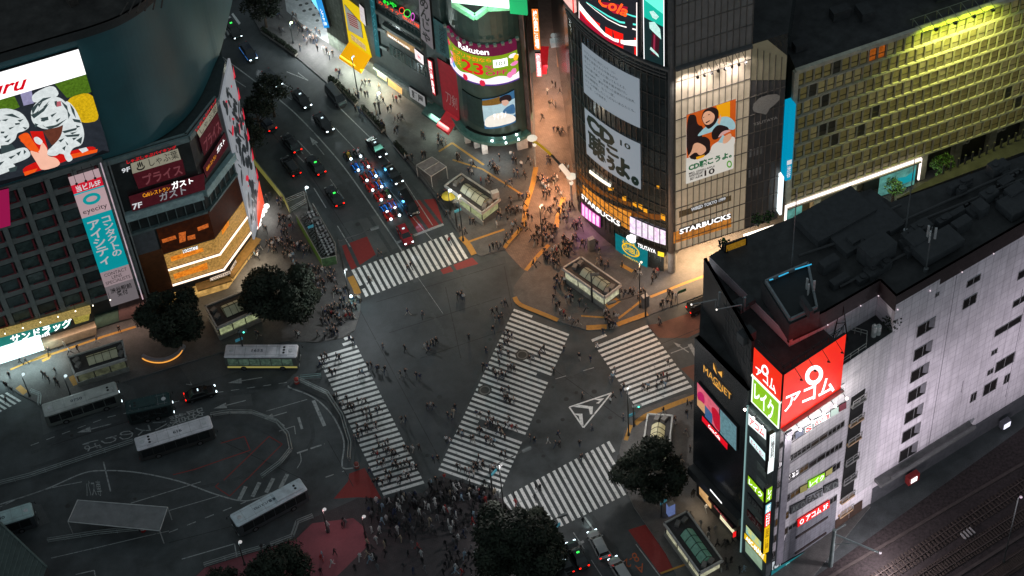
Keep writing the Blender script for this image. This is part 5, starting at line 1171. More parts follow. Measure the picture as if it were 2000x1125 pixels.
for k in range(3):
 u=ub0+.8+k*1.3;t=thing("banner_lamp","%s of three small lamps at the top of the teal banner" % ["left","middle","right-hand"][k],"lamp",WL.pt(u,32.2,.6),group="lamps above the teal banner");mb=MB();mb.tube(WL.pt(u,33.4,.5),WL.pt(u,31.8,1.9),.04,n=5);mb.build("arm",[BLACK],t);mb=MB();mb.tube(WL.pt(u,31.8,1.9),WL.pt(u,31.6,1.6),.07,.2,n=8);mb.build("shade",[BLACK],t)
 lamp("banner_light",'SPOT',WL.pt(u,31.6,1.7),110,(.8,1,1),.1,(WL.pt(u,24,.4)-WL.pt(u,31.6,1.7)).to_track_quat('-Z','Y').to_euler(),spot=100)
t=sign("magenta_sign","magenta lit sign at the left edge of the grid facade",WL,kt,[(-200,1190),(60,1130),(75,1420),(-200,1500)],[E("magenta_sign",S(190,30,95),.5),BLACK],.7,.2)
# drug store at the foot
dc=(0,600,3.75)
dr=sign("drugstore_sign","glowing teal fascia with big white drugstore lettering",WL,dc,[(-60,180),(510,20),(500,90),(-60,300)],[E("drug_teal",S(30,140,130),.7,.3,.6),BLACK],1.2,1.0,texts=[("サンドラッグ",[(60,165),(510,35),(515,95),(70,225)],E("drug_white",S(255,255,255),2.2),{"bold": True}),("CAREER",[(220,180),(355,135),(355,160),(220,195)],LWHITE,{"bold": True})])
mb=MB();WL.slab(mb,WL.q(dc,[(-60,150),(650,-40),(650,0),(-60,190)]),1.3,.6,0);mb.build("slat_canopy",[E("slat_gold",S(220,190,110),.7,.9,5,S(50,40,20))],dr)
mb=MB();WL.slab(mb,WL.q(dc,[(510,15),(650,-30),(640,60),(540,90)]),1.0,.6,0);mb.build("gold_panel",[E("gold_goods",S(210,190,90),.8,.9,4,S(40,50,20))],dr)
aw=thing("lit_awning","blinding white lit awning sticking out over the pavement","awning",WL.pt(17,2.9,1))
mb=MB();ua,ub_=WL.hit(*cr(dc,-60,330))[0],WL.hit(*cr(dc,300,220))[0]
q=[WL.pt(ua,4.4,1.0),WL.pt(ub_,4.4,1.0),WL.pt(ub_,3.3,3.0),WL.pt(ua,3.3,3.0)];mb.face([q[3],q[2],q[1],q[0]]);mb.face([p-Vector((0,0,.15)) for p in q]);mb.face([q[3]-Vector((0,0,.5)),q[2]-Vector((0,0,.5)),q[2],q[3]])
mb.build("canopy_sheet",[E("awning_glow",S(225,255,255),1.9)],aw)
lamp("awning_light",'AREA',WL.pt((ua+ub_)/2,2.9,2.6),700,(.72,1,1),(11,2),(0,0,WL_R := math.atan2(10.8,35.9)))
mb=MB();WL.slab(mb,WL.q(dc,[(300,260),(690,140),(690,200),(300,320)]),.2,.1,0);mb.build("shop_window",[E("counter_light",S(235,210,195),1.0,.5,1.5,S(120,90,70))],LB)
mb=MB();WL.slab(mb,WL.q(dc,[(300,220),(690,95),(690,150),(300,275)]),1.4,1.2,0);mb.build("shop_canopy",[M("tan_canopy",(.25,.18,.12),.6)],LB)
mb=MB();WL.slab(mb,WL.q(dc,[(690,60),(860,10),(870,90),(690,150)]),.3,.2,0);WL.slab(mb,WL.q(dc,[(860,-50),(1080,-110),(1085,40),(870,90)]),.3,.2,1);mb.build("dark_shop_front",[M("green_window",(.05,.09,.07),.3),M("maroon_panel",(.1,.06,.06),.6)],LB)
lamp("shop_light",'AREA',WL.pt(27,3.0,1.8),160,(1,.78,.62),(9,1.2),(0,0,.29));lamp("shop_light",'AREA',WL.pt(34,3.2,1.6),140,(1,.66,.5),(7,1.2),(0,0,.29))
for k in range(7):
 u=17+k*2.6;P=WL.pt(u,7.6,2.0);t=thing("fascia_spotlight","%s small spotlight from the left above the drugstore fascia" % ordn[k],"lamp",WL.pt(u,7.6,.6),group="spotlights above the drugstore fascia");mb=MB();mb.tube(WL.pt(u,7.8,.5),P,.03,n=5);mb.build("arm",[BLACK],t);mb=MB();mb.ball(P,.1,nu=6,nv=4);mb.build("bulb",[E("small_bulb",S(255,245,220),5)],t)
# ------------------------------------------------- restaurant stack on the chamfered corner
RS=thing("restaurant_building","chamfered restaurant building of lit signs and amber cafe floors","building",(-42.5,199.4,0))
mb=MB();mb.prism([(-54.0,196.13),(-42.5,199.4),(-38.5,206.4),(-37.7,213.6),(-40,222),(-54.0,222)],0,32.6,0,1);mb.build("wall",[M("restaurant_wall",(.03,.036,.036),.35,noise=.4,scale=.6),M("teal_dark_roof",(.04,.055,.055),.6)],RS)
def both(fn):
 for W_ in (WLC,WLR): fn(W_)
mb=MB()
for W_ in (WLC,WLR): W_.slab(mb,rect(0,31.9,W_.L[-1],32.8),.35,.4,0);W_.slab(mb,rect(0,32.7,W_.L[-1],32.9),-.3,.3,0)
mb.build("cornice",[M("pale_teal_trim",(.2,.27,.27),.5)],RS)
mb=MB()
for W_ in (WLC,WLR): W_.slab(mb,rect(.6 if W_ is WLC else 0,20.6,W_.L[-1],22.0),.8,.8,0)
mb.build("balcony_band",[M("teal_band",(.32,.45,.46),.5)],RS)
mb=MB()
for W_ in (WLC,WLR):
 k=.9
 while k < W_.L[-1]: W_.slab(mb,rect(k,17.8,k+.12,20.6),.3,.3,0);k+=1.35
 W_.slab(mb,rect(0,17.4,W_.L[-1],17.8),.5,.5,0)
mb.build("balcony_rail",[M("teal_rail",(.12,.17,.17),.5)],RS)
mb=MB();WLC.slab(mb,rect(.0,3,.35,33),.6,.3,0);WLC.slab(mb,rect(.6,3,.8,33),.7,.3,0);mb.build("downpipe",[M("pipe_grey",(.35,.38,.38),.4,.5)],RS)
mb=MB();WLC.slab(mb,rect(-.45,4,-.28,33),.6,.2,0);mb.build("edge_light",[E("edge_pinkwhite",S(230,190,200),.9,.6,.4,S(120,140,150))],RS)
nc=(200,280,3.75)
SGM=M("shabu_panel",(.35,.34,.29),.6)
DM=E("maroon_lit_dim",S(72,22,30),.8,.4,1.5)
sign("hotpot_sign","beige panel with brushed black kana for a hotpot restaurant on the ninth floor",WLC,nc,[(200,130),(545,20),(570,100),(215,205)],[E("beige_panel",S(170,165,145),.6,.2),BLACK],.5,.2,texts=[("♨ しゃぶ葉",((.1,.95),(.97,.95),(.97,.12),(.1,.12)),BLKT,{"rel": True,"bold": False})])
sign("hotpot_neon","red neon kana line above the beige hotpot panel",WLC,nc,[(168,105),(530,-5),(535,15),(172,130)],[M("neon_backing",(.1,.1,.1),.5)],.62,.1,texts=[("しゃぶしゃぶバイキング",((0,1.2),(1,1.2),(1,0),(0,0)),E("red_kana",S(220,30,40),.9),{"rel": True,"bold": True})])
sign("price_window_sign","dim maroon windows with faint katakana under the hotpot panel",WLC,nc,[(215,205),(580,100),(605,215),(260,320)],[DM,BLACK],.4,.1,texts=[("プライス",((.15,.75),(.95,.75),(.95,.1),(.15,.1)),E("dim_kana",S(115,60,66),.8),{"rel": True,"bold": True})])
sign("diner_sign","maroon diner fascia with white and orange katakana on the seventh floor",WLC,nc,[(185,370),(740,200),(745,320),(215,480)],[DM,BLACK],.55,.2,texts=[("ガスト",[(495,262),(655,232),(660,268),(505,320)],LWHITE,{"bold": True}),("Caféレストラン",[(285,345),(485,295),(488,322),(290,378)],E("orange_kana",S(235,150,30),.9),{"bold": True}),("ガスト",[(405,350),(600,285),(610,345),(415,405)],E("grey_kana",S(150,150,155),.7),{"bold": True})])
mb=MB();WLC.text(mb,"9F",WLC.q(nc,[(133,170),(195,150),(200,185),(138,202)]),.5,0,True);WLC.text(mb,"7F",WLC.q(nc,[(208,420),(280,400),(285,440),(215,462)]),.75,0,True);mb.build("floor_number",[LSOFT],RS)
vc=(360,120,4.69)
sign("hotpot_sign","beige hotpot panel turned to the avenue on the chamfer",WLR,vc,[(85,640),(265,370),(275,445),(115,690)],[E("beige_panel",S(170,165,145),.6,.2),BLACK],.5,.2,texts=[("しゃぶ葉",((.1,.95),(.97,.95),(.97,.12),(.1,.12)),BLKT,{"rel": True}),("しゃぶしゃぶバイキング",((0,1.6),(1,1.6),(1,1.05),(0,1.05)),E("red_kana",S(220,30,40),.9),{"rel": True,"bold": True})])
sign("price_window_sign","dim maroon windows with faint katakana on the chamfer facing the avenue",WLR,vc,[(115,700),(280,460),(330,620),(160,860)],[DM,BLACK],.4,.1,texts=[("プライス",((.1,.7),(.95,.7),(.95,.1),(.1,.1)),E("dim_kana",S(115,60,66),.8),{"rel": True,"bold": True})])
sign("diner_sign","maroon diner fascia on the chamfer with katakana toward the avenue",WLR,vc,[(140,960),(340,640),(375,760),(175,1060)],[DM,BLACK],.55,.2,texts=[("ガスト",[(262,790),(335,685),(338,730),(270,835)],LWHITE,{"bold": True}),("Caféレストラン",[(165,965),(255,835),(262,870),(172,1000)],E("orange_kana",S(235,150,30),.9),{"bold": True})])
# cafe floors
lc=(280,360,4.69)
AM=E("amber_cafe",S(225,170,90),.8,.75,3.2,S(52,42,20));AM2=E("amber_counter",S(250,150,40),1.1,.6,2.2,S(150,60,15));DF=E("dim_bar",S(70,32,14),.5,1,1.6,S(10,10,11))
def fl_panel(z0,z1,m,nm,off=.12,u0c=0):
 mb=MB()
 WLC.slab(mb,rect(u0c,z0,WLC.L[-1]+off*.5,z1),off,.1,0);WLR.slab(mb,rect(0,z0,WLR.L[-1],z1),off,.1,0);mb.build(nm,[m],RS)
zz=[WLC.hit(*cr(lc,*p))[1] for p in ((160,620),(215,785),(285,915),(590,500),(700,610),(740,755))]
uc0=WLC.hit(*cr(lc,190,660))[0]
za=(WLC.hit(*cr(lc,215,785))[1]+WLC.hit(*cr(lc,690,620))[1])/2;zb2=(WLC.hit(*cr(lc,285,915))[1]+WLC.hit(*cr(lc,735,755))[1])/2;zc=(WLC.hit(*cr(lc,185,655))[1]+WLC.hit(*cr(lc,650,490))[1])/2
fl_panel(za+.15,zc,AM,"cafe_floor",.12,uc0);fl_panel(zb2+.15,za-.15,AM,"cafe_floor",.12,uc0)
fl_panel(zc+.3,17.2,DF,"bar_floor",.1,uc0)
mb=MB();WLC.slab(mb,rect(.8,4,uc0,zc+1.5),.15,.1,0);mb.build("rust_panel",[M("rust_panel",(.12,.04,.012),.6)],RS);mb=MB();WLC.slab(mb,rect(.8,zc+1.5,uc0-.3,17.2),.15,.1,0);mb.build("grey_panel",[M("grey_panel",(.09,.1,.11),.5)],RS)
mb=MB()
for z in (za,zb2): WLC.slab(mb,rect(uc0,z-.12,WLC.L[-1]+.3,z+.12),.45,.2,0);WLR.slab(mb,rect(0,z-.12,WLR.L[-1],z+.12),.45,.2,0)
mb.build("light_tube",[LWARM],RS)
mb=MB()
for q in ([(245,660),(540,575),(550,605),(255,700)],[(270,820),(580,710),(590,765),(285,860)],[(710,420),(770,330),(775,370),(715,460)]):
 W_=WLC if q[0][0] < 600 else WLR;mb=MB();W_.slab(mb,W_.q(lc,q),.2,.05,0);mb.build("counter",[AM2],RS)
mb=MB()
for q in ([(165,500),(290,460),(300,490),(175,530)],[(490,390),(590,350),(595,385),(500,420)],[(320,440),(385,425),(385,510),(330,530)],[(400,470),(470,450),(475,490),(405,505)]): mb=MB();WLC.slab(mb,WLC.q(lc,q),.2,.05,0);mb.build("bar_light",[E("ember",S(235,120,50),.9,.9,3,S(70,20,8))],RS)
sign("soap_shop_sign","white rounded fascia with black letters wrapping the cafe corner",WLC,lc,[(600,835),(785,765),(790,795),(605,862)],[E("cream_fascia",S(240,215,190),.9),BLACK],.6,.3,texts=[("L'OCCITANE",((.02,.95),(.98,.95),(.98,.05),(.02,.05)),BLKT,{"rel": True,"bold": True})])
sign("soap_shop_sign","white fascia letters on the avenue side of the cafe corner",WLR,lc,[(765,765),(815,680),(822,705),(772,792)],[E("cream_fascia",S(240,215,190),.9),BLACK],.6,.3,texts=[("CAFE",((.1,.9),(.9,.9),(.9,.1),(.1,.1)),BLKT,{"rel": True,"bold": True})])
sign("cafe_script_sign","small white cafe letters over the upper amber floor",WLC,lc,[(355,585),(490,545),(495,575),(360,615)],[M("clear_rail",(.08,.07,.06),.4)],.35,.05,texts=[("L'OCCITANE",((0,1),(1,1),(1,0),(0,0)),LWHITE,{"rel": True,"bold": True})])
mb=MB();WLR.slab(mb,rect(0,3.0,WLR.L[-1]+.3,3.25),1.5,1.5,0);WLC.slab(mb,rect(7.6,3.0,WLC.L[-1]+.8,3.25),1.5,1.5,0);mb.build("canopy",[M("amber_wood_canopy",(.5,.28,.08),.5)],RS)
mb=MB();WLC.slab(mb,rect(1.5,.2,WLC.L[-1],2.8),.1,.1,0);WLR.slab(mb,rect(0,.2,WLR.L[-1],2.8),.1,.1,0);mb.build("shop_window",[E("shop_interior_amber",S(240,190,110),.8,.7,1.0,S(60,45,25))],RS)
lamp("cafe_light",'AREA',WLR.pt(4,2.9,2.2),380,(1,.84,.6),(7,1.5),(0,0,1.05));lamp("cafe_light",'AREA',WLC.pt(9,2.9,1.8),60,(1,.8,.5),(5,1.2),(0,0,.28))
lamp("canopy_wash",'AREA',WLR.pt(4,6.0,1.8),60,(1,.7,.3),(7,1),(0,0,1.05))
# tall patterned banner facing the avenue
vb=thing("pattern_banner","tall white banner with black leaf shapes and red dots facing the avenue","banner",WLE.pt(3.5,4,.5))
WLE2=Wall([(-38.4,206.0),(-37.2,213.4)])
mb=MB();bz0=3.2;L_=WLE2.L[-1];WLE2.slab(mb,[(0,32.6),(L_,33.6),(L_,bz0),(0,bz0)],.4,.3,0);mb.build("sheet",[E("pat_white",S(185,190,198),.46,.15,.5)],vb)
mb=MB();random.seed(5);PM=[E("pat_black",S(35,40,44),.8),E("pat_red",S(215,35,60),.8),E("pat_orange",S(240,80,50),1.0),E("pat_grey",S(165,175,180),.7)]
for k in range(120):
 u,z,m=random.uniform(.5,L_-.5),random.uniform(6,31.5),random.choice([0,0,0,0,0,0,1,3]);s=random.uniform(.3,1.15);g0=random.uniform(0,6.3);n=9
 WLE2.poly(mb,[(u+math.cos(2*math.pi*j/n+g0)*s*.7,z+math.sin(2*math.pi*j/n)*s*(1.25 if m != 1 else .8)) for j in range(n)],.42+k*.002,m)
WLE2.poly(mb,[(1.8,bz0+.1),(L_-.1,bz0+.1),(L_-.1,8.5),(3.8,6.6)],.63,2)
for k in range(6): WLE2.poly(mb,[(L_-.05,9+k*4.2),(L_-.05,11.3+k*4.2),(L_-1.2,9.4+k*4.2)],.635,1)
mb.build("pattern",PM,vb)
lamp("pattern_banner_light",'AREA',WLE2.pt(4,4.4,2.4),420,(1,.9,.86),(6,1.0),(math.radians(180),0,1.4))
# lamp array on the pavement under the banner
pl=thing("lit_floor_canopy","grid of glaring white round lamps beside the patterned banner","lamps",G(487,405,0))
for (x,y) in ((1040,205),(1130,205),(955,240),(1020,250),(1110,245),(930,275),(995,290),(1085,285),(970,335),(1060,330),(1035,395),(1055,370)):
 p=G(*cr(lc,x,y),2.6);mb=MB();mb.tube(p,p+Vector((0,0,.25)),.42,n=12);mb.build("lamp_disc",[E("disc_white",S(250,250,240),2.4)],pl)
mb=MB()
for (x,y) in ((940,230),(1125,190),(970,345),(1065,340)): p=G(*cr(lc,x,y),0);mb.tube(p,p+Vector((0,0,2.7)),.06,n=6)
mb.build("post",[DKMETAL],pl)
p=G(495,405,2.4);lamp("canopy_lamp",'AREA',p,380,(1,.97,.9),(5,4),(0,0,0))
# ================================================================== shops along the avenue and the rounded corner building
WR=Wall([(-34,259.5),(-19.3,242.5),(-9.6,231.2),(-5.6,226.6)])
rcx=(640,0,3.75)
SB=thing("avenue_shop_row","dark shop building with green neon and teal vertical signs on the avenue","building",(-15,240,0))
def off2(W,u0,u1,d0,d1): return [tuple(W.pt(u0,0,-d0).xy),tuple(W.pt(u1,0,-d0).xy),tuple(W.pt(u1,0,-d1).xy),tuple(W.pt(u0,0,-d1).xy)]
RL=WR.L[-1]
ux=lambda x,y,c=rcx: WR.hit(*cr(c,x,y))[0]
ua,ub_,uc_,ud=ux(330,420),ux(735,700),ux(880,860),RL
mb=MB();mb.prism(off2(WR,ua,ub_+1,0,22),0,33,0,1);mb.build("wall",[M("row_wall",(.06,.072,.072),.5,noise=.3),DARKROOF],SB)
YB=thing("yellow_shop_building","narrow shop building with bright yellow front and awning","building",WR.pt(6,0,0))
uy0,uy1=ux(120,230),ux(290,420)
mb=MB();mb.prism(off2(WR,uy0,ua-.05,.05,20),0,24,0,1);mb.build("wall",[M("yb_wall",(.07,.07,.06),.6),DARKROOF],YB)
GB_=thing("plain_green_building","plain mottled green-grey wall beside the blue sign","building",WR.pt(2,0,0))
ug0=ux(10,320);mb=MB();mb.prism(off2(WR,ug0,uy0-.1,.05,18),0,22,0,1);mb.build("wall",[tiled(M("mottled_green",(.13,.15,.12),.7,noise=.4,scale=1.2),.8,1.6,-.86),DARKROOF],GB_)
RB_=thing("red_front_building","narrow building with a tall dull red front between teal signs","building",WR.pt(20,0,0))
mb=MB();mb.prism(off2(WR,ub_+1.05,uc_+1.2,.0,20),0,30,0,1);mb.build("wall",[M("rb_wall",(.09,.12,.12),.5),DARKROOF],RB_)
YEL=E("yellow_front",S(240,205,20),.8)
mb=MB();WR.slab(mb,WR.q(rcx,[(105,-40),(235,60),(325,420),(160,320)]),.1,.08,0);mb.build("yellow_front",[YEL],YB)
sign("bowl_poster","framed picture of red sliced meat on the yellow front",WR,rcx,[(130,28),(250,165),(265,275),(160,215)],[E("poster_greyblue",S(165,170,165),.7,.2),BLACK],.25,.1,cat="poster")
mb=MB();t=bpy.data.objects["bowl_poster"]
for k in range(6): WR.poly(mb,[WR.hit(*cr(rcx,*p)) for p in [(150+k*4,85+k*16),(220+k*3,120+k*16),(222+k*3,129+k*16),(152+k*4,94+k*16)][::-1]],.27,0)
mb.build("picture",[E("meat_red",S(150,45,50),.8)],t)
mb=MB();WR.slab(mb,WR.q(rcx,[(175,245),(280,330),(285,370),(180,285)]),.15,.05,0);mb.build("shop_window",[E("yb_window",S(235,205,150),.9,.6,2.5,S(120,80,40))],YB)
def awning(name,label,c,quad,z0,z1,mat,proj_=2.0,par=None):
 uA,uB=WR.hit(*cr(c,*quad[0]))[0],WR.hit(*cr(c,*quad[1]))[0]
 t=thing(name,label,"awning",WR.pt((uA+uB)/2,z0,.2));mb=MB()
 a,b,c_,d=WR.pt(uA,z1,.1),WR.pt(uB,z1,.1),WR.pt(uB,z0,proj_),WR.pt(uA,z0,proj_)
 mb.face([d,c_,b,a]);mb.face([a+Vector((0,0,-.12)),b+Vector((0,0,-.12)),c_+Vector((0,0,-.12)),d+Vector((0,0,-.12))]);mb.face([d-Vector((0,0,.4)),c_-Vector((0,0,.4)),c_,d]);mb.face([a,Vector(a)-Vector((0,0,.12)),d-Vector((0,0,.4)),d]);mb.face([b,c_,c_-Vector((0,0,.4)),b-Vector((0,0,.12))])
 mb.build("canopy_sheet",[mat],t);return t
awning("shop_awning","wide bright yellow awning over the bright shop entrance",rcx,[(165,330),(330,470)],2.9,4.6,E("yellow_awning",S(245,175,10),.8),2.6)
awning("shop_awning","red awning over the goods stand at the rounded corner",rcx,[(885,880),(975,945)],2.7,4.2,M("red_awning",(.45,.03,.04),.6,emit=S(160,15,30),es=.35),2.6)
awning("shop_awning","dull dark green awning beside the red awning",rcx,[(760,770),(875,860)],2.7,4.0,M("green_awning",(.04,.09,.08),.7),2.2)
sign("tile_sign","two stacked square white lightboxes beside the yellow front",WR,rcx,[(240,20),(275,55),(290,185),(250,140)],[E("tile_white",S(225,225,225),.9,.4,2.5,S(190,150,160)),BLACK],.3,.3)
sign("blue_vertical_sign","bright blue vertical sign near the top of the avenue",WR,rcx,[(-85,-60),(-30,-20),(30,190),(-10,195)],[E("sky_blue_sign",S(20,140,215),1.1,.1),BLACK],.5,.8,texts=[("シ\nブ\nヤ\n109",((.25,.6),(.75,.6),(.75,.08),(.25,.08)),LWHITE,{"rel": True,"bold": True})])
p=G(605,10,7);t=thing("blue_strip_light","diagonal blue and white strip light behind the blue vertical sign","light",p);mb=MB();mb.tube(G(612,0,8),G(635,32,7),.35,n=6);mb.build("light_tube",[E("cyan_strip",S(120,215,245),1.4)],t)
sign("teal_vertical_sign","long teal vertical sign with faint letters right of the yellow front",WR,rcx,[(318,-40),(355,-20),(400,410),(365,400)],[E("teal_vert",S(25,95,105),.7,.3),BLACK],.4,.5,texts=[("コ\nン\nタ\nク\nト",((.2,.95),(.8,.95),(.8,.2),(.2,.2)),E("teal_ink2",S(80,150,160),.7),{"rel": True})])
WRB=(640,0,3.75)
mb=MB()
for (q) in ([(360,60),(690,270),(695,290),(365,85)],[(380,190),(440,215),(440,235),(382,210)],[(395,320),(450,345),(450,365),(398,340)],[(350,460),(780,740),(780,765),(350,490)],[(410,165),(700,345),(705,365),(412,190)]):
 mb=MB();WR.slab(mb,WR.q(rcx,q),.5,.5,0);mb.build("floor_ledge",[M("ledge_green_grey",(.15,.17,.165),.6)],SB)
cells=[]
for (x0,y0,x1,y1,h,n) in ((425,75,690,240,80,5),(450,320,730,500,70,5),(450,250,600,340,0,0)):
 for k in range(n):
  a,b=k/n,(k+1)/n;cells.append(WR.q(rcx,[(x0+(x1-x0)*a+4,y0+(y1-y0)*a),(x0+(x1-x0)*b-4,y0+(y1-y0)*b),(x0+(x1-x0)*b,y0+(y1-y0)*b+h),(x0+(x1-x0)*a+8,y0+(y1-y0)*a+h)]))
windows(WR,SB,cells,GLASST,M("row_frame",(.15,.17,.17),.5),.05)
sign("lit_shop_window","long warm lit window with white letters on the dark shop building",WR,rcx,[(430,195),(645,345),(650,395),(440,260)],[E("warm_longwin",S(215,170,110),.8,.5,.9,S(110,85,55)),BLACK],.15,.1,texts=[("RANKING RANQUEEN",((.05,.4),(.8,.4),(.8,.05),(.05,.05)),LWHITE,{"rel": True,"bold": True})],cat="shop window")
sign("round_logo_lightbox","square white lightbox with a pink rosette",WR,rcx,[(645,345),(712,400),(716,470),(655,420)],[E("pinkwhite_box",S(245,235,235),1.1),BLACK],.35,.3,texts=[("❀",((.25,.75),(.75,.75),(.75,.3),(.25,.3)),E("rosette",S(225,120,130),.9),{"rel": True})])
t=sign("neon_fruit_sign","green and red neon letters and fruit outlines on a grey fascia",WR,rcx,[(370,-30),(690,165),(690,210),(370,10)],[M("neon_fascia",(.09,.09,.1),.5),BLACK],.4,.2,texts=[("カラオケ 歌広場",((.05,.8),(.99,.8),(.99,.2),(.05,.2)),E("orange_neon",S(255,80,40),1.5),{"rel": True}),("みや",[(400,-40),(520,20),(520,55),(430,20)],E("green_neon",S(40,230,60),1.3),{"bold": True})])
mb=MB()
ring(mb,WR,rcx,560,65,20,25,.2,.5,0);ring(mb,WR,rcx,600,85,26,30,.18,.5,1);ring(mb,WR,rcx,640,110,14,30,.25,.5,2);mb.build("fruit_outline",[E("neon_r",S(250,60,40),1.5),E("neon_g",S(60,230,70),1.4),E("neon_v",S(220,90,210),1.3)],t)
sign("kana_banner","tall grey vertical banner with huge black kana",WR,rcx,[(680,-60),(760,-10),(790,355),(700,270)],[M("grey_banner",(.22,.2,.21),.6,emit=S(120,112,120),es=.45),BLACK],.45,.4,texts=[("め\nん\nじ\nゃ",((.1,.98),(.9,.98),(.9,.05),(.1,.05)),BLKT,{"rel": True,"bold": True})])
sign("teal_pier_sign","teal painted pier with dull vertical letters",WR,rcx,[(780,120),(895,200),(905,430),(805,370)],[M("teal_pier",(.04,.16,.18),.5,noise=.3),BLACK],.3,.3,texts=[("渋\n谷\n店",((.35,.9),(.75,.9),(.75,.1),(.35,.1)),M("pier_ink",(.02,.04,.05),.6),{"rel": True})])
sign("red_neon_sign","slim vertical red and white neon sign",WR,rcx,[(750,415),(785,435),(812,690),(790,670)],[E("red_panel_glow",S(190,20,35),.9),BLACK],.6,.5,texts=[("居\n酒\n屋\n鳥\n貴",((.1,.97),(.9,.97),(.9,.05),(.1,.05)),E("hot_white",S(255,235,235),1.6),{"rel": True,"bold": True})])
sign("red_fascia","tall dull red front panel with faint white characters",WR,rcx,[(808,420),(960,510),(975,925),(860,830)],[M("dull_red_front",(.32,.025,.035),.6,noise=.2,emit=S(130,18,32),es=.35),BLACK],.2,.2,texts=[("刀剣",((.25,.5),(.9,.5),(.9,.28),(.25,.28)),M("faint_white",(.5,.4,.4),.6),{"rel": True})])
sign("white_board_sign","white board with black brushed letters above the pavement",WR,rcx,[(635,605),(750,680),(758,755),(645,680)],[E("board_white",S(165,165,165),.6),BLACK],1.2,.4,texts=[("麺屋",((.15,.9),(.9,.9),(.9,.1),(.15,.1)),BLKT,{"rel": True,"bold": True})])
mb=MB();WR.slab(mb,WR.q(rcx,[(370,510),(440,560),(440,590),(375,545)]),.3,.1,0);WR.slab(mb,WR.q(rcx,[(445,575),(545,650),(545,690),(445,620)]),.1,.1,1);mb.build("shop_window",[E("lemon_window",S(250,240,160),1.1,.4,1.2),E("peach_window",S(245,190,120),.9,.4,.8)],SB)
for (x,y,e_,c_) in ((230,500,900,(.85,1,.85)),(400,600,1000,(.9,1,.75)),(500,690,380,(1,.75,.5)),(900,985,420,(.8,1,.82)),(20,300,700,(.95,1,.98)),(-40,150,900,(.95,1,1))):
 u,z=WR.hit(*cr(rcx,x,y));lamp("shopfront_light",'AREA',WR.pt(u,3.1,1.6),e_,c_,(4.5,1.6),(0,0,-.86))
# rounded corner building with the large advert band
RC=thing("rounded_corner_building","green-glass corner building with rounded prow at the alley mouth","building",(-1.5,226,0))
prow=circ((-5.5,226.4),(-1.3,222.0),(4.6,223.2),14)
mb=MB();mb.prism([(-9.5,240)]+[(-5.6,226.5)]+prow[1:]+[(5.8,226),(6.3,248),(-5,248)],3.4,36.5,0,1,bottom=True);mb.prism([(-9.3,239)]+[(-5.0,227.2)]+[(-2.6,223.5),(2.6,224)]+[(4.9,226),(6,247),(-5,247)],0,3.4,2)
mb.build("wall",[M("green_panel_wall",(.06,.1,.09),.4,noise=.25,scale=.5),M("green_roof",(.12,.2,.13),.7),M("lower_dark_wall",(.03,.035,.035),.5)],RC)
WP=Wall([(-9.5,235.5)]+prow)
pcx=(860,60,4.167)
def pz(x,y): return WP.hit(*cr(pcx,x,y))
z1_,z2_,z3_=pz(350,155)[1],pz(350,180)[1],pz(400,430)[1]
uu0,uu1=pz(85,60)[0],pz(605,70)[0]
t=thing("wrapped_advert_sign","wide curved advert band reading 23% OFF round the corner building","billboard",WP.pt(uu0+3,z3_,.5))
ztop=pz(350,110)[1];zpur=pz(350,190)[1]
mb=MB();WP.slab(mb,rect(uu0,zpur,uu1,ztop),.5,.4,0,10);mb.build("purple_band",[E("rk_purple",S(105,25,60),.8)],t)
mb=MB();WP.slab(mb,rect(uu0,z3_,uu1,zpur),.5,.4,0,10);mb.build("panel",[E("rk_green",S(130,165,25),1.0,.25,1.0)],t)
hgt=zpur-z3_;mb=MB()
def sp(a,b): return (uu0+(uu1-uu0)*a,z3_+hgt*b)
def wavy(lo,hi,m,o):
 n=20
 for k in range(n):
  a,b=k/n,(k+1)/n;mb.face([WP.pt(*sp(a,lo(a)),o),WP.pt(*sp(b,lo(b)),o),WP.pt(*sp(b,hi(b)),o),WP.pt(*sp(a,hi(a)),o)],m)
wavy(lambda a: .05,lambda a: .27+.05*math.sin(a*19),0,.52);wavy(lambda a: 0,lambda a: .05,1,.52)
random.seed(9)
for k in range(9):
 a,b=random.choice([.06,.1,.04,.9,.95,.08,.93,.97,.12]),random.choice([.88,.6,.2,.16,.82]);n=9;s=random.uniform(.25,.5)
 WP.poly(mb,[(sp(a,b)[0]+math.cos(6.28*j/n)*s*1.4,sp(a,b)[1]+math.sin(6.28*j/n)*s) for j in range(n)],.53+k*.003,random.choice([0,2,2]))
for (a,b,m) in ((.1,.38,2),(.93,.35,2),(.97,.78,3),(.33,.12,4),(.55,.09,4),(.04,.86,4),(.88,.28,2),(.13,.26,5)):
 n=7;s=.55;WP.poly(mb,[(sp(a,b)[0]+math.cos(6.28*j/n)*s*.8,sp(a,b)[1]+math.sin(6.28*j/n)*s*1.2) for j in range(n)],.57,m)
mb.build("picture",[E("rk_white",S(250,235,245),1.1),E("rk_violet",S(90,60,150),.8),E("rk_pink",S(240,130,190),1),E("rk_yel",S(250,200,40),1),E("rk_crim",S(215,40,70),1),E("rk_sky",S(110,170,240),1)],t)
mb=MB();WP.text(mb,"Rakuten",[(uu0+(uu1-uu0)*.27,ztop-.45),(uu0+(uu1-uu0)*.66,ztop-.45),(uu0+(uu1-uu0)*.66,zpur+.35),(uu0+(uu1-uu0)*.27,zpur+.35)],.55,0,True);mb.build("lettering",[LWHITE],t)
mb=MB();WP.text(mb,"23",[sp(.3,.76),sp(.58,.76),sp(.58,.36),sp(.3,.36)],.62,0,True);mb.build("lettering",[E("rk_red",S(225,20,30),1.0)],t)
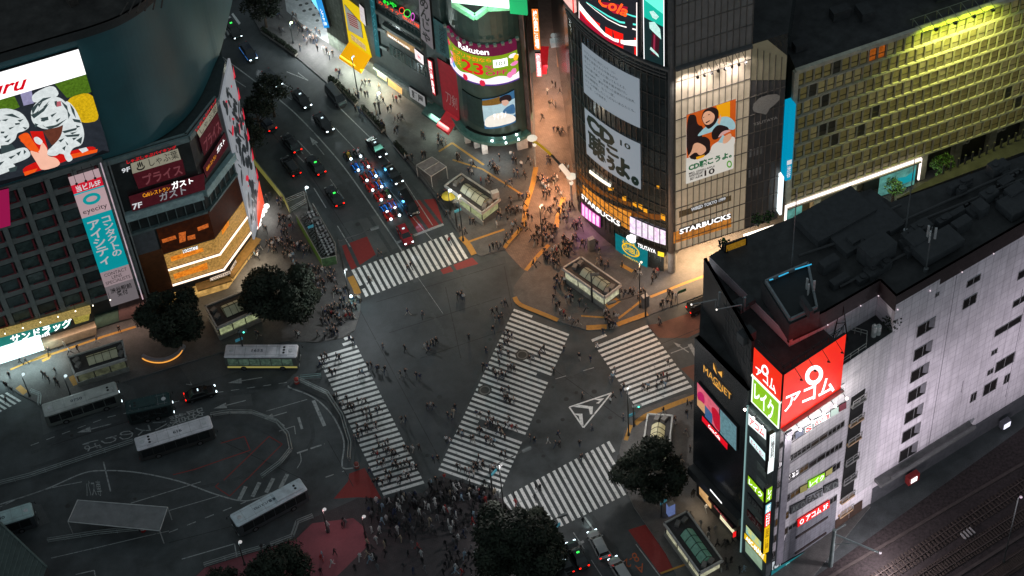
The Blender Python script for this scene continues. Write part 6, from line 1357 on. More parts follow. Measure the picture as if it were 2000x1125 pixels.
mb=MB();WP.text(mb,"アプリ予約なら",[sp(.15,.95),sp(.68,.97),sp(.68,.82),sp(.15,.8)],.62,0,True);WP.text(mb,"毎日\n最大",[sp(.13,.77),sp(.29,.77),sp(.29,.4),sp(.13,.4)],.62,0,True);mb.build("lettering",[E("rk_orange",S(245,150,30),1.0)],t)
mb=MB();WP.text(mb,"%",[sp(.6,.72),sp(.7,.72),sp(.7,.54),sp(.6,.54)],.62,0,True);WP.text(mb,"OFF",[sp(.6,.52),sp(.85,.52),sp(.85,.37),sp(.6,.37)],.62,0,True);mb.build("lettering",[E("rk_rose",S(200,30,90),1.0)],t)
mb=MB();WP.slab(mb,[sp(.7,.88),sp(.86,.88),sp(.86,.62),sp(.7,.62)],.6,.05,0,2);mb.build("white_tag",[LWHITE],t)
mb=MB();WP.text(mb,"101",[sp(.73,.82),sp(.83,.82),sp(.83,.68),sp(.73,.68)],.63,0,True);mb.build("lettering",[E("rk_ink",S(100,140,60),.8)],t)
k=uu0
while k < uu1-.5: mb=MB();mb.box(WP.pt(k+.5,ztop+.6,.9),(.45,.5,.4),.2);mb.build("floodlight",[M("fl_grey",(.3,.3,.28),.5)],t);k+=1.05
# blank screen + poster below
t=sign("blank_dark_panel","blank dark teal panel on the left face of the rounded corner",WP,pcx,[(185,470),(345,555),(365,790),(205,690)],[M("blank_teal",(.03,.06,.06),.3),BLACK],.25,.2,cat="panel")
def kpop(t,q,off):
 ms=[E("kp_blue",S(70,120,165),.8,.3,1),E("kp_skin",S(225,180,160),.8),E("kp_dark",S(40,30,35),.8),E("kp_pale",S(185,215,225),.9,.3,1.5),E("kp_white",S(240,235,225),1.0,.15,1),E("kp_gold",S(150,110,50),.8,.7,4)]
 mb=MB()
 art(WP,mb,pcx,off+.02,[(ms[5],[(345,560),(480,525),(500,600),(345,640)]),(ms[3],[(345,600),(600,540),(605,670),(360,730)]),(ms[2],[(480,535),(530,508),(570,515),(578,560),(500,585),(478,560)]),(ms[1],[(492,560),(540,550),(560,575),(530,605),(505,595)]),(ms[0],[(520,620),(590,580),(603,620),(602,670),(500,660)]),(ms[4],[(365,700),(480,650),(606,680),(608,735),(366,788)])],ms)
 mb.build("picture",ms,t);mb=MB();WP.text(mb,"ティラノ",WP.q(pcx,[(430,665),(530,645),(535,690),(435,715)]),off+.1,0,False);mb.build("lettering",[LWHITE],t)
sign("prow_poster","bright poster of a dark-haired young man over pale lettering on the rounded corner",WP,pcx,[(343,548),(595,475),(610,735),(365,790)],[E("kp_base",S(60,110,150),.8),BLACK],.25,.2,extra=kpop,cat="poster")
sign("green_fascia","teal-green rounded fascia with faint letters above the dark doorway",WP,pcx,[(225,770),(640,800),(640,870),(235,850)],[M("fascia_green",(.06,.16,.15),.4),BLACK],.6,.5)
mb=MB();z_=pz(430,860)[1]
WP.slab(mb,rect(2.5,3.3,WP.L[-1],3.9),1.1,1.1,0);mb.build("canopy",[M("canopy_green",(.1,.22,.2),.4)],RC)
for k,(x,y) in enumerate(((430,858),(515,835),(600,812),(528,875),(615,850))):
 P=WP.pt(pz(x,y)[0],pz(x,y)[1],1.0);t=thing("fascia_lamp","%s round white lamp from the left on the green fascia" % ordn[k],"lamp",P,group="lamps on the green fascia");mb=MB();mb.ball(P,.2);mb.build("bulb",[E("cool_bulb",S(235,255,255),8)],t);mb=MB();mb.tube(P,P+Vector((-.2,.7,.1)),.04,n=5);mb.build("arm",[BLACK],t)
lamp("fascia_light",'AREA',WP.pt(WP.L[-1]-6,3.0,1.5),200,(.85,1,1),(6,2),(0,0,0))
for (x,y) in ((225,920),(300,960),(365,1010),(650,975),(690,965)): p=G(*cr(pcx,x,y),0);mb=MB();mb.box(p+Vector((0,.3,1.6)),(.9,.6,3.2),.2);mb.build("pillar",[M("pale_pillar",(.5,.48,.46),.6)],RC)
# stepped roof with green lit beams and screen
mb=MB();roofp=[xy(885,12,36.6),xy(928,38,36.6),xy(952,20,36.6),xy(1000,18,36.6)]
for a,b in zip(roofp,roofp[1:]): va,vb_=Vector((*a,37.0)),Vector((*b,37.0));d=vb_-va;mb.box((va+vb_)/2,(d.length,.6,.8),math.atan2(d.y,d.x))
mb.build("roof_beam",[M("lime_beam",(.5,.65,.4),.5)],RC)
t=thing("rooftop_screen","white-green rooftop screen glowing over the corner building","screen",G(945,8,38));W_=Wall([tuple(G(882,4,38).xy),tuple(G(994,16,38).xy)]);mb=MB();W_.slab(mb,rect(0,37.9,W_.L[-1],46),0,.4,0);mb.build("panel",[E("rs_white",S(235,255,245),1.5)],t);mb=MB();W_.slab(mb,rect(W_.L[-1]+.1,37,W_.L[-1]+2.6,46),0,.4,0);mb.build("side_panel",[E("rs_green",S(40,180,110),.9)],t)
lamp("roof_screen_light",'AREA',G(925,26,39.5),900,(.3,1,.75),(8,3),(math.radians(15),0,0))
# alley side
WA=Wall([(5.3,222.9),(6.2,236),(7.2,262)])
AB=thing("alley_building","brownish reflective alley building with vertical lit signs","building",(7,245,0))
mb=MB();mb.prism([(5.3,222.9),(6.2,236),(6.3,248.5),(4.9,248.5),(4.0,224)],0,36,0,0);mb.prism([(6.4,249),(7.2,275),(-5,275),(-5,249)],0,40,0,0);mb.build("wall",[M("alley_wall",(.14,.1,.1),.3,noise=.4,scale=.5)],AB)
acx=(1000,0,3.408)
for lb,q,m_,tx in (("tall orange and yellow vertical neon sign in the alley",[(135,60),(180,60),(190,330),(150,330)],E("alley_orange",S(255,165,60),1.3,.5,1.5,S(230,70,40)),"焼\n肉\n酒\n場"),("lower red and white vertical sign in the alley",[(152,355),(188,355),(200,510),(165,510)],E("alley_red",S(240,50,60),1.1,.5,3,S(255,210,210)),"個\n室\n居")):
 p0,p1=cr(acx,*q[3]),cr(acx,*q[2]);zb_=14 if "tall" in lb else 4.5;a,b=G(*p0,zb_),G(*p1,zb_);W_=Wall([tuple(a.xy),tuple(b.xy)])
 zt_=W_.hit(*cr(acx,*q[0]))[1];sign("alley_sign",lb,W_,None,rect(0,zb_,W_.L[-1],zt_),[m_,BLACK],0,.4,texts=[(tx,((.15,.97),(.85,.97),(.85,.03),(.15,.03)),LWHITE,{"rel": True,"bold": True})])
t=thing("red_flag_banner","slanting red cloth banner hanging in the alley","banner",G(1063,140,0));a,b=G(1055,145,3),G(1068,145,3);W_=Wall([tuple(a.xy),tuple(b.xy)]);mb=MB();W_.slab(mb,[(0.3,9),(W_.L[-1]+.6,9),(W_.L[-1],3),(0,3)],0,.12,0);mb.build("cloth",[M("flag_red",(.5,.02,.04),.6,emit=S(190,10,30),es=.4)],t)
for (x,y,e_,c_,s_) in ((1052,165,900,(1,.6,.36),3),(1080,120,450,(1,.8,.7),3),(1065,215,800,(1,.58,.34),3),(1075,60,300,(1,.8,.75),3)):
 lamp("alley_light",'AREA',G(x,y,5),e_,c_,(s_,s_),(0,0,0))
lc2=thing("alley_far_building","tall thin brown building deep in the alley","building",(14,262,0));mb=MB();mb.prism([(12.5,258),(22,262),(22,290),(12.5,290)],0,30,0,0);mb.build("wall",[M("alley_far_wall",(.16,.12,.11),.6,noise=.3)],lc2)
# ================================================================== railway
def stripe(name,pts,w,z,mat,h0=0.0):
 P=[G(*p,0) for p in pts];mb=MB()
 for a,b in zip(P,P[1:]):
  d=(b-a).normalized();n=Vector((-d.y,d.x,0))*w/2
  if name=="rail" or name=="trough": a,b=a-d*60,b+d*160
  mb.prism([(a-n).xy,(b-n).xy,(b+n).xy,(a+n).xy],h0,z)
 return struct(name,mb,[mat])
BALL=M("track_ballast",(.034,.025,.026),.95,noise=.6,scale=2.5,bump=.6)
mb=MB();e_=Vector((.843,.538,0));o_=G(1560,1150,0);n_=Vector((.538,-.843,0));mb.prism([(o_-e_*60).xy,(o_+e_*260).xy,(o_+e_*260+n_*45).xy,(o_-e_*60+n_*45).xy],0,.05);struct("track_bed",mb,[BALL])
mb=MB();mb.prism([xy(1752,388,8),xy(2030,285,8),xy(2030,245,8),xy(1832,342,8)],0,8,0,1);vd=thing("station_deck","dark elevated deck roof between the honeycomb store and the black roof","building",G(1900,330,0));mb.build("wall",[M("deck_wall",(.03,.03,.032),.8),DARKROOF],vd)
for k in range(14): mb=MB();p=G(1842+k*14,338-k*6.2,8);mb.box(p+Vector((0,0,.9)),(.25,.25,1.8));mb.build("post",[M("deck_post",(.06,.06,.055),.7)],vd)
sheet("side_lane",[(1500,1160),(1530,1115),(1705,990),(2060,790),(2060,845),(1700,1050),(1560,1150)],.03,A_ROAD)
RAIL=M("steel_rail",(.1,.075,.07),.5,.6)
for k,(a,b) in enumerate((((1660,1160),(2060,900)),((1685,1160),(2060,918)),((1740,1160),(2060,958)),((1770,1160),(2060,980)),((1850,1170),(2080,1022)),((1890,1170),(2080,1048)))):
 t=stripe("rail",[a,b],.12,.3,RAIL,.05)
for (a,b) in (((1600,1140),(2060,870)),((1800,1170),(2070,1000))): stripe("trough",[a,b],.45,.22,M("trough_concrete",(.06,.045,.043),.8),.05)
mb=MB()
for k in range(-40,160):
 f=k/60
 for (a,b) in (((1672,1160),(2060,909)),((1755,1160),(2060,969)),((1870,1170),(2080,1035))):
  p=G(*a,.13).lerp(G(*b,.13),f);mb.box(p,(.24,2.3,.14),.5)
struct("sleepers",mb,[M("sleeper",(.05,.035,.03),.9)])
p=G(1622,1105,0);t=thing("catenary_mast","grey railway mast with a slanting bracket at the foot of the tiled building","mast",p)
mb=MB();mb.tube(p,p+Vector((0,0,8.5)),.32,.26,n=10);mb.tube(p+Vector((0,0,7.6)),p+Vector((5.6,-1.6,4.8)),.13,n=6);mb.tube(p+Vector((0,0,5.2)),p+Vector((2.8,-.8,6.2)),.08,n=6);mb.tube(p+Vector((0,0,8.2)),p+Vector((1.6,.9,8.2)),.08,n=6);mb.build("mast_pole",[M("mast_teal_grey",(.2,.24,.24),.5,.3)],t)
p=G(1890,1045,0);t=thing("track_cabinet","small pale metal grating between the rails","cabinet",p);mb=MB();
for k in range(4): mb.box(p+Vector((k*.45-.7,k*.25-.3,.3)),(.18,1.1,.3),.5)
mb.build("slat",[M("cab_grey",(.35,.32,.32),.5)],t)
# ================================================================== vehicles
TYRE=M("tyre_rubber",(.012,.012,.012),.9,noise=0);RIM=M("wheel_rim",(.25,.25,.26),.3,.8,noise=0)
HEAD=E("headlight_on",S(225,245,255),4.5);TAIL=E("taillight_on",S(255,30,15),3);TAILD=M("taillight_off",(.25,.01,.01),.3,noise=0);HEADD=M("headlight_off",(.4,.42,.42),.2,noise=0)
CGL=M("car_glass",(.01,.012,.013),.08,noise=0,spec=.8);CHR=M("chrome_trim",(.4,.4,.4),.2,.9,noise=0)
def loft(mb,secs,m=0):
 """secs: (x, half width bottom, half width top, z bottom, z top); closed hull"""
 i=len(mb.v)
 for x,wb,wt,zb,zt in secs:
  r=min(.12,(zt-zb)*.3)
  mb.v+=[Vector(p) for p in ((x,-wb,zb),(x,wb,zb),(x,wb+.02,zb+(zt-zb)*.5),(x,wt,zt-r),(x,wt-.14,zt),(x,-wt+.14,zt),(x,-wt,zt-r),(x,-wb-.02,zb+(zt-zb)*.5))]
 n=8
 for s in range(len(secs)-1):
  for k in range(n):
   j=(k+1) % n;mb.f.append((i+s*n+k,i+s*n+j,i+(s+1)*n+j,i+(s+1)*n+k));mb.m.append(m)
 mb.f.append(tuple(i+k for k in range(n))[::-1]);mb.m.append(m)
 e=i+(len(secs)-1)*n;mb.f.append(tuple(e+k for k in range(n)));mb.m.append(m)
def wheel(t,x,y,r=.32,w=.22):
 mb=MB();mb.tube((x,y-w/2,r),(x,y+w/2,r),r,n=14);o=mb.build("wheel",[TYRE],t,world=False)
 s=1 if y > 0 else -1;mb=MB();mb.tube((x,y+s*(w/2-.02),r),(x,y+s*(w/2+.015),r),r*.6,n=10);mb.build("rim",[RIM],o,world=False)
def make_car(kind,name,label,paint,front=False,tail=False,beacon=None,stripe_=None):
 t=thing(name,label,"car")
 if kind=="sedan": L,Wd,H,body,cab=4.6,.86,1.5,[(-2.3,.7,.68,.35,.8),(-2.15,.8,.78,.25,.92),(-1.3,.85,.84,.22,.95),(.9,.85,.84,.22,.95),(1.8,.82,.78,.24,.86),(2.2,.76,.7,.28,.75),(2.32,.62,.58,.35,.62)],(-1.75,-1.05,.35,1.15,.9,1.46)
 elif kind=="cab": L,Wd,H,body,cab=4.5,.86,1.7,[(-2.2,.74,.72,.3,.95),(-2.1,.82,.8,.24,1.0),(.9,.85,.84,.22,1.0),(1.7,.82,.78,.24,.95),(2.1,.76,.7,.28,.82),(2.2,.62,.58,.35,.7)],(-2.05,-1.85,.5,1.3,.98,1.72)
 elif kind=="wagon": L,Wd,H,body,cab=4.7,.87,1.55,[(-2.3,.74,.72,.32,.95),(-2.2,.83,.8,.24,1.0),(.9,.86,.85,.22,.98),(1.8,.83,.78,.24,.88),(2.25,.76,.7,.28,.76),(2.35,.62,.58,.35,.64)],(-2.2,-1.95,.4,1.2,.97,1.55)
 elif kind=="van": L,Wd,H,body,cab=4.8,.86,2.0,[(-2.35,.8,.78,.3,1.1),(-2.3,.85,.83,.24,1.15),(1.5,.86,.84,.22,1.12),(2.2,.83,.78,.26,.98),(2.4,.74,.7,.34,.8)],(-2.3,-2.2,1.2,1.95,1.1,1.98)
 else: L,Wd,H,body,cab=4.0,.84,1.5,[(-1.95,.72,.68,.32,.95),(-1.85,.8,.76,.24,1.0),(.8,.83,.8,.22,.96),(1.6,.8,.74,.24,.84),(1.95,.7,.64,.3,.7)],(-1.85,-1.5,.3,1.0,.95,1.5)
 mb=MB();loft(mb,body);mb.build("body",[paint],t,world=False)
 x0,x1,x2,x3,zb,zt=cab;w0,w1=body[2][2]-.05,body[2][2]-.22
 mb=MB();P=[(x0,-w0,zb-.04),(x3,-w0,zb-.04),(x3,w0,zb-.04),(x0,w0,zb-.04),(x1,-w1,zt-.04),(x2,-w1,zt-.04),(x2,w1,zt-.04),(x1,w1,zt-.04)]
 for f in ((0,1,5,4),(1,2,6,5),(2,3,7,6),(3,0,4,7)): mb.face([P[k] for k in f])
 mb.build("glass",[CGL],t,world=False)
 mb=MB();xm=(x1+x2)/2;loft(mb,[(x1-.04,w1-.04,w1,zt-.06,zt),(x1+.15,w1+.01,w1,zt-.06,zt+.03),(x2-.15,w1+.01,w1,zt-.06,zt+.03),(x2+.04,w1-.04,w1,zt-.06,zt-.01)])
 for y in (-1,1):
  for xa,xb in ((x1,x0+.02),(x2,x3-.02)): mb.tube((xa,y*w1,zt-.03),(xb,y*w0,zb),.035,n=4)
  mb.tube((xm,y*w1,zt-.03),(xm,y*w0,zb),.04,n=4)
 mb.build("roof",[paint],t,world=False)
 fx,rx=body[-1][0],body[0][0];wr=.31 if kind != "van" else .34
 for x in (fx-.95,rx+.85):
  for y in (-1,1): wheel(t,x,y*(body[2][1]-.08),wr)
 for y in (-1,1):
  mb=MB();mb.box((fx-.1,y*.55,.68),(.16,.3,.14),0,tilt=(0,-.3));mb.build("headlight",[HEAD if front else HEADD],t,world=False)
  mb=MB();mb.box((rx+.02,y*.62,.8 if kind != "van" else 1.0),(.1,.24,.16));mb.build("taillight",[TAIL if tail else TAILD],t,world=False)
  mb=MB();mb.box((x3-.35,y*(w0+.14),zb+.05),(.12,.2,.13));mb.build("mirror",[paint],t,world=False)
 mb=MB();mb.box((fx-.02,0,.4),(.08,1.1,.12));mb.box((rx+.0,0,.45),(.06,1.2,.1));mb.build("bumper",[CHR],t,world=False)
 if beacon:
  mb=MB();mb.box((xm+.1,0,zt+.1),(.18,.36,.12));mb.build("roof_sign",[beacon],t,world=False)
  if front or tail: pass
 if stripe_: mb=MB();mb.box((0,0,.55),(3.6,body[2][1]*2+.07,.16));mb.build("side_stripe",[stripe_],t,world=False)
 return t
PNT=lambda n,c,r=.22: M(n,c,r,.1,noise=.05,spec=.7)
BKP,NVY,SIL,RDP,WHP,GRP=PNT("black_paint",(.008,.009,.01)),PNT("navy_paint",(.01,.016,.03)),PNT("silver_paint",(.3,.31,.31)),PNT("red_paint",(.28,.008,.015)),PNT("white_paint",(.6,.6,.6)),PNT("grey_paint",(.06,.065,.07))
BCN=E("green_beacon",S(60,255,90),2);BCW=E("white_beacon",S(200,225,235),1.6);BLS=E("blue_side_glow",S(60,120,200),.8)
def put(o,x,y,hx,hy,z=.012):
 p,q=G(x,y,z),G(hx,hy,z);d=q-p;o.location=(p.x,p.y,z);o.rotation_euler=(0,0,math.atan2(d.y,d.x));return o
# (kind, paint, x, y, toward x, y, front lamps, tail lamps, beacon, label)
cars=[
 ("cab",BKP,457,64,470,84,1,0,BCN,"black taxi with a green roof lamp near the far crosswalk"),
 ("sedan",NVY,486,106,500,126,1,0,None,"dark car with a blue glowing side at the top of the avenue"),
 ("sedan",BKP,590,198,605,216,1,0,BCW,"black taxi with shining headlamps beside the box-shaped van"),
 ("sedan",BKP,633,245,650,265,1,0,BCW,"black taxi in the middle of the avenue ahead of the kart pack"),
 ("van",GRP,657,194,672,212,0,0,None,"dark grey box van parked along the planters"),
 ("sedan",BKP,736,293,752,313,1,0,BCW,"black taxi at the kerb directly below the planter end"),
 ("sedan",BKP,768,345,784,366,1,0,BCW,"black taxi beside the karts, nearer the crosswalk than its twin"),
 ("van",BKP,800,405,815,430,1,0,None,"long black van waiting on the red lane beside the bus shelter"),
 ("small",RDP,792,464,803,486,1,0,BCW,"red taxi stopped just before the upper crosswalk"),
 ("wagon",BKP,569,330,553,308,0,1,None,"black wagon with red tail lamps in the outgoing lane"),
 ("sedan",BKP,617,328,600,306,0,1,BCN,"black taxi with green roof lamp and red tail lamps"),
 ("sedan",BKP,654,388,640,366,0,1,BCN,"black taxi driving away just above the red road patch"),
 ("sedan",BKP,570,285,556,268,0,1,None,"dark car with red tail lamps further up behind the green-lit taxi"),
 ("small",NVY,523,246,508,228,0,1,None,"small dark car half hidden under the avenue trees"),
 ("sedan",GRP,440,137,428,118,0,1,None,"dark car beyond the top of the patterned banner"),
 ("sedan",GRP,533,158,546,172,1,0,None,"dark car under the tree crown on the avenue"),
 ("wagon",SIL,1169,1068,1150,1030,1,1,None,"silver station wagon waiting below the lower crosswalk"),
 ("wagon",SIL,1212,1120,1192,1088,1,1,None,"second silver wagon cut off by the lower picture edge"),
 ("sedan",BKP,1128,1088,1110,1055,1,1,BCN,"black taxi with a green roof lamp beside the silver wagon"),
 ("cab",BKP,1100,1100,1088,1075,0,1,BCW,"black taxi emerging from under the big plaza tree"),
 ("sedan",BKP,1095,1128,1080,1103,1,1,None,"dark car behind the taxi beside the plaza tree"),
 ("van",BKP,1372,602,1400,590,0,1,None,"black van half behind the black corner building"),
 ("sedan",BKP,393,773,430,762,1,1,BCW,"black sedan in the terminal lane below the parked white bus"),
]
for (k,pnt,x,y,hx,hy,fr,tl,bc,lb) in cars:
 nm={"sedan": "sedan","cab": "taxi","wagon": "station_wagon","van": "van","small": "compact_car"}[k]
 o=make_car(k,nm,lb,pnt,fr,tl,bc,BLS if "blue glowing" in lb else None);put(o,x,y,hx,hy)
def beam(x,y,hx,hy,e,c=(.85,.95,1)):
 p,q=G(x,y,.7),G(hx,hy,.1);d=(q-p);lamp("headlight_beam",'SPOT',p,e,c,.1,d.to_track_quat('-Z','Y').to_euler(),spot=70)
beam(803,487,815,510,60);beam(1152,1035,1140,1008,160,(.8,1,.95));beam(652,268,665,284,40);beam(606,217,616,230,40);beam(812,428,822,444,90,(.5,.6,1));beam(500,128,508,140,40)
# buses ---------------------------------------------------------------
def make_bus(label,length=10.7,roofc=(.62,.62,.64),lower=None,number="",fans=3,fan_end=1,lights=False,body=(.45,.46,.44)):
 t=thing("bus",label,"bus");L=length/2
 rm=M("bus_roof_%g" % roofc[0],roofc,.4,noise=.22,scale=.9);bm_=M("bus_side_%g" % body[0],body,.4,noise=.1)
 mb=MB()
 P=[]
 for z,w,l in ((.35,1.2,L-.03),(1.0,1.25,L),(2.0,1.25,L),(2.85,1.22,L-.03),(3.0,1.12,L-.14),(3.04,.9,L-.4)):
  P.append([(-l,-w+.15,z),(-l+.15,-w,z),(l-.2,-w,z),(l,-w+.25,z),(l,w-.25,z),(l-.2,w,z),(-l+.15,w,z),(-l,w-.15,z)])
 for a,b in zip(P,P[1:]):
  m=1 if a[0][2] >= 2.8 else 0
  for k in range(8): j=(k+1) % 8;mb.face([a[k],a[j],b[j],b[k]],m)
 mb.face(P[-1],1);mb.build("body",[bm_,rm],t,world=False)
 mb=MB()
 for s in (-1,1):
  for k in range(6):
   x0=-L+.5+k*(2*L-1.2)/6;x1=x0+(2*L-1.2)/6-.1;w=1.262
   q=[(x0,s*w,1.15),(x1,s*w,1.15),(x1,s*(w-.01),2.62),(x0,s*(w-.01),2.62)];mb.face(q if s < 0 else q[::-1])
 mb.build("window_glass",[E("bus_lit_glass",S(120,150,130),.28,.95,1.6,S(10,14,13)) if lower else CGL],t,world=False)
 mb=MB()
 for k in range(1,7): mb.box((-L+k*2*L/7,0,3.035),(.035,2.0,.02))
 for y in (-.75,.75): mb.box((0,y,3.04),(2*L-1.0,.03,.02))
 mb.build("roof_seam",[M("seam_grey",(.22,.22,.23),.6)],t,world=False)
 mb=MB();mb.face([(L+.01,-1.0,1.1),(L+.01,1.0,1.1),(L+.005,1.0,2.55),(L+.005,-1.0,2.55)]);mb.face([(-L-.01,1.0,1.5),(-L-.01,-1.0,1.5),(-L-.005,-1.0,2.4),(-L-.005,1.0,2.4)]);mb.build("windscreen",[CGL],t,world=False)
 if lower is not None:
  mb=MB()
  for s in (-1,1): mb.box((0,s*1.255,.75),(2*L-.5,.03,.35))
  mb.build("side_stripe",[lower],t,world=False)
 mb=MB();xf=fan_end*(L-2.6);mb.box((xf,0,3.11),(3.6,1.5,.2),0) if fans==2 else mb.box((xf+fan_end*.6,0,3.1),(1.1,1.7,.16),0)
 ac=mb.build("roof_unit",[rm],t,world=False)
 for k in range(fans):
  mb=MB();x=xf+(fan_end*1.2 if fans==2 else fan_end*.6);y=(k-(fans-1)/2)*.5;z=3.22 if fans==2 else 3.19;mb.tube((x,y,z-.04),(x,y,z),.19,n=12);mb.build("fan",[BLACK],ac,world=False)
 for x in (-L+1.0,L-1.0): mb=MB();mb.tube((x,0,3.03),(x,0,3.12),.33,.28,n=14);mb.build("roof_hatch",[M("hatch_pale",(.5,.5,.52),.5)],t,world=False)
 for x in (-L+2.6,L-2.4):
  for y in (-1,1): wheel(t,x,y*1.14,.46,.28)
 for y in (-1,1):
  mb=MB();mb.box((L,y*.9,.75),(.08,.3,.2));mb.build("headlight",[HEAD if lights else HEADD],t,world=False)
  mb=MB();mb.box((-L,y*1.0,.95),(.06,.2,.3));mb.build("taillight",[TAILD],t,world=False)
  mb=MB();mb.tube((L-.1,y*1.2,2.7),(L+.35,y*1.4,2.4),.03,n=5);mb.box((L+.36,y*1.42,2.2),(.1,.18,.4));mb.build("mirror",[BLACK],t,world=False)
 if number:
  mb=MB();v,f=glyphs(number,True);i=len(mb.v);sx,sy=len(number)*.42,.5;xo=-fan_end*L*.1
  for (a,b) in v: mb.v.append(Vector((xo+(a-.5)*sx,(b-.5)*sy,3.05)))
  for k in f: mb.f.append(tuple(i+j for j in k));mb.m.append(0)
  mb.build("roof_number",[M("roof_number_ink",(.04,.05,.07),.6,noise=0)],t,world=False)
 return t
YG=E("bus_yellow_stripe",S(190,180,100),.5)
def put_bus(o,a,b,z=3.0):
 p,q=G(*a,z),G(*b,z);m=(p+q)/2;d=q-p;o.location=(m.x,m.y,.014);o.rotation_euler=(0,0,math.atan2(d.y,d.x))
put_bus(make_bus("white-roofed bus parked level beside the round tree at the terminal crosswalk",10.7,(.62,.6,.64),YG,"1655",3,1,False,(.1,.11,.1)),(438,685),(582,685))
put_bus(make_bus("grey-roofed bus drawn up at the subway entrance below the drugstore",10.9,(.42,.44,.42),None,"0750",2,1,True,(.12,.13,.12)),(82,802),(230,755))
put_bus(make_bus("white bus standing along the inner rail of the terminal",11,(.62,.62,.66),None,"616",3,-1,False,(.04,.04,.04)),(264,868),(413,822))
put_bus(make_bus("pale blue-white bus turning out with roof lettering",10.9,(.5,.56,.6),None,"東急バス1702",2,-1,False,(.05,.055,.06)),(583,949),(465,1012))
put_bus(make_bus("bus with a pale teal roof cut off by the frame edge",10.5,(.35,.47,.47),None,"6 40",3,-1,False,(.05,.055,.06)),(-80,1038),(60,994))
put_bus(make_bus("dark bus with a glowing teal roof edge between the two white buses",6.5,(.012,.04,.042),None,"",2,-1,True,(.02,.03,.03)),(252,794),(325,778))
# karts ---------------------------------------------------------------
KM=[E("kart_blue_glow",S(20,120,220),1.6),E("kart_red_glow",S(200,30,25),.8),M("kart_black",(.015,.015,.016),.4),M("kart_red_body",(.3,.03,.02),.35)]
suits=[("yellow",(.5,.35,.04)),("brown",(.14,.06,.03)),("orange",(.55,.2,.03)),("dark red",(.2,.02,.03)),("white",(.5,.5,.5)),("blue",(.03,.12,.4)),("green",(.03,.2,.08)),("grey",(.12,.12,.13))]
SKIN=M("skin",(.42,.24,.17),.6,noise=0);HAIR=M("dark_hair",(.012,.01,.009),.6,noise=0)
HELM=M("pale_helmet",(.6,.6,.6),.3,noise=0)
def make_kart(label,glow,suit):
 t=thing("kart",label,"go-kart",group=None)
 mb=MB();mb.box((0,0,.16),(1.7,.55,.1));mb.box((.75,0,.25),(.35,.95,.16));mb.box((-.75,0,.28),(.25,1.0,.2));mb.box((0,.5,.22),(.8,.2,.2));mb.box((0,-.5,.22),(.8,.2,.2));mb.build("chassis",[KM[3] if suit=="dark red" else KM[2]],t,world=False)
 for x in (-.6,.6):
  for y in (-.55,.55): mb=MB();mb.tube((x,y-.1,.14),(x,y+.1,.14),.14,n=10);mb.build("wheel",[TYRE],t,world=False)
 mb=MB();mb.box((-.3,0,.35),(.12,.5,.5),tilt=(0,-.25));mb.build("seat",[KM[2]],t,world=False)
 mb=MB();mb.tube((.5,0,.3),(.25,0,.6),.03,n=5);mb.tube((.24,0,.58),(.27,0,.61),.15,n=10);mb.build("steering_wheel",[KM[2]],t,world=False)
 mb=MB();mb.box((0,0,.09),(1.7,1.15,.03));mb.build("underglow",[glow],t,world=False)
 mb=MB();mb.ball((1.0,0,.4),.22,nu=8,nv=5);mb.build("headlight",[HEAD],t,world=False)
 for y in (-.4,.4): mb=MB();mb.box((-.9,y,.3),(.05,.15,.1));mb.build("taillight",[TAIL],t,world=False)
 return t
kc_=(560,250,4.5)
kart_pos=[(545,252),(630,228),(610,350),(698,320),(685,440),(765,402),(735,525),(815,495),(810,610),(883,580),(862,715),(932,680),(895,780),(970,745)]
kart_glow=[2,2,0,1,1,0,1,0,1,2,0,0,1,2]
kart_suit=[0,4,5,1,1,2,3,2,3,6,5,3,3,7]
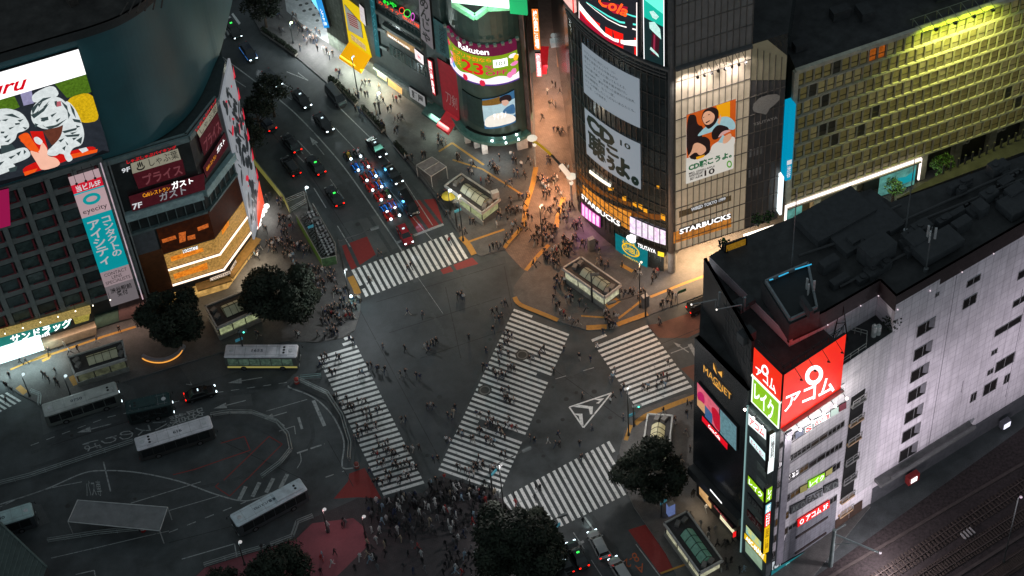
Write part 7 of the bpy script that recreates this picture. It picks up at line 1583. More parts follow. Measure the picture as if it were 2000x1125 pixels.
# ================================================================== people
def skin_body(pose):
 """one continuous body grown over a joint skeleton; facing +x"""
 J={};Eg=[]
 st=pose.get("stride",0);ar=pose.get("arm",0);sit=pose.get("sit",False)
 hz=.92 if not sit else .35
 J['p']=((0,0,hz),.13,.15);J['w']=((0,0,hz+.16),.11,.135);J['c']=((.01,0,hz+.38),.12,.165);J['n']=((.015,0,hz+.56),.055,.055);J['h1']=((.03,0,hz+.66),.085,.08);J['h2']=((.02,0,hz+.77),.095,.085)
 Eg+=[('p','w'),('w','c'),('c','n'),('n','h1'),('h1','h2')]
 for s,nm in ((-1,'r'),(1,'l')):
  k=st*s
  if sit: hip,kn,an,to=(.05,s*.1,hz),(.45,s*.16,hz+.15),(.75,s*.16,.25),(.88,s*.16,.28)
  else: hip,kn,an,to=(0,s*.09,hz-.06),(.22*k+.02,s*.1,.5),(.42*k-(.08 if k < 0 else 0),s*.1,.09+(.06 if k < 0 else 0)),(.42*k+.15,s*.11,.04)
  J['h'+nm]=(hip,.085,.085);J['k'+nm]=(kn,.06,.06);J['a'+nm]=(an,.045,.045);J['t'+nm]=(to,.035,.045)
  Eg+=[('p','h'+nm),('h'+nm,'k'+nm),('k'+nm,'a'+nm),('a'+nm,'t'+nm)]
  sh=(0,s*.18,hz+.49)
  if sit or (ar==2) or (ar==1 and s < 0): el,wr,ha=(.06,s*.23,hz+.25),(.3,s*.12,hz+.33),(.38,s*.08,hz+.36)
  else: el,wr,ha=(-.1*k,s*.24,hz+.22),(-.14*k+.05,s*.25,hz-.01),(-.16*k+.08,s*.25,hz-.1)
  J['s'+nm]=(sh,.055,.055);J['e'+nm]=(el,.042,.042);J['w'+nm]=(wr,.03,.03);J['f'+nm]=(ha,.03,.022)
  Eg+=[('c','s'+nm),('s'+nm,'e'+nm),('e'+nm,'w'+nm),('w'+nm,'f'+nm)]
 keys=list(J);me=bpy.data.meshes.new("body");me.from_pydata([J[k][0] for k in keys],[(keys.index(a),keys.index(b)) for a,b in Eg],[])
 o=bpy.data.objects.new("body",me);COL.objects.link(o);m=o.modifiers.new("s",'SKIN')
 for i,k in enumerate(keys): me.skin_vertices[0].data[i].radius=(J[k][1],J[k][2]);me.skin_vertices[0].data[i].use_root=(k=='p')
 sb=o.modifiers.new("u",'SUBSURF');sb.levels=sb.render_levels=1
 dg=bpy.context.evaluated_depsgraph_get();dg.update();out=bpy.data.meshes.new_from_object(o.evaluated_get(dg),depsgraph=dg)
 bpy.data.objects.remove(o);bpy.data.meshes.remove(me)
 for p in out.polygons:
  c=p.center;p.use_smooth=True
  z=c.z
  if z > hz+.6: p.material_index=3 if (z > hz+.76 or c.x < .02) else 2     # hair, face
  elif z > hz+.54: p.material_index=2
  elif (c-Vector(J['fl'][0])).length < .12 or (c-Vector(J['fr'][0])).length < .12: p.material_index=2
  elif z > hz+.0 or abs(c.y) > .19: p.material_index=0
  elif z < .1 and not sit: p.material_index=4
  else: p.material_index=1
 return out
poses=[("walking",skin_body({"stride": 1})),("walking",skin_body({"stride": -1,"arm": 1})),("standing",skin_body({"stride": .1})),("standing with a phone",skin_body({"stride": .12,"arm": 1})),("strolling",skin_body({"stride": .55})),("carrying something",skin_body({"stride": .5,"arm": 2}))]
sitbody=skin_body({"sit": True})
tops=[("white shirt",M("white_cloth",(.5,.5,.5),.8,noise=0)),("black top",M("black_cloth",(.012,.012,.014),.8,noise=0)),("grey top",M("grey_cloth",(.13,.13,.14),.8,noise=0)),("navy top",M("navy_cloth",(.02,.03,.07),.8,noise=0)),("beige top",M("beige_cloth",(.33,.27,.2),.8,noise=0)),("red top",M("red_cloth",(.3,.03,.03),.8,noise=0)),("pale blue top",M("paleblue_cloth",(.22,.32,.4),.8,noise=0)),("charcoal top",M("charcoal_cloth",(.04,.04,.042),.8,noise=0))]
bots=[("black trousers",tops[1][1]),("dark jeans",M("denim",(.03,.045,.08),.8,noise=0)),("pale trousers",M("pale_trousers",(.32,.3,.27),.8,noise=0)),("grey trousers",tops[2][1])]
hairs=[HAIR,M("brown_hair",(.05,.025,.012),.6,noise=0)]
SHOE=M("shoe",(.03,.03,.03),.7,noise=0);SHOEW=M("white_shoe",(.5,.5,.5),.7,noise=0)
variants={}
def variant(pi,ti,bi,hi):
 k=(pi,ti,bi,hi)
 if k not in variants:
  me=poses[pi][1].copy();me.materials.clear()
  for m in (tops[ti][1],bots[bi][1],SKIN,hairs[hi],SHOEW if (ti+bi) % 5==0 else SHOE): me.materials.append(m)
  variants[k]=me
 return variants[k]
def conv(c,L): return [cr(c,*p) for p in L]
Z={}
Z["on the upper crosswalk"]=([(747,505),(740,499),(797,531),(722,553),(878,477),(803,525)],KZ*0)
Z["in the open middle of the junction"]=(conv((840,580,2.813),[(170,12),(345,98),(370,90),(398,58),(412,52),(395,122),(380,140),(348,195),(10,275),(38,262),(20,268),(215,240),(310,310),(130,650),(122,680),(140,625),(4,615),(90,800),(110,810),(45,905),(20,908)])+conv((600,640,3.215),[(478,140),(615,150),(765,155),(780,120),(812,100),(758,130),(455,275),(492,285),(590,312),(618,300),(688,320),(598,600),(622,595),(775,515),(665,780),(635,785),(707,775)])+[(797,616),(826,620),(901,585),(895,583),(903,580)],0)
Z["on the long diagonal crosswalk"]=(conv((840,580,2.813),[(410,222),(437,240),(412,275),(385,298),(375,332),(382,378),(432,332),(315,400),(568,350),(603,342),(627,300),(450,398),(464,412),(380,445),(365,438),(400,450),(416,448),(396,535),(434,525),(415,572),(442,592),(427,580),(278,668),(325,662),(310,694),(332,700),(352,696),(437,690),(428,724),(451,735),(265,752),(277,745),(385,750),(400,765),(413,790),(375,722),(325,800),(342,815),(226,795),(160,770),(181,765),(308,805),(416,880),(270,900),(276,942),(240,940),(292,930),(152,950),(216,972),(222,1000),(350,970),(362,950),(262,955),(300,1040),(320,720)]),0)
Z["on the asphalt beside the chevron island"]=(conv((840,580,2.813),[(735,305),(820,345),(680,425),(552,790),(575,805),(650,808),(705,770),(712,830),(692,825),(822,825)])+conv((1120,600,4.329),[(75,775),(335,775),(310,815),(425,955),(160,1050),(50,445),(145,465),(720,140),(735,150)]),0)
Z["on the crosswalk beside the bus terminal"]=(conv((600,640,3.215),[(95,210),(108,235),(130,205),(188,200),(145,290),(180,300),(350,300),(385,258),(270,90),(192,450),(252,465),(322,482),(347,485),(212,510),(275,510),(262,525),(350,550),(392,535),(405,582),(380,592),(457,530),(318,640),(370,650),(387,657),(437,632),(345,675),(325,705),(440,712),(420,800),(495,752),(500,802),(480,772),(535,812),(562,812),(447,815),(485,862),(395,920),(470,882),(560,872),(630,862),(612,942),(647,882),(530,952),(475,997),(520,972),(592,972),(545,890),(575,895),(500,930),(440,990),(640,960),(690,900)]),0)
Z["on the crosswalk facing the black building"]=(conv((1120,600,4.329),[(352,560),(332,612),(310,632),(427,702),(405,742),(587,702),(602,712),(632,692),(705,702),(712,622),(742,612),(762,602),(792,612),(777,682),(745,672),(800,502),(205,352),(252,232)]),0)
Z["on the lower crosswalk"]=(conv((960,840,3.947),[(690,238),(700,232),(377,470),(335,545),(362,635),(345,455),(175,525),(187,585),(706,730)]),0)
Z["on the corner pavement below the curved tower"]=(conv((1080,460,5.11),[(30,315),(20,565),(10,655),(68,520),(155,590),(132,665),(197,660),(65,720),(330,750),(110,805),(127,845),(170,870),(207,890),(255,900),(525,800),(557,810),(607,825),(530,880),(602,920),(622,925),(575,905),(683,595),(777,585),(807,580),(882,610),(868,590),(440,290),(487,300),(517,350),(552,320),(690,320),(847,410),(862,420),(1005,400),(992,480),(1030,430),(1155,595),(1152,620),(1192,625),(1225,640),(1095,700),(1080,730),(1142,705),(1182,715),(140,110),(172,130),(125,200),(235,45),(290,115),(327,110),(422,105),(442,120),(462,190),(95,470),(20,470),(300,690)]),1)
Z["on the alley mouth between the yellow strips"]=(conv((800,230,3.75),[(942,470),(985,505),(960,495),(1002,515),(1045,475),(1082,465),(1075,545),(1010,590),(1027,575),(1067,628),(1115,585),(990,695),(1032,690),(1100,705),(1160,722),(1130,770),(1205,805),(1232,805),(1220,895),(1185,605),(1152,655),(1172,650),(1160,475),(1110,390),(1137,385),(1030,345),(965,470),(990,480),(1010,490),(975,515)]),1)
Z["in the narrow alley"]=(conv((1000,0,3.408),[(235,630),(250,715),(292,715),(202,800),(280,885),(310,890),(340,890),(375,785),(338,600),(320,630),(255,1080),(270,580)]),1)
Z["on the paving by the rounded corner building"]=(conv((800,230,3.75),[(105,155),(215,165),(240,205),(350,305),(370,305),(470,365),(97,295),(435,415),(580,485),(600,480),(525,485),(660,315),(765,305),(780,345),(820,365),(887,350),(590,365),(612,385),(640,415),(622,375),(652,405),(790,420),(792,445),(842,435),(847,450),(752,495),(708,512),(740,625),(830,605),(878,580),(840,655),(745,705),(790,695),(817,695),(840,725),(712,705),(652,735),(640,805),(720,775),(775,795),(897,760),(852,805),(870,835),(820,830),(412,855),(372,835),(300,735),(212,605),(232,615),(262,575),(470,785),(745,640),(760,700),(730,690),(612,965),(640,955),(700,935),(740,885),(752,860)]),1)
Z["waiting in the thick knot at the alley mouth kerb"]=(conv((800,230,3.75),[(915,900),(935,870),(950,840),(970,820),(990,850),(1010,830),(1030,850),(1050,880),(1000,890),(960,890),(980,910),(1020,900),(1045,910),(930,830),(1000,800),(980,785),(1060,850),(1070,830),(940,930),(1135,900),(1150,930),(1170,960),(1140,960),(1160,990),(1135,1000),(990,1000),(1010,1020),(1030,1040),(1050,1000),(1070,980),(1000,1050),(1040,1070),(1075,1090),(990,1040),(1060,1030),(910,1090)]),1)
Z["beside the fenced bicycle yard"]=(conv((400,300,3),[(365,278),(455,312),(440,435),(465,395),(362,462),(455,482),(305,442),(385,575),(370,545),(420,525),(440,535),(460,552),(490,535),(512,525),(517,575),(562,555),(582,575),(475,592),(520,612),(312,572),(265,612),(250,632),(317,602),(430,300),(480,400),(520,440),(530,560),(600,590)]),1)
Z["on the rounded kerb between the tree and the junction"]=(conv((400,300,3),[(545,665),(590,712),(635,685),(660,735),(682,755),(650,815),(692,825),(745,755),(740,735),(772,815),(800,885),(782,915),(837,915),(872,875),(882,915),(852,965),(832,975),(722,925),(742,955),(745,1065),(762,1055),(750,915),(765,715),(710,705),(640,760),(670,790),(700,770),(780,830),(800,830),(820,950),(770,980),(790,1000),(730,1000),(710,950),(850,900),(895,870),(640,830),(655,840)]),1)
Z["under the dark round tree by the level bus"]=(conv((350,600,3.33),[(765,190),(780,200),(905,195),(950,200),(990,160),(1010,180),(1050,110),(505,190),(520,200),(1000,140),(1020,150)]),1)
Z["on the avenue pavement below the shop row"]=(conv((400,0,3),[(575,190),(622,245),(600,262),(642,260),(662,302),(700,310),(732,345),(752,335),(775,440),(797,440),(945,505),(967,505),(1025,530),(1037,590),(1050,612),(1077,662),(942,575),(905,575),(852,560),(920,555),(1125,600),(1147,595),(1162,712),(1135,712),(1130,775),(1287,815),(1372,845),(1390,860),(1275,932),(1217,942),(1190,950),(430,110),(540,120),(442,195),(530,160),(560,300),(585,245),(605,200),(630,215),(655,200),(675,215),(880,560),(1000,640),(1010,690),(1040,740),(1055,760),(920,680),(905,660)]),1)
Z["on the pavement in front of the drugstore"]=(conv((0,600,3.75),[(75,522),(45,592),(52,702),(97,635),(320,512),(340,525),(365,552),(415,492),(427,302),(480,292),(365,342),(517,345),(575,325),(715,262),(880,185),(155,415),(195,415),(432,585),(415,560),(60,600)]),1)
Z["on the red plaza floor"]=(conv((350,825,3.751),[(652,1022),(1050,992),(1045,1015),(1142,972),(1122,1052),(1042,1115),(1222,752),(1200,775),(1102,805),(1367,845),(1382,905),(1090,770),(1210,745),(610,940)]),1)
Z["on the pavement at the black corner building"]=(conv((1180,760,3.083),[(357,150),(500,100),(522,112),(497,165),(432,212),(425,200),(492,278),(517,380),(460,432),(470,462),(530,652),(612,732),(520,775),(582,830),(630,870),(625,900),(682,945),(670,862),(727,945),(540,640)])+conv((1340,900,5),[(402,1065),(387,1010),(562,1085),(520,1095),(215,755),(302,825),(402,830),(452,812),(385,850),(440,1000)]),1)
random.seed(21)
hach=[(745,978),(700,985),(720,1000),(730,1060),(675,1118),(640,1125),(960,1125),(935,1050),(945,985),(990,975),(975,960),(940,955),(860,932),(825,962)]
def inside(p,poly):
 c=False;n=len(poly)
 for i in range(n):
  a,b=poly[i],poly[i-1]
  if (a[1] > p[1]) != (b[1] > p[1]) and p[0] < (b[0]-a[0])*(p[1]-a[1])/(b[1]-a[1])+a[0]: c=not c
 return c
pl_=[]
cx_,cy_=850,980
while len(pl_) < 260:
 if len(pl_) % 5==0: cx_,cy_=random.uniform(660,990),random.choice((random.uniform(950,1005),random.uniform(960,1120),random.uniform(960,1120)))
 p=(random.gauss(cx_,38),random.gauss(cy_,27))
 dens=1.0 if p[1] < 990 else .55
 if inside(p,hach) and random.random() < dens and all((p[0]-q[0]) ** 2+(p[1]-q[1]) ** 2 > 30 for q in pl_[-80:]): pl_.append(p)
Z["in the dark crowd on the plaza"]=(pl_,1)
for zn,f_ in (("beside the fenced bicycle yard",1.0),("on the long diagonal crosswalk",.7),("on the alley mouth between the yellow strips",.9),("on the paving by the rounded corner building",.6),("waiting in the thick knot at the alley mouth kerb",.7),("on the rounded kerb between the tree and the junction",1.0),("on the avenue pavement below the shop row",.7),("on the crosswalk beside the bus terminal",.6),("on the corner pavement below the curved tower",.5),("in the open middle of the junction",.25),("in the narrow alley",.6),("beside the fenced bicycle yard",.6),("on the rounded kerb between the tree and the junction",.5),("on the alley mouth between the yellow strips",.4)):
 L_=Z[zn][0];L_+=[(x+random.choice((-1,1))*random.uniform(4,8),y+random.uniform(-5,5)) for (x,y) in list(L_) if random.random() < f_]
ppl=[]
for zn,(L,up) in Z.items():
 for (x,y) in L:
  z=KZ if up else .01;p=G(x,y,z);ppl.append([zn,p,x,y,(p-CAM).length])
# the three hundred that show: open places first, then the near crowd
named=[q for q in ppl if "dark crowd" not in q[0]];dark=sorted([q for q in ppl if "dark crowd" in q[0]],key=lambda q: q[4])
named.sort(key=lambda q: q[4]);allp=sorted(ppl,key=lambda q: q[4])
NMAX=299
chosen=allp[:NMAX];rest=allp[NMAX:]
info=[]
for q in chosen:
 pi,ti,bi,hi=random.randrange(6),random.choices(range(8),[4,8,2,1.4,.8,.5,.7,5])[0],random.choices(range(4),[6,3,.9,1])[0],random.randrange(2)
 info.append((q,pi,ti,bi,hi))
groups={}
for r in info: groups.setdefault((r[0][0],r[2],r[3],poses[r[1]][0]),[]).append(r)
ord2=["leftmost","second from left","third from left","fourth from left","fifth from left","sixth from left","seventh from left","eighth from left","ninth from left","tenth from left","eleventh from left","twelfth from left"]
for key,rs in groups.items():
 rs.sort(key=lambda r: r[0][2])
 for k,r in enumerate(rs):
  (zn,p,x,y,d),pi,ti,bi,hi=r
  o=bpy.data.objects.new("person",variant(pi,ti,bi,hi));COL.objects.link(o);o.location=p;o.rotation_euler=(0,0,random.uniform(0,6.28));sc_=random.uniform(.93,1.06);o.scale=(sc_,sc_,sc_)
  lb="%s %s, %s, %s" % (tops[ti][0],"and "+bots[bi][0],poses[pi][0],zn)
  if len(rs) > 1: lb+=", "+ord2[min(k,11)]
  lb="person in "+lb;w=lb.split()
  if len(w) > 16: lb="person in %s, %s, %s%s" % (tops[ti][0]+" and "+bots[bi][0].split()[0]+" legs",poses[pi][0].split()[0]," ".join(zn.split()[:7]),(", "+ord2[min(k,11)].split()[0]) if len(rs) > 1 else "")
  lb=" ".join(lb.split()[:16]);tag(o,lb,"person","people about the junction")
# the rest of the crowd, one object
vv,ff,mi=[],[],[];matlist=[t_[1] for t_ in tops]+[b_[1] for b_ in bots[1:3]]+[SKIN,HAIR,SHOE]
for (zn,p,x,y,d) in rest:
 pi,ti,bi=random.randrange(6),random.choices(range(8),[2,9,2,1.6,.5,.5,.5,6])[0],random.choices([1,8,9,2],[5,3,1.5,1])[0];me=poses[pi][1];R=Matrix.Rotation(random.uniform(0,6.28),3,'Z');i=len(vv)
 vv+=[tuple(R @ v.co+p) for v in me.vertices];mp={0: ti,1: bi,2: 10,3: 11,4: 12}
 for f in me.polygons: ff.append(tuple(i+k for k in f.vertices));mi.append(mp[f.material_index])
me=bpy.data.meshes.new("crowd");me.from_pydata(vv,[],ff)
for m in matlist: me.materials.append(m)
me.polygons.foreach_set("material_index",mi);me.polygons.foreach_set("use_smooth",[True]*len(ff));o=bpy.data.objects.new("crowd",me);COL.objects.link(o);tag(o,"rest of the night crowd filling the pavements",None,None,"stuff")
# kart drivers sit in the karts
for k,(x,y) in enumerate(kart_pos):
 px,py=cr(kc_,x,y);dirn=(px+9,py+14);sn,sc_=suits[kart_suit[k]]
 lb="go-kart with %s, %s in the pack from the top" % (["blue underglow","red underglow","no underglow"][kart_glow[k]],["first","second","third","fourth","fifth","sixth","seventh","eighth","ninth","tenth","eleventh","twelfth","thirteenth","fourteenth"][k])
 t=make_kart(lb,KM[kart_glow[k]],sn);t["group"]="go-karts waiting in the avenue";put(t,px,py,*dirn)
 me=sitbody.copy();me.materials.clear();sm=M("suit_"+sn.replace(" ","_"),sc_,.7,noise=0)
 for m in (sm,sm,SKIN,HELM if k % 2 else HAIR,SHOE): me.materials.append(m)
 o=bpy.data.objects.new("person",me);COL.objects.link(o);o.location=t.location+Vector((0,0,.0));o.rotation_euler=t.rotation_euler;d=Vector((math.cos(o.rotation_euler.z),math.sin(o.rotation_euler.z),0));o.location=t.location-d*.12
 tag(o,"person in %s costume driving the %s go-kart from the top" % (sn,["first","second","third","fourth","fifth","sixth","seventh","eighth","ninth","tenth","eleventh","twelfth","thirteenth","fourteenth"][k]),"person","kart drivers")
 if kart_glow[k] < 2: lamp("underglow_light",'POINT',t.location+Vector((0,0,.5))-d*.0+Vector((.9,0,0)),45 if kart_glow[k]==0 else 14,(.1,.5,1) if kart_glow[k]==0 else (1,.1,.06),.2)
# ================================================================== trees and plants
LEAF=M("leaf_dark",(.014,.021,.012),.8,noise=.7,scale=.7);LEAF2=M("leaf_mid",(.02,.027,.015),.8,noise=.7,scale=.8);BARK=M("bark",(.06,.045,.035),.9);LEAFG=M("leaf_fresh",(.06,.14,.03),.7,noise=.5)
def tree(name,label,x,y,z,h,r,rz_,n=2600,leaf=.34,seed=1,lm=(LEAF,LEAF2),group=None,gap=.35):
 """crown centre is seen at photo point x,y when z metres up"""
 c=G(x,y,z);base=Vector((c.x,c.y,0));t=thing(name,label,"tree",base,group=group);rnd=random.Random(seed)
 mb=MB();mb.tube(base,base+Vector((.1,.1,z-rz_*.5)),.26,.16,n=9)
 top=base+Vector((.1,.1,z-rz_*.5));lims=[]
 for k in range(7):
  a=6.28*k/7+rnd.random();e=c+Vector((math.cos(a)*r*.62,math.sin(a)*r*.62,rnd.uniform(-.3,.5)*rz_));mb.tube(top-Vector((0,0,rnd.uniform(0,1))),e,.12,.04,n=6)
 mb.build("trunk",[BARK],t)
 clumps=[]
 for k in range(34):
  a,b=rnd.uniform(0,6.283),rnd.uniform(-.5,1);q=math.sqrt(max(0,1-b*b));f=rnd.uniform(.45,.88)
  g=rnd.uniform(.86,1.16);clumps.append((Vector((math.cos(a)*q*r*f*g,math.sin(a)*q*r*f*g,b*rz_*f*g)),rnd.uniform(.17,.42)*r))
 mb=MB()
 for k in range(int(n*(3.6 if n > 2800 else 1.3))):
  cc_,cr_=clumps[rnd.randrange(len(clumps))]
  v=Vector((rnd.gauss(0,1),rnd.gauss(0,1),rnd.gauss(0,1))).normalized();p=c+cc_+Vector((v.x,v.y,v.z*.8))*cr_*rnd.uniform(.5,1.0) ** .7*rnd.choice((1,1,1,1.12))
  u=Vector((rnd.gauss(0,1),rnd.gauss(0,1),rnd.gauss(0,.6))).normalized();w=u.cross(v+Vector((.01,.02,.03))).normalized();s=leaf*rnd.uniform(.45,1.0)
  mb.face([p-u*s,p-w*s*.5,p+u*s,p+w*s*.5],0 if rnd.random() < .7 else 1)
 mb.build("crown",list(lm),t);return t
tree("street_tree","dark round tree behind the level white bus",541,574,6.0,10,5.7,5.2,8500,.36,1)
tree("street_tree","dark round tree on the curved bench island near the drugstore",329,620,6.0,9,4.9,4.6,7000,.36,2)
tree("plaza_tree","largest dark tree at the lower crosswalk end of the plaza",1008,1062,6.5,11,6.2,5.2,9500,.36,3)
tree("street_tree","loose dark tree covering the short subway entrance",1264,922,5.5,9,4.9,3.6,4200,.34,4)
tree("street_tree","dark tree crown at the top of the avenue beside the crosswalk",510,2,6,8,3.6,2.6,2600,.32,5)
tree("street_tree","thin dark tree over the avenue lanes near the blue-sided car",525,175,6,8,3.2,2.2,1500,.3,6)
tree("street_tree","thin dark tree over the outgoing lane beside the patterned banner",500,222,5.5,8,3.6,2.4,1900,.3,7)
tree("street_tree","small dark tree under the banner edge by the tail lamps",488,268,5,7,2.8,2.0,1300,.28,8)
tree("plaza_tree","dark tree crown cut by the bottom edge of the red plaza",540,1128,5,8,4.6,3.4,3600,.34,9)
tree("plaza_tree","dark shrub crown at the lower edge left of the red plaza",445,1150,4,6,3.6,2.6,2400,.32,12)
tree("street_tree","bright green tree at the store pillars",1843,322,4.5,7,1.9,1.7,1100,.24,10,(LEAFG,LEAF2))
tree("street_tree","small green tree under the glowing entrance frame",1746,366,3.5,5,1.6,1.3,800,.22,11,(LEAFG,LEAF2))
def shrub(label,x,y,z0,r,h,n=160,lm=(LEAF,LEAF2),seed=1,name="shrub"):
 p=G(x,y,z0);t=thing(name,label,"plant",p);rnd=random.Random(seed);mb=MB();mb.tube(p,p+Vector((0,0,.35)),r*.35,r*.42,n=10);mb.build("pot",[CONC],t);mb=MB()
 for k in range(n):
  a=rnd.uniform(0,6.28);q=p+Vector((math.cos(a)*r*rnd.random(),math.sin(a)*r*rnd.random(),.35+h*rnd.random()));u=Vector((rnd.gauss(0,1),rnd.gauss(0,1),rnd.gauss(0,1))).normalized();w=u.orthogonal();s=.16
  mb.face([q-u*s,q-w*s*.6,q+u*s,q+w*s*.6],rnd.randrange(2))
 mb.build("foliage",list(lm),t);return t
shrub("spiky potted plant on the white terrace corner of the tiled building",1741,640,36.8,1.2,2.0,220,seed=4)
for k,(x,y) in enumerate(((1212,450),(1232,440),(1250,436),(1478,438),(1500,432),(1415,485))):
 if x > 1400: shrub("%s bushy green plant on the roof deck edge behind the black building" % ordn[k-3],x,y,40.2,.8,1.2,120,(LEAFG,LEAF2),30+k)
# roof deck rails and lit letter board beyond the black building
t=thing("roof_deck_sign","dark framed amber letter board on the far roof edge","sign",G(1430,480,42));a,b=G(1418,492,42.3),G(1456,478,42.3);W_=Wall([tuple(a.xy),tuple(b.xy)]);mb=MB();W_.slab(mb,rect(0,42.3,W_.L[-1],43.5),0,.15,0);mb.build("panel",[E("amber_board",S(190,140,40),.6,.9,5)],t);mb=MB()
for q in (rect(-.1,43.5,W_.L[-1]+.1,43.7),rect(W_.L[-1],42.2,W_.L[-1]+.2,43.7),rect(-.2,42.2,0,43.7)): W_.slab(mb,q,.05,.25,0)
for k in range(4): mb.tube(G(1408+k*4,485+k*3,42),G(1404+k*6,470+k*2,43.5),.1,n=5)
mb.build("frame",[BLACK],t)
# ================================================================== street furniture
RF=M("shelter_roof_dark",(.045,.04,.04),.7,noise=.3);RIMW=M("shelter_rim",(.42,.41,.39),.5);VAULT=M("vault_glass",(.3,.3,.23),.35,emit=S(150,150,110),es=.10,noise=.2);
def entrance(label,q,h,lit,name="subway_entrance",glass=None,vault=(.3,.88),txt=None):
 """q: photo corners of the roof, long side first: far-left, far-right, near-right, near-left"""
 P=[G(*p,h) for p in q];c=sum(P,Vector())/4;t=thing(name,label,"subway entrance",(c.x,c.y,KZ))
 def L(a,b,z): v=P[0].lerp(P[1],a);w=P[3].lerp(P[2],a);r=v.lerp(w,b);return Vector((r.x,r.y,z))
 mb=MB();mb.prism([L(0,0,0).xy,L(1,0,0).xy,L(1,1,0).xy,L(0,1,0).xy],h-.35,h-.12,0,0,True);mb.build("roof",[RF],t)
 mb=MB()
 for (a,b) in (((0,0),(1,0)),((1,0),(1,1)),((1,1),(0,1)),((0,1),(0,0))):
  u,v=L(*a,h-.15),L(*b,h-.15);d=v-u;mb.box((u+v)/2,(d.length+.2,.22,.5),math.atan2(d.y,d.x))
 mb.build("roof_rim",[RIMW],t)
 mb=MB();n=7;a0,a1=vault
 for k in range(n):
  b0,b1=.22+.56*k/n,.22+.56*(k+1)/n;z0,z1=h-.1+.85*math.sin(math.pi*k/n),h-.1+.85*math.sin(math.pi*(k+1)/n)
  mb.face([L(a0,b0,z0),L(a1,b0,z0),L(a1,b1,z1),L(a0,b1,z1)])
 for a in (a0,a1): mb.face([L(a,.22+.56*k/n,h-.1+.85*math.sin(math.pi*k/n)) for k in range(n+1)])
 mb.build("glass_vault",[glass or VAULT],t)
 mb=MB()
 for s in range(5):
  a=a0+(a1-a0)*s/4
  for k in range(n): mb.tube(L(a,.22+.56*k/n,h-.08+.85*math.sin(math.pi*k/n)),L(a,.22+.56*(k+1)/n,h-.08+.85*math.sin(math.pi*(k+1)/n)),.05,n=4)
 for b in (.22,.5,.78): zz_=h-.08+.85*math.sin(math.pi*(b-.22)/.56);mb.tube(L(a0,b,zz_),L(a1,b,zz_),.05,n=4)
 mb.build("vault_rib",[BLACK],t)
 mb=MB()
 for a in (.03,.35,.66,.97):
  for b in (.04,.96): p=L(a,b,0);mb.tube((p.x,p.y,KZ),(p.x,p.y,h-.3),.09,n=6)
 mb.build("post",[M("post_dark",(.05,.05,.05),.5,.3)],t)
 mb=MB();u,v=L(.03,.96,0),L(.97,.96,0)
 mb.face([(u.x,u.y,KZ+.9),(v.x,v.y,KZ+.9),(v.x,v.y,h-.5),(u.x,u.y,h-.5)]);w=L(.97,.04,0);mb.face([(v.x,v.y,KZ+.9),(w.x,w.y,KZ+.9),(w.x,w.y,h-.9),(v.x,v.y,h-.9)]);mb.build("lit_side",[lit],t)
 mb=MB();u2,v2=L(0,1,0),L(1,1,0)
 for (aa,bb) in ((L(0,.98,0),L(1,.98,0)),(L(0,.02,0),L(1,.02,0)),(L(0,.02,0),L(0,.98,0))): d=bb-aa;mb.box(((aa.x+bb.x)/2,(aa.y+bb.y)/2,KZ+.45),(d.length,.2,.9),math.atan2(d.y,d.x))
 mb.build("low_wall",[M("entrance_granite",(.25,.25,.23),.5)],t)
 mb=MB()
 for (a,b) in ((.12,.3),(.12,.6),(.93,.4),(.93,.7)): p=L(a,b,h+.15);mb.box(p,(.9,.6,.5),.5+b)
 mb.build("roof_unit",[M("unit_grey",(.16,.15,.14),.6)],t)
 if txt:
  mb=MB();W_=Wall([tuple(L(0,1,0).xy),tuple(L(1,1,0).xy)]);W_.text(mb,txt,rect(W_.L[-1]*.12,h-.33,W_.L[-1]*.75,h-.02),.14,0,True);mb.build("lettering",[M("dim_white_letter",(.5,.5,.48),.5,noise=0)],t)
 lamp("stair_light",'AREA',(c.x,c.y,h-.5),60,(1,.95,.8),(3,1),(0,0,0));return t
ELIT=E("stair_glow",S(190,200,150),.7,.7,1.2,S(60,66,50));ELITW=E("stair_glow_white",S(225,225,190),.8,.7,1.6,S(70,60,40));ELD=E("stair_glow_dim",S(110,115,90),.45,.8,1.5,S(25,26,22))
entrance("glass-vaulted subway entrance with a white rim on the rounded-building pavement",[(900.8,339.3),(976,388.7),(941.3,415.3),(868.8,362)],3.1,ELIT,txt="SHIBUYA")
entrance("glass-vaulted subway entrance with lit green-white side below the curved tower",[(1134.8,502),(1213,555.9),(1180.8,580.4),(1098.6,523.6)],3.1,ELITW)
entrance("short glass-vaulted subway entrance half under the loose tree",[(1313,812),(1306,880),(1255,876),(1265,808.7)],3.1,ELIT,glass=M("vault_lit",(.35,.34,.25),.35,emit=S(200,180,120),es=.35,noise=.3))
entrance("long dark subway entrance with a teal skylight beside the red bus lane",[(1342,998.4),(1411,1094),(1366.5,1118.4),(1297.4,1022)],3.1,ELITW,glass=M("vault_teal",(.1,.16,.14),.3,emit=S(70,120,100),es=.25,noise=.4))
entrance("dim subway entrance with white lettering between the two dark round trees",[(401,598),(478,568),(505,603),(424,640)],3.1,ELIT,txt="SHIBUYA ST.")
entrance("long dark subway entrance beside the grey-roofed bus",[(133,698),(238,665),(246,700),(146,731)],3.1,ELD,txt="SHIBUYA")
t=thing("lit_pillar_sign","small white lit pillar sign at the end of the vaulted entrance","sign",G(967,392,KZ));p=G(967,380,3.6);mb=MB();mb.box(p,(1.1,.8,1.4),.3,0,1);mb.build("box",[M("pillar_sign_grey",(.3,.28,.26),.5),M("pillar_top",(.5,.5,.48),.5)],t)
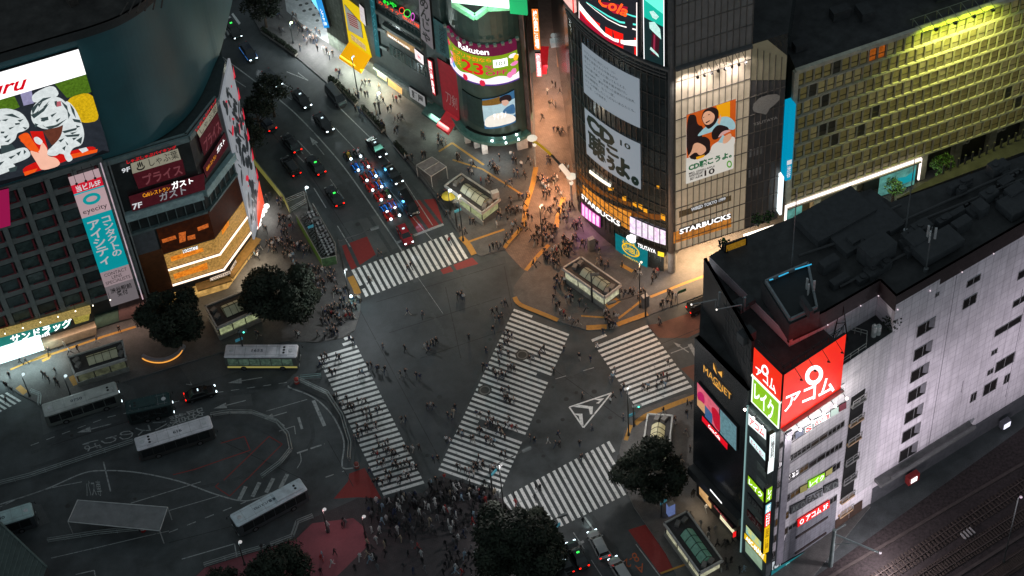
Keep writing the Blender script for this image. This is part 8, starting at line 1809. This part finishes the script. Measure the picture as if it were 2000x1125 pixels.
# bus shelter
P=[G(*q,2.8) for q in ((813,323),(844,307),(872,326),(842,345))];c=sum(P,Vector())/4;t=thing("bus_shelter","flat grey glass bus shelter at the avenue kerb","shelter",(c.x,c.y,KZ));mb=MB();mb.prism([p.xy for p in P],2.7,2.84,0,0,True);mb.build("roof",[M("shelter_pane",(.25,.22,.22),.3)],t)
mb=MB()
for p in P: mb.tube((p.x,p.y,KZ),(p.x,p.y,2.7),.06,n=6)
for k in range(4): a,b=P[k],P[(k+1) % 4];mb.tube((a.x,a.y,2.88),(b.x,b.y,2.88),.05,n=5)
mb.tube((P[0].lerp(P[3],.5).x,P[0].lerp(P[3],.5).y,2.88),(P[1].lerp(P[2],.5).x,P[1].lerp(P[2],.5).y,2.88),.05,n=5);mb.build("frame",[M("shelter_frame",(.45,.43,.4),.5)],t)
# terminal canopy and corrugated roof
P=[G(*q,3.0) for q in ((151.5,977),(327.5,991),(312,1037),(132.8,1019))];c=sum(P,Vector())/4;t=thing("platform_canopy","long grey platform canopy in the lower terminal","canopy",(c.x,c.y,0));mb=MB();mb.prism([p.xy for p in P],2.85,3.0,0,0,True);mb.build("roof",[M("canopy_grey",(.17,.17,.175),.7,noise=.25,scale=.6)],t);mb=MB()
for k in range(4): a,b=P[k],P[(k+1) % 4];mb.tube((a.x,a.y,3.04),(b.x,b.y,3.04),.07,n=5)
for p in P: mb.tube((p.x,p.y,0),(p.x,p.y,2.85),.08,n=6)
mb.build("frame",[M("canopy_edge",(.4,.4,.4),.5)],t)
P=[G(*q,5.0) for q in ((-20,1002),(92,1108),(70,1160),(-60,1160))];c=sum(P,Vector())/4;t=thing("corrugated_roof_building","ribbed dark green roof at the lower frame corner","building",(c.x,c.y,0));mb=MB();mb.prism([p.xy for p in P],0,5.0,0,1);mb.build("wall",[M("station_wall",(.05,.05,.05),.7),M("ribbed_green",(.055,.075,.07),.6)],t);mb=MB()
for k in range(1,14): a=P[0].lerp(P[1],k/14);b=P[3].lerp(P[2],k/14);mb.tube((a.x,a.y,5.03),(b.x,b.y,5.03),.06,n=4)
mb.tube((P[0].x,P[0].y,5.1),(P[1].x,P[1].y,5.1),.15,n=5);mb.build("roof_rib",[M("rib_green",(.1,.13,.12),.6)],t)
# guard rails and fences
def rail(name,label,pts,z0,mat=None,h=.85,c=(0,0,1),cat="railing",step=2.0,glow=None,w=.35):
 P=[G(*cr(c,*p),z0) for p in pts];t=thing(name,label,cat,P[0]);post,bars=MB(),MB()
 for a,b in zip(P,P[1:]):
  d=b-a;L_=d.length;n=max(1,int(L_/step));nn=Vector((-d.y,d.x,0)).normalized()*w/2
  for k in range(n+1): q=a.lerp(b,k/n);post.tube(q,q+Vector((0,0,h)),.05,n=5)
  for s in (-1,1):
   for z in (h,h*.55): bars.tube(a+nn*s+Vector((0,0,z)),b+nn*s+Vector((0,0,z)),.055,n=5)
 post.build("post",[mat or M("rail_grey",(.28,.31,.31),.45,.4)],t);bars.build("rail_bar",[mat or _mats["rail_grey"]],t);return t
rail("guard_rail","curved double guard rail round the inside of the bus loop",[(413,815),(450,809),(494,810),(542,828),(563,852),(569,882),(548,908),(512,935)],.01)
rail("guard_rail","long straight guard rail running out past the inner bus",[(0,948),(60,933),(150,903),(262,866)],.01)
rail("guard_rail","guard rail bending along the foot of the terminal crosswalk",[(580,744),(640,772),(668,815),(684,868),(682,900)],.01)
rail("guard_rail","short teal guard rail beside the top end of the terminal crosswalk",[(588,742),(628,738)],.01,M("rail_teal",(.2,.3,.3),.4,.4))
rail("guard_rail","low guard rail along the terminal edge of the red plaza",[(400,1108),(480,1083),(520,1072)],KZ);rail("guard_rail","guard rail stepping up beside the red plaza floor",[(530,1068),(572,1052),(582,1024),(612,1012)],KZ)
rail("guard_rail","dim guard rail in the lowest terminal island",[(95,1060),(190,1045),(270,1037)],.01)
rail("guard_rail","thin kerb fence beside the upper avenue lane",[(800,318),(850,383),(895,452)],KZ,M("fence_dark",(.1,.1,.1),.5))
rail("guard_rail","short fence near the drugstore crossing",[(62,768),(80,775),(78,795)],KZ)
mb=MB()
def planter(label,q,c=(400,0,3)):
 P=[G(*cr(c,*p),KZ) for p in q];cc_=sum(P,Vector())/len(P);t=thing("planter",label,"planter",cc_,group="planters along the avenue kerb");mb=MB();mb.prism([p.xy for p in P],KZ,KZ+.45,0,1);mb.build("box",[M("planter_stone",(.3,.29,.27),.7),M("planter_soil",(.04,.035,.03),.9)],t)
 mb=MB();rnd=random.Random(len(label))
 for k in range(240):
  a,b=rnd.random(),rnd.random();p=P[0].lerp(P[1],a).lerp(P[3].lerp(P[2],a),.15+.7*b)+Vector((0,0,.45+rnd.random()*.5));u=Vector((rnd.gauss(0,1),rnd.gauss(0,1),rnd.gauss(0,1))).normalized();w=u.orthogonal();s=.15;mb.face([p-u*s,p-w*s*.6,p+u*s,p+w*s*.6],rnd.randrange(2))
 mb.build("foliage",[LEAF,LEAF2],t)
planter("planter furthest up the avenue",[(350,172),(425,225),(400,240),(328,190)]);planter("second planter from the top of the avenue",[(428,228),(485,268),(465,283),(405,243)]);planter("third planter from the top of the avenue",[(490,272),(548,318),(530,333),(468,287)])
planter("planter with a stone bench in front of the box van",[(790,490),(900,600),(880,622),(765,505)]);planter("long planter between the van and the kerb taxi",[(935,628),(1060,760),(1035,780),(912,645)]);planter("small planter beside the kerb taxi",[(1130,842),(1195,915),(1165,930),(1102,855)]);planter("small square planter just behind the box van",[(745,460),(785,488),(760,505),(720,478)])
# poles with signal heads
def signal(label,x,y,h,arm=None,panel=None,col=None,z0=KZ):
 p=G(x,y,z0);t=thing("traffic_signal",label,"traffic signal",p);mb=MB();mb.tube(p,p+Vector((0,0,h)),.14,.1,n=8)
 if arm: mb.tube(p+Vector((0,0,h-.6)),p+Vector((arm[0],arm[1],h-.3)),.08,n=6)
 mb.build("pole",[M("pole_dark",(.045,.045,.045),.5,.3)],t)
 e=p+Vector(((arm or (.5,0))[0],(arm or (.5,0))[1],h-.3));mb=MB();a=math.atan2((arm or (1,0))[1],(arm or (1,0))[0]);mb.box(e,(1.3,.3,.4),a);mb.build("signal_head",[M("signal_grey",(.12,.13,.13),.5)],t)
 if col: mb=MB();mb.ball(e+Vector((.2,-.2,0)),.13,nu=6,nv=4);mb.build("lamp_lens",[col],t)
 if panel: mb=MB();mb.box(p+Vector((panel[0],panel[1],h-2.2)),(1.1,.12,.5),a+.4);mb.build("name_plate",[M("plate_teal",(.05,.2,.24),.4,emit=S(50,120,140),es=.35)],t)
SG=E("signal_green",S(90,255,220),3);SRD=E("signal_red",S(255,60,40),3)
signal("dark signal pole with a long arm over the end of the diagonal crosswalk",962,962,6.5,(5.2,2.2),(.5,.3));signal("dark signal pole at the alley mouth corner of the upper crosswalk",893,445,6.3,None,(.4,-.2),None);signal("tall signal pole with a plate at the top of the crosswalk facing the black building",1261,618,6.0,(-5,-1.5),None)
signal("signal pole with teal head at the lower end of the crosswalk facing the black building",1238,833,5.0,None,(-.3,0),SG);signal("signal pole at the bicycle yard with a long arm over the lanes",672,530,7.5,(5.5,1.6),None);signal("signal pole standing in front of the striped yard",622,480,6.5,None,(-.5,.2),None)
signal("teal sign pole in front of the dim subway entrance",480,700,6.5,None,(-.3,.1),SG);signal("teal street name pole beside the lower crosswalk",1068,1062,5.5,(2.4,.8),(1.6,.5));signal("signal cluster at the tree beside the lower crosswalk",1292,1010,5.5,(-1.8,-.4),(.3,.2),SG);signal("dark signal pole in the middle of the vaulted entrance corner",1157,590,6.5,None,None)
def street_lamp(label,x,y,h,e,col,head=(.3,0),z0=KZ,power=None,size=.25):
 p=G(x,y,z0);t=thing("street_lamp",label,"street lamp",p);mb=MB();mb.tube(p,p+Vector((0,0,h)),.1,.07,n=8);mb.tube(p,p+Vector((0,0,.5)),.18,n=8);mb.tube(p+Vector((0,0,h)),p+Vector((head[0]*.9,head[1]*.9,h+.1)),.05,n=5);mb.build("post",[M("lamp_post_dark",(.05,.055,.055),.5,.3)],t)
 q=p+Vector((head[0],head[1],h+.05));mb=MB();mb.ball(q,.26 if h < 9 else .2,nu=10,nv=6,sc=(1,1,.5));mb.build("lamp_head",[E("lamp_%d" % int(e*10),col,e)],t)
 if power: lamp("street_lamp_light",'POINT',q-Vector((0,0,.45)),power,tuple(min(1,c*1.0) for c in col),size)
CW,WW,OW=S(225,245,250),S(255,236,205),S(255,205,165)
street_lamp("black post lamp on the drugstore pavement near the crossing",58,773,5.0,1,CW,power=90);street_lamp("black post lamp beside the grey-roofed bus",138,772,4.5,1,CW,power=60)
street_lamp("white lamp on the avenue among the shoppers by the long planter",742,222,4.5,5,CW,power=320);street_lamp("lamp cluster beside the yellow front",668,102,5,4,S(220,240,190),power=700);street_lamp("white lamp at the avenue planters near the top",573,84,4.5,4,CW,power=420);street_lamp("thin lamp over the pale studded forecourt",628,30,6,3,CW,power=900);street_lamp("tall lamp on the far avenue kerb behind the box van",700,190,9,1,S(225,245,240),power=1400)
street_lamp("small lamp on the dark post by the vaulted entrance",880,412,4.5,6,CW,power=150);street_lamp("white lamp above the bicycle yard entrance",604,410,5,6,CW,power=160);street_lamp("lamp at the drinking corner of the rounded kerb",685,598,2.2,5,S(150,240,240),power=60)
street_lamp("tall lamp on the avenue kerb by the bus shelter",905,470,10,1.5,WW,power=2600);street_lamp("tall lamp at the tower corner pavement",1250,600,10,1.5,S(255,190,140),power=2300);street_lamp("tall lamp between the alley strips",1060,480,9,1.5,S(255,180,125),power=2800);street_lamp("tall lamp on the rounded kerb near the terminal crosswalk",690,622,11,.8,S(235,242,245),power=3600)
street_lamp("added tall lamp on the pavement beside the short subway entrance",1228,850,11,.6,S(240,238,235),power=2600);street_lamp("added tall lamp on the near kerb of the lower crosswalk",985,1000,11,.5,S(240,236,236),power=2200);street_lamp("thin lamp at the corner of the red plaza",715,1050,5,.5,S(255,190,195),power=80);street_lamp("thin lamp on the terminal edge of the plaza",478,1103,5.5,.5,CW,power=40);street_lamp("red-tinted lamp over the red plaza floor",640,1040,5.5,.5,S(255,190,195),power=170)  # the two tall lamps here are added to brighten the junction
street_lamp("second added tall lamp between the lane and the rails",1960,1098,15,.4,S(245,224,240));street_lamp("third added tall lamp between the lane and the rails near the far wall end",2100,1010,15,.4,S(245,224,240))  # posts added to carry the spots that brighten the flank
# alley gate arch
t=thing("alley_gate","yellow and black striped arch beam with white globes over the alley mouth","gate",G(1047,330,KZ));gA,gB=G(1047,330,KZ),G(1192-78,360,KZ)
gA=G(1046,325,KZ);gB=G(1117,400,KZ);mb=MB();mb.tube(gA,gA+Vector((0,0,5.6)),.16,n=8);mb.tube(gB,gB+Vector((0,0,5.4)),.16,n=8);mb.build("post",[M("gate_post",(.2,.2,.2),.5)],t)
pts=[gA+Vector((0,0,5.6))]+[ (gA+Vector((0,0,5.8))).lerp(gB+Vector((0,0,6.2)),k/8)+Vector((0,0,math.sin(math.pi*k/8)*.7)) for k in range(1,8)]+[gB+Vector((0,0,6.2))]
mb=MB()
for k,(a,b) in enumerate(zip(pts,pts[1:])): mb.tube(a,b,.2,n=8,m=0 if k < 4 else 1)
mb.build("arch_beam",[E("gate_yellow",S(190,150,30),.6),M("gate_black",(.02,.02,.02),.5)],t)
for (b_,s) in ((gA,1),(gB,-1)):
 mb=MB();mb.ball(b_+Vector((-.2*s,.2,6.1)),.75,nu=12,nv=8,sc=(1.1,.8,.7));mb.ball(b_+Vector((.1,0,4.9)),.32,nu=10,nv=6,sc=(1,1,1.4));mb.build("globe",[E("globe_glow",S(235,225,205),.9)],t)
mb=MB();a,b=pts[5],gB+Vector((.6,-1.2,4.6));mb.tube(pts[6],pts[8],.42,n=10);mb.build("white_capsule",[E("capsule_glow",S(245,220,195),.85)],t)
t=thing("alley_gate","white street arch head with camera boxes further up the alley","gate",G(1088,120,0));p=G(1090,130,0);mb=MB();mb.tube(p,p+Vector((0,0,5)),.15,n=8);mb.build("post",[M("copper_post",(.4,.22,.14),.5)],t);mb=MB();mb.box(p+Vector((0,.2,5.2)),(2.0,1.2,1.0),.1);mb.ball(p+Vector((-.5,.8,6.2)),.4);mb.ball(p+Vector((.5,.9,6.2)),.4);mb.build("head_box",[M("head_pale",(.5,.5,.5),.5,emit=S(200,215,215),es=.3)],t)
# hoardings and bicycle yard
def hoard(label,pts,h,mat,c=(400,300,3),name="hoarding"):
 P=[G(*cr(c,*p),KZ) for p in pts];t=thing(name,label,"hoarding",P[0]);mb=MB()
 for a,b in zip(P,P[1:]): d=b-a;mb.box((a+b)/2+Vector((0,0,h/2)),(d.length,.12,h),math.atan2(d.y,d.x))
 mb.build("panel",[mat],t);mb=MB()
 for a,b in zip(P,P[1:]):
  d=b-a;n=max(1,int(d.length/2))
  for k in range(n+1): q=a.lerp(b,k/n);mb.tube(q,q+Vector((0,0,h+.1)),.06,n=5)
  mb.tube(a+Vector((0,0,h+.05)),b+Vector((0,0,h+.05)),.07,n=5)
 mb.build("frame",[M("hoard_frame",(.2,.2,.18),.6)],t)
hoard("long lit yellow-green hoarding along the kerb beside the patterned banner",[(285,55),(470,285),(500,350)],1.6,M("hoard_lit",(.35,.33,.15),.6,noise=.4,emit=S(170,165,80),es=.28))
hoard("green planted hoarding on the pavement side of the bicycle yard",[(545,405),(690,660)],1.8,M("hoard_green",(.07,.13,.04),.7,noise=.6,emit=S(90,130,40),es=.12));hoard("grey fence on the road side of the bicycle yard",[(640,330),(770,560),(775,640)],1.4,M("hoard_grey",(.12,.12,.11),.7))
hoard("green end panel of the bicycle yard",[(692,662),(775,645)],1.8,M("hoard_green2",(.05,.1,.04),.7,noise=.6))
P=[G(*cr((400,300,3),*q),KZ+.02) for q in ((485,285),(590,240),(640,330),(545,395))];mb=MB();mb.prism([p.xy for p in P],0,KZ+.01);struct("pavement_pad",mb,[M("ramp_grey",(.14,.14,.135),.8)])
rail("guard_rail","pale railings round the ramp above the bicycle yard",[(485,290),(590,245),(600,290),(505,345)],KZ,M("rail_pale",(.4,.4,.38),.5),c=(400,300,3))
def make_bike(label):
 t=thing("bicycle",label,"bicycle")
 for x in (-.52,.52):
  mb=MB();n=12
  for k in range(n): a,b=6.283*k/n,6.283*(k+1)/n;mb.tube((x+math.cos(a)*.32,0,.33+math.sin(a)*.32),(x+math.cos(b)*.32,0,.33+math.sin(b)*.32),.025,n=4,caps=False)
  for k in range(4): a=1.57*k;mb.tube((x,0,.33),(x+math.cos(a)*.3,0,.33+math.sin(a)*.3),.008,n=3,caps=False)
  mb.build("wheel",[TYRE],t,world=False)
 mb=MB()
 for a,b in (((-.52,0,.33),(-.1,0,.35)),((-.1,0,.35),(-.2,0,.8)),((-.52,0,.33),(-.17,0,.7)),((-.1,0,.35),(.38,0,.75)),((-.18,0,.72),(.38,0,.78)),((.52,0,.33),(.36,0,.95))): mb.tube(a,b,.022,n=5)
 mb.build("frame",[M("bike_silver",(.4,.4,.42),.35,.6,noise=0)],t,world=False)
 mb=MB();mb.box((-.22,0,.85),(.26,.15,.06));mb.build("saddle",[BLACK],t,world=False);mb=MB();mb.tube((.34,-.28,1.0),(.34,.28,1.0),.02,n=5);mb.build("handlebar",[BLACK],t,world=False);mb=MB();mb.box((.55,0,.88),(.3,.34,.24));mb.build("basket",[M("basket_grey",(.3,.3,.3),.5)],t,world=False)
 return t
b0=make_bike("bicycle packed in the fenced yard beside the outgoing lanes");b0["group"]="bicycles packed in the fenced yard"
yq=[(575,350),(660,395),(750,600),(690,630)];Yp=[G(*cr((400,300,3),*q),KZ) for q in ((575,370),(645,345),(765,590),(700,640))];rnd=random.Random(4);k=0
for a in range(16):
 for b in range(3):
  f,g_=(a+.5)/16,(b+.6)/3.3;p=Yp[0].lerp(Yp[3],f).lerp(Yp[1].lerp(Yp[2],f),g_);rz_=math.atan2((Yp[1]-Yp[0]).y,(Yp[1]-Yp[0]).x)+rnd.uniform(-.35,.35)
  if k==0: b0.location=p;b0.rotation_euler=(0,0,rz_)
  else: dup(b0,p,rz_,"bicycle packed in the fenced yard beside the outgoing lanes")
  k+=1
# benches and oddments
t=thing("curved_bench","curved bench with a thin glowing amber edge round the tree island","bench",G(330,700,0));pts=arc_pts([(278,700),(285,704),(300,708),(318,708),(335,703),(350,693),(358,680)],4);mb=MB();mb2=MB()
for a,b in zip(pts,pts[1:]): pa,pb=G(*a,.55),G(*b,.55);mb2.tube(pa,pb,.09,n=6);mb.tube(pa+Vector((0,.6,-.2)),pb+Vector((0,.6,-.2)),.4,n=8)
mb.build("seat",[M("bench_stone",(.2,.2,.23),.6)],t);mb2.build("glow_edge",[E("amber_edge",S(245,165,70),1.1)],t)
for (x,y,lb,col) in ((580,747,"red warning drum at the tip of the guard rail island",(.35,.05,.04)),(280,1036,"red warning drum at the platform canopy corner",(.3,.02,.02)),(697,912,"reddish post box on the island below the terminal crosswalk",(.2,.05,.04))):
 p=G(x,y,.01);t=thing("warning_drum",lb,"bollard",p);mb=MB();mb.tube(p,p+Vector((0,0,.9)),.38,.32,n=12);mb.tube(p+Vector((0,0,.9)),p+Vector((0,0,1.1)),.3,.12,n=12);mb.build("drum",[M("drum_%g" % col[0],col,.5)],t);mb=MB();mb.tube(p+Vector((0,0,.45)),p+Vector((0,0,.6)),.37,n=12);mb.build("band",[M("drum_band",(.5,.48,.45),.4)],t)
for (x,y,lb) in ((1155,478,"grey kiosk box at the head of the vaulted entrance"),(1310,995,"blue-lit information totem at the head of the dark entrance"),(1260,590,"grey utility box on the corner")):
 p=G(x,y+8,KZ);t=thing("kiosk",lb,"kiosk",p);mb=MB();mb.box(p+Vector((0,0,1.2)),(1.0,.7,2.4),.4,0,1);mb.build("body",[M("kiosk_side",(.15,.15,.15),.5) if "blue" not in lb else E("totem_glow",S(120,140,200),.6,.5,2),M("kiosk_top",(.28,.28,.27),.5)],t)
p=G(1310,655,KZ);t=thing("direction_sign","small green street sign on a thin post near the black van","sign",G(1323,600,KZ));p=G(1323,600,KZ);mb=MB();mb.tube(p,p+Vector((0,0,3.4)),.05,n=6);mb.build("post",[M("thin_post",(.15,.15,.15),.5)],t);mb=MB();mb.box(p+Vector((.7,.3,3.2)),(1.3,.08,.55),.35);mb.build("plate",[M("plate_green",(.03,.1,.05),.5)],t)
t=thing("parasol_stall","yellow parasol by the dark lamp post of the vaulted entrance","parasol",G(878,400,KZ));p=G(878,400,KZ);mb=MB();mb.tube(p,p+Vector((0,0,2.2)),.04,n=6);mb.build("pole",[BLACK],t);mb=MB();mb.tube(p+Vector((0,0,2.0)),p+Vector((0,0,2.5)),1.1,.05,n=10);mb.build("canopy",[M("parasol_yellow",(.5,.36,.03),.7)],t)
# ================================================================== wide lights of real shop fronts round the tower base, then added flank lamps
lamp("underpass_light",'AREA',tuple(WFa.pt(6,4.9,-1.5)),4200,(1,.64,.34),(9,2.5),(0,0,.29))
lamp("underpass_light",'AREA',tuple(WFa.pt(13,4.9,-1.0)),900,(1,.74,.48),(5,2),(0,0,.29))
lamp("tower_entrance_light",'AREA',tuple(WQ.pt(WQ.L[-1]-1,4.6,1.2)),160,(1,.95,.9),(2.5,1.5),(0,0,0))
lamp("pink_window_light",'AREA',tuple(WQ.pt(4,3.6,1.0)),130,(1,.3,.85),(4,1),(0,0,-.9))
lamp("alley_mouth_light",'AREA',tuple(G(1085,330,6)),2000,(1,.56,.32),(4,4),(0,0,0))
lamp("store_front_light",'AREA',tuple(WS.pt(14,5.9,2.2)),300,(.9,1,.9),(20,1),(0,0,.31))
p=G(1622,1105,0)+Vector((5.9,-1.7,4.7));t=thing("added_bracket_lamp","small added lamp at the tip of the railway mast bracket","lamp",p);mb=MB();mb.ball(p,.18,nu=8,nv=5);mb.build("lamp_head",[E("bracket_glow",S(240,225,235),1)],t);mb=MB();mb.tube(p,p+Vector((0,0,.4)),.05,n=5);mb.build("stem",[BLACK],t)
lamp("added_mast_light",'POINT',p-Vector((0,0,.4)),2600,(1,.93,.98),.3)  # lamp added on the bracket to brighten the tiled face
for (x,y) in ((1960,1098),(2100,1010)):
 p=G(x,y,14.6)
 for q in (WML.pt(14 if x < 2000 else 34,20,0),WML.pt(30 if x < 2000 else 50,20,0),WMR.pt(9,16,0)): lamp("added_flank_spot",'SPOT',p,5400,(.92,.83,.93),.3,(q-p).to_track_quat('-Z','Y').to_euler(),spot=105)  # added spots that wash the pale flank and tiled face
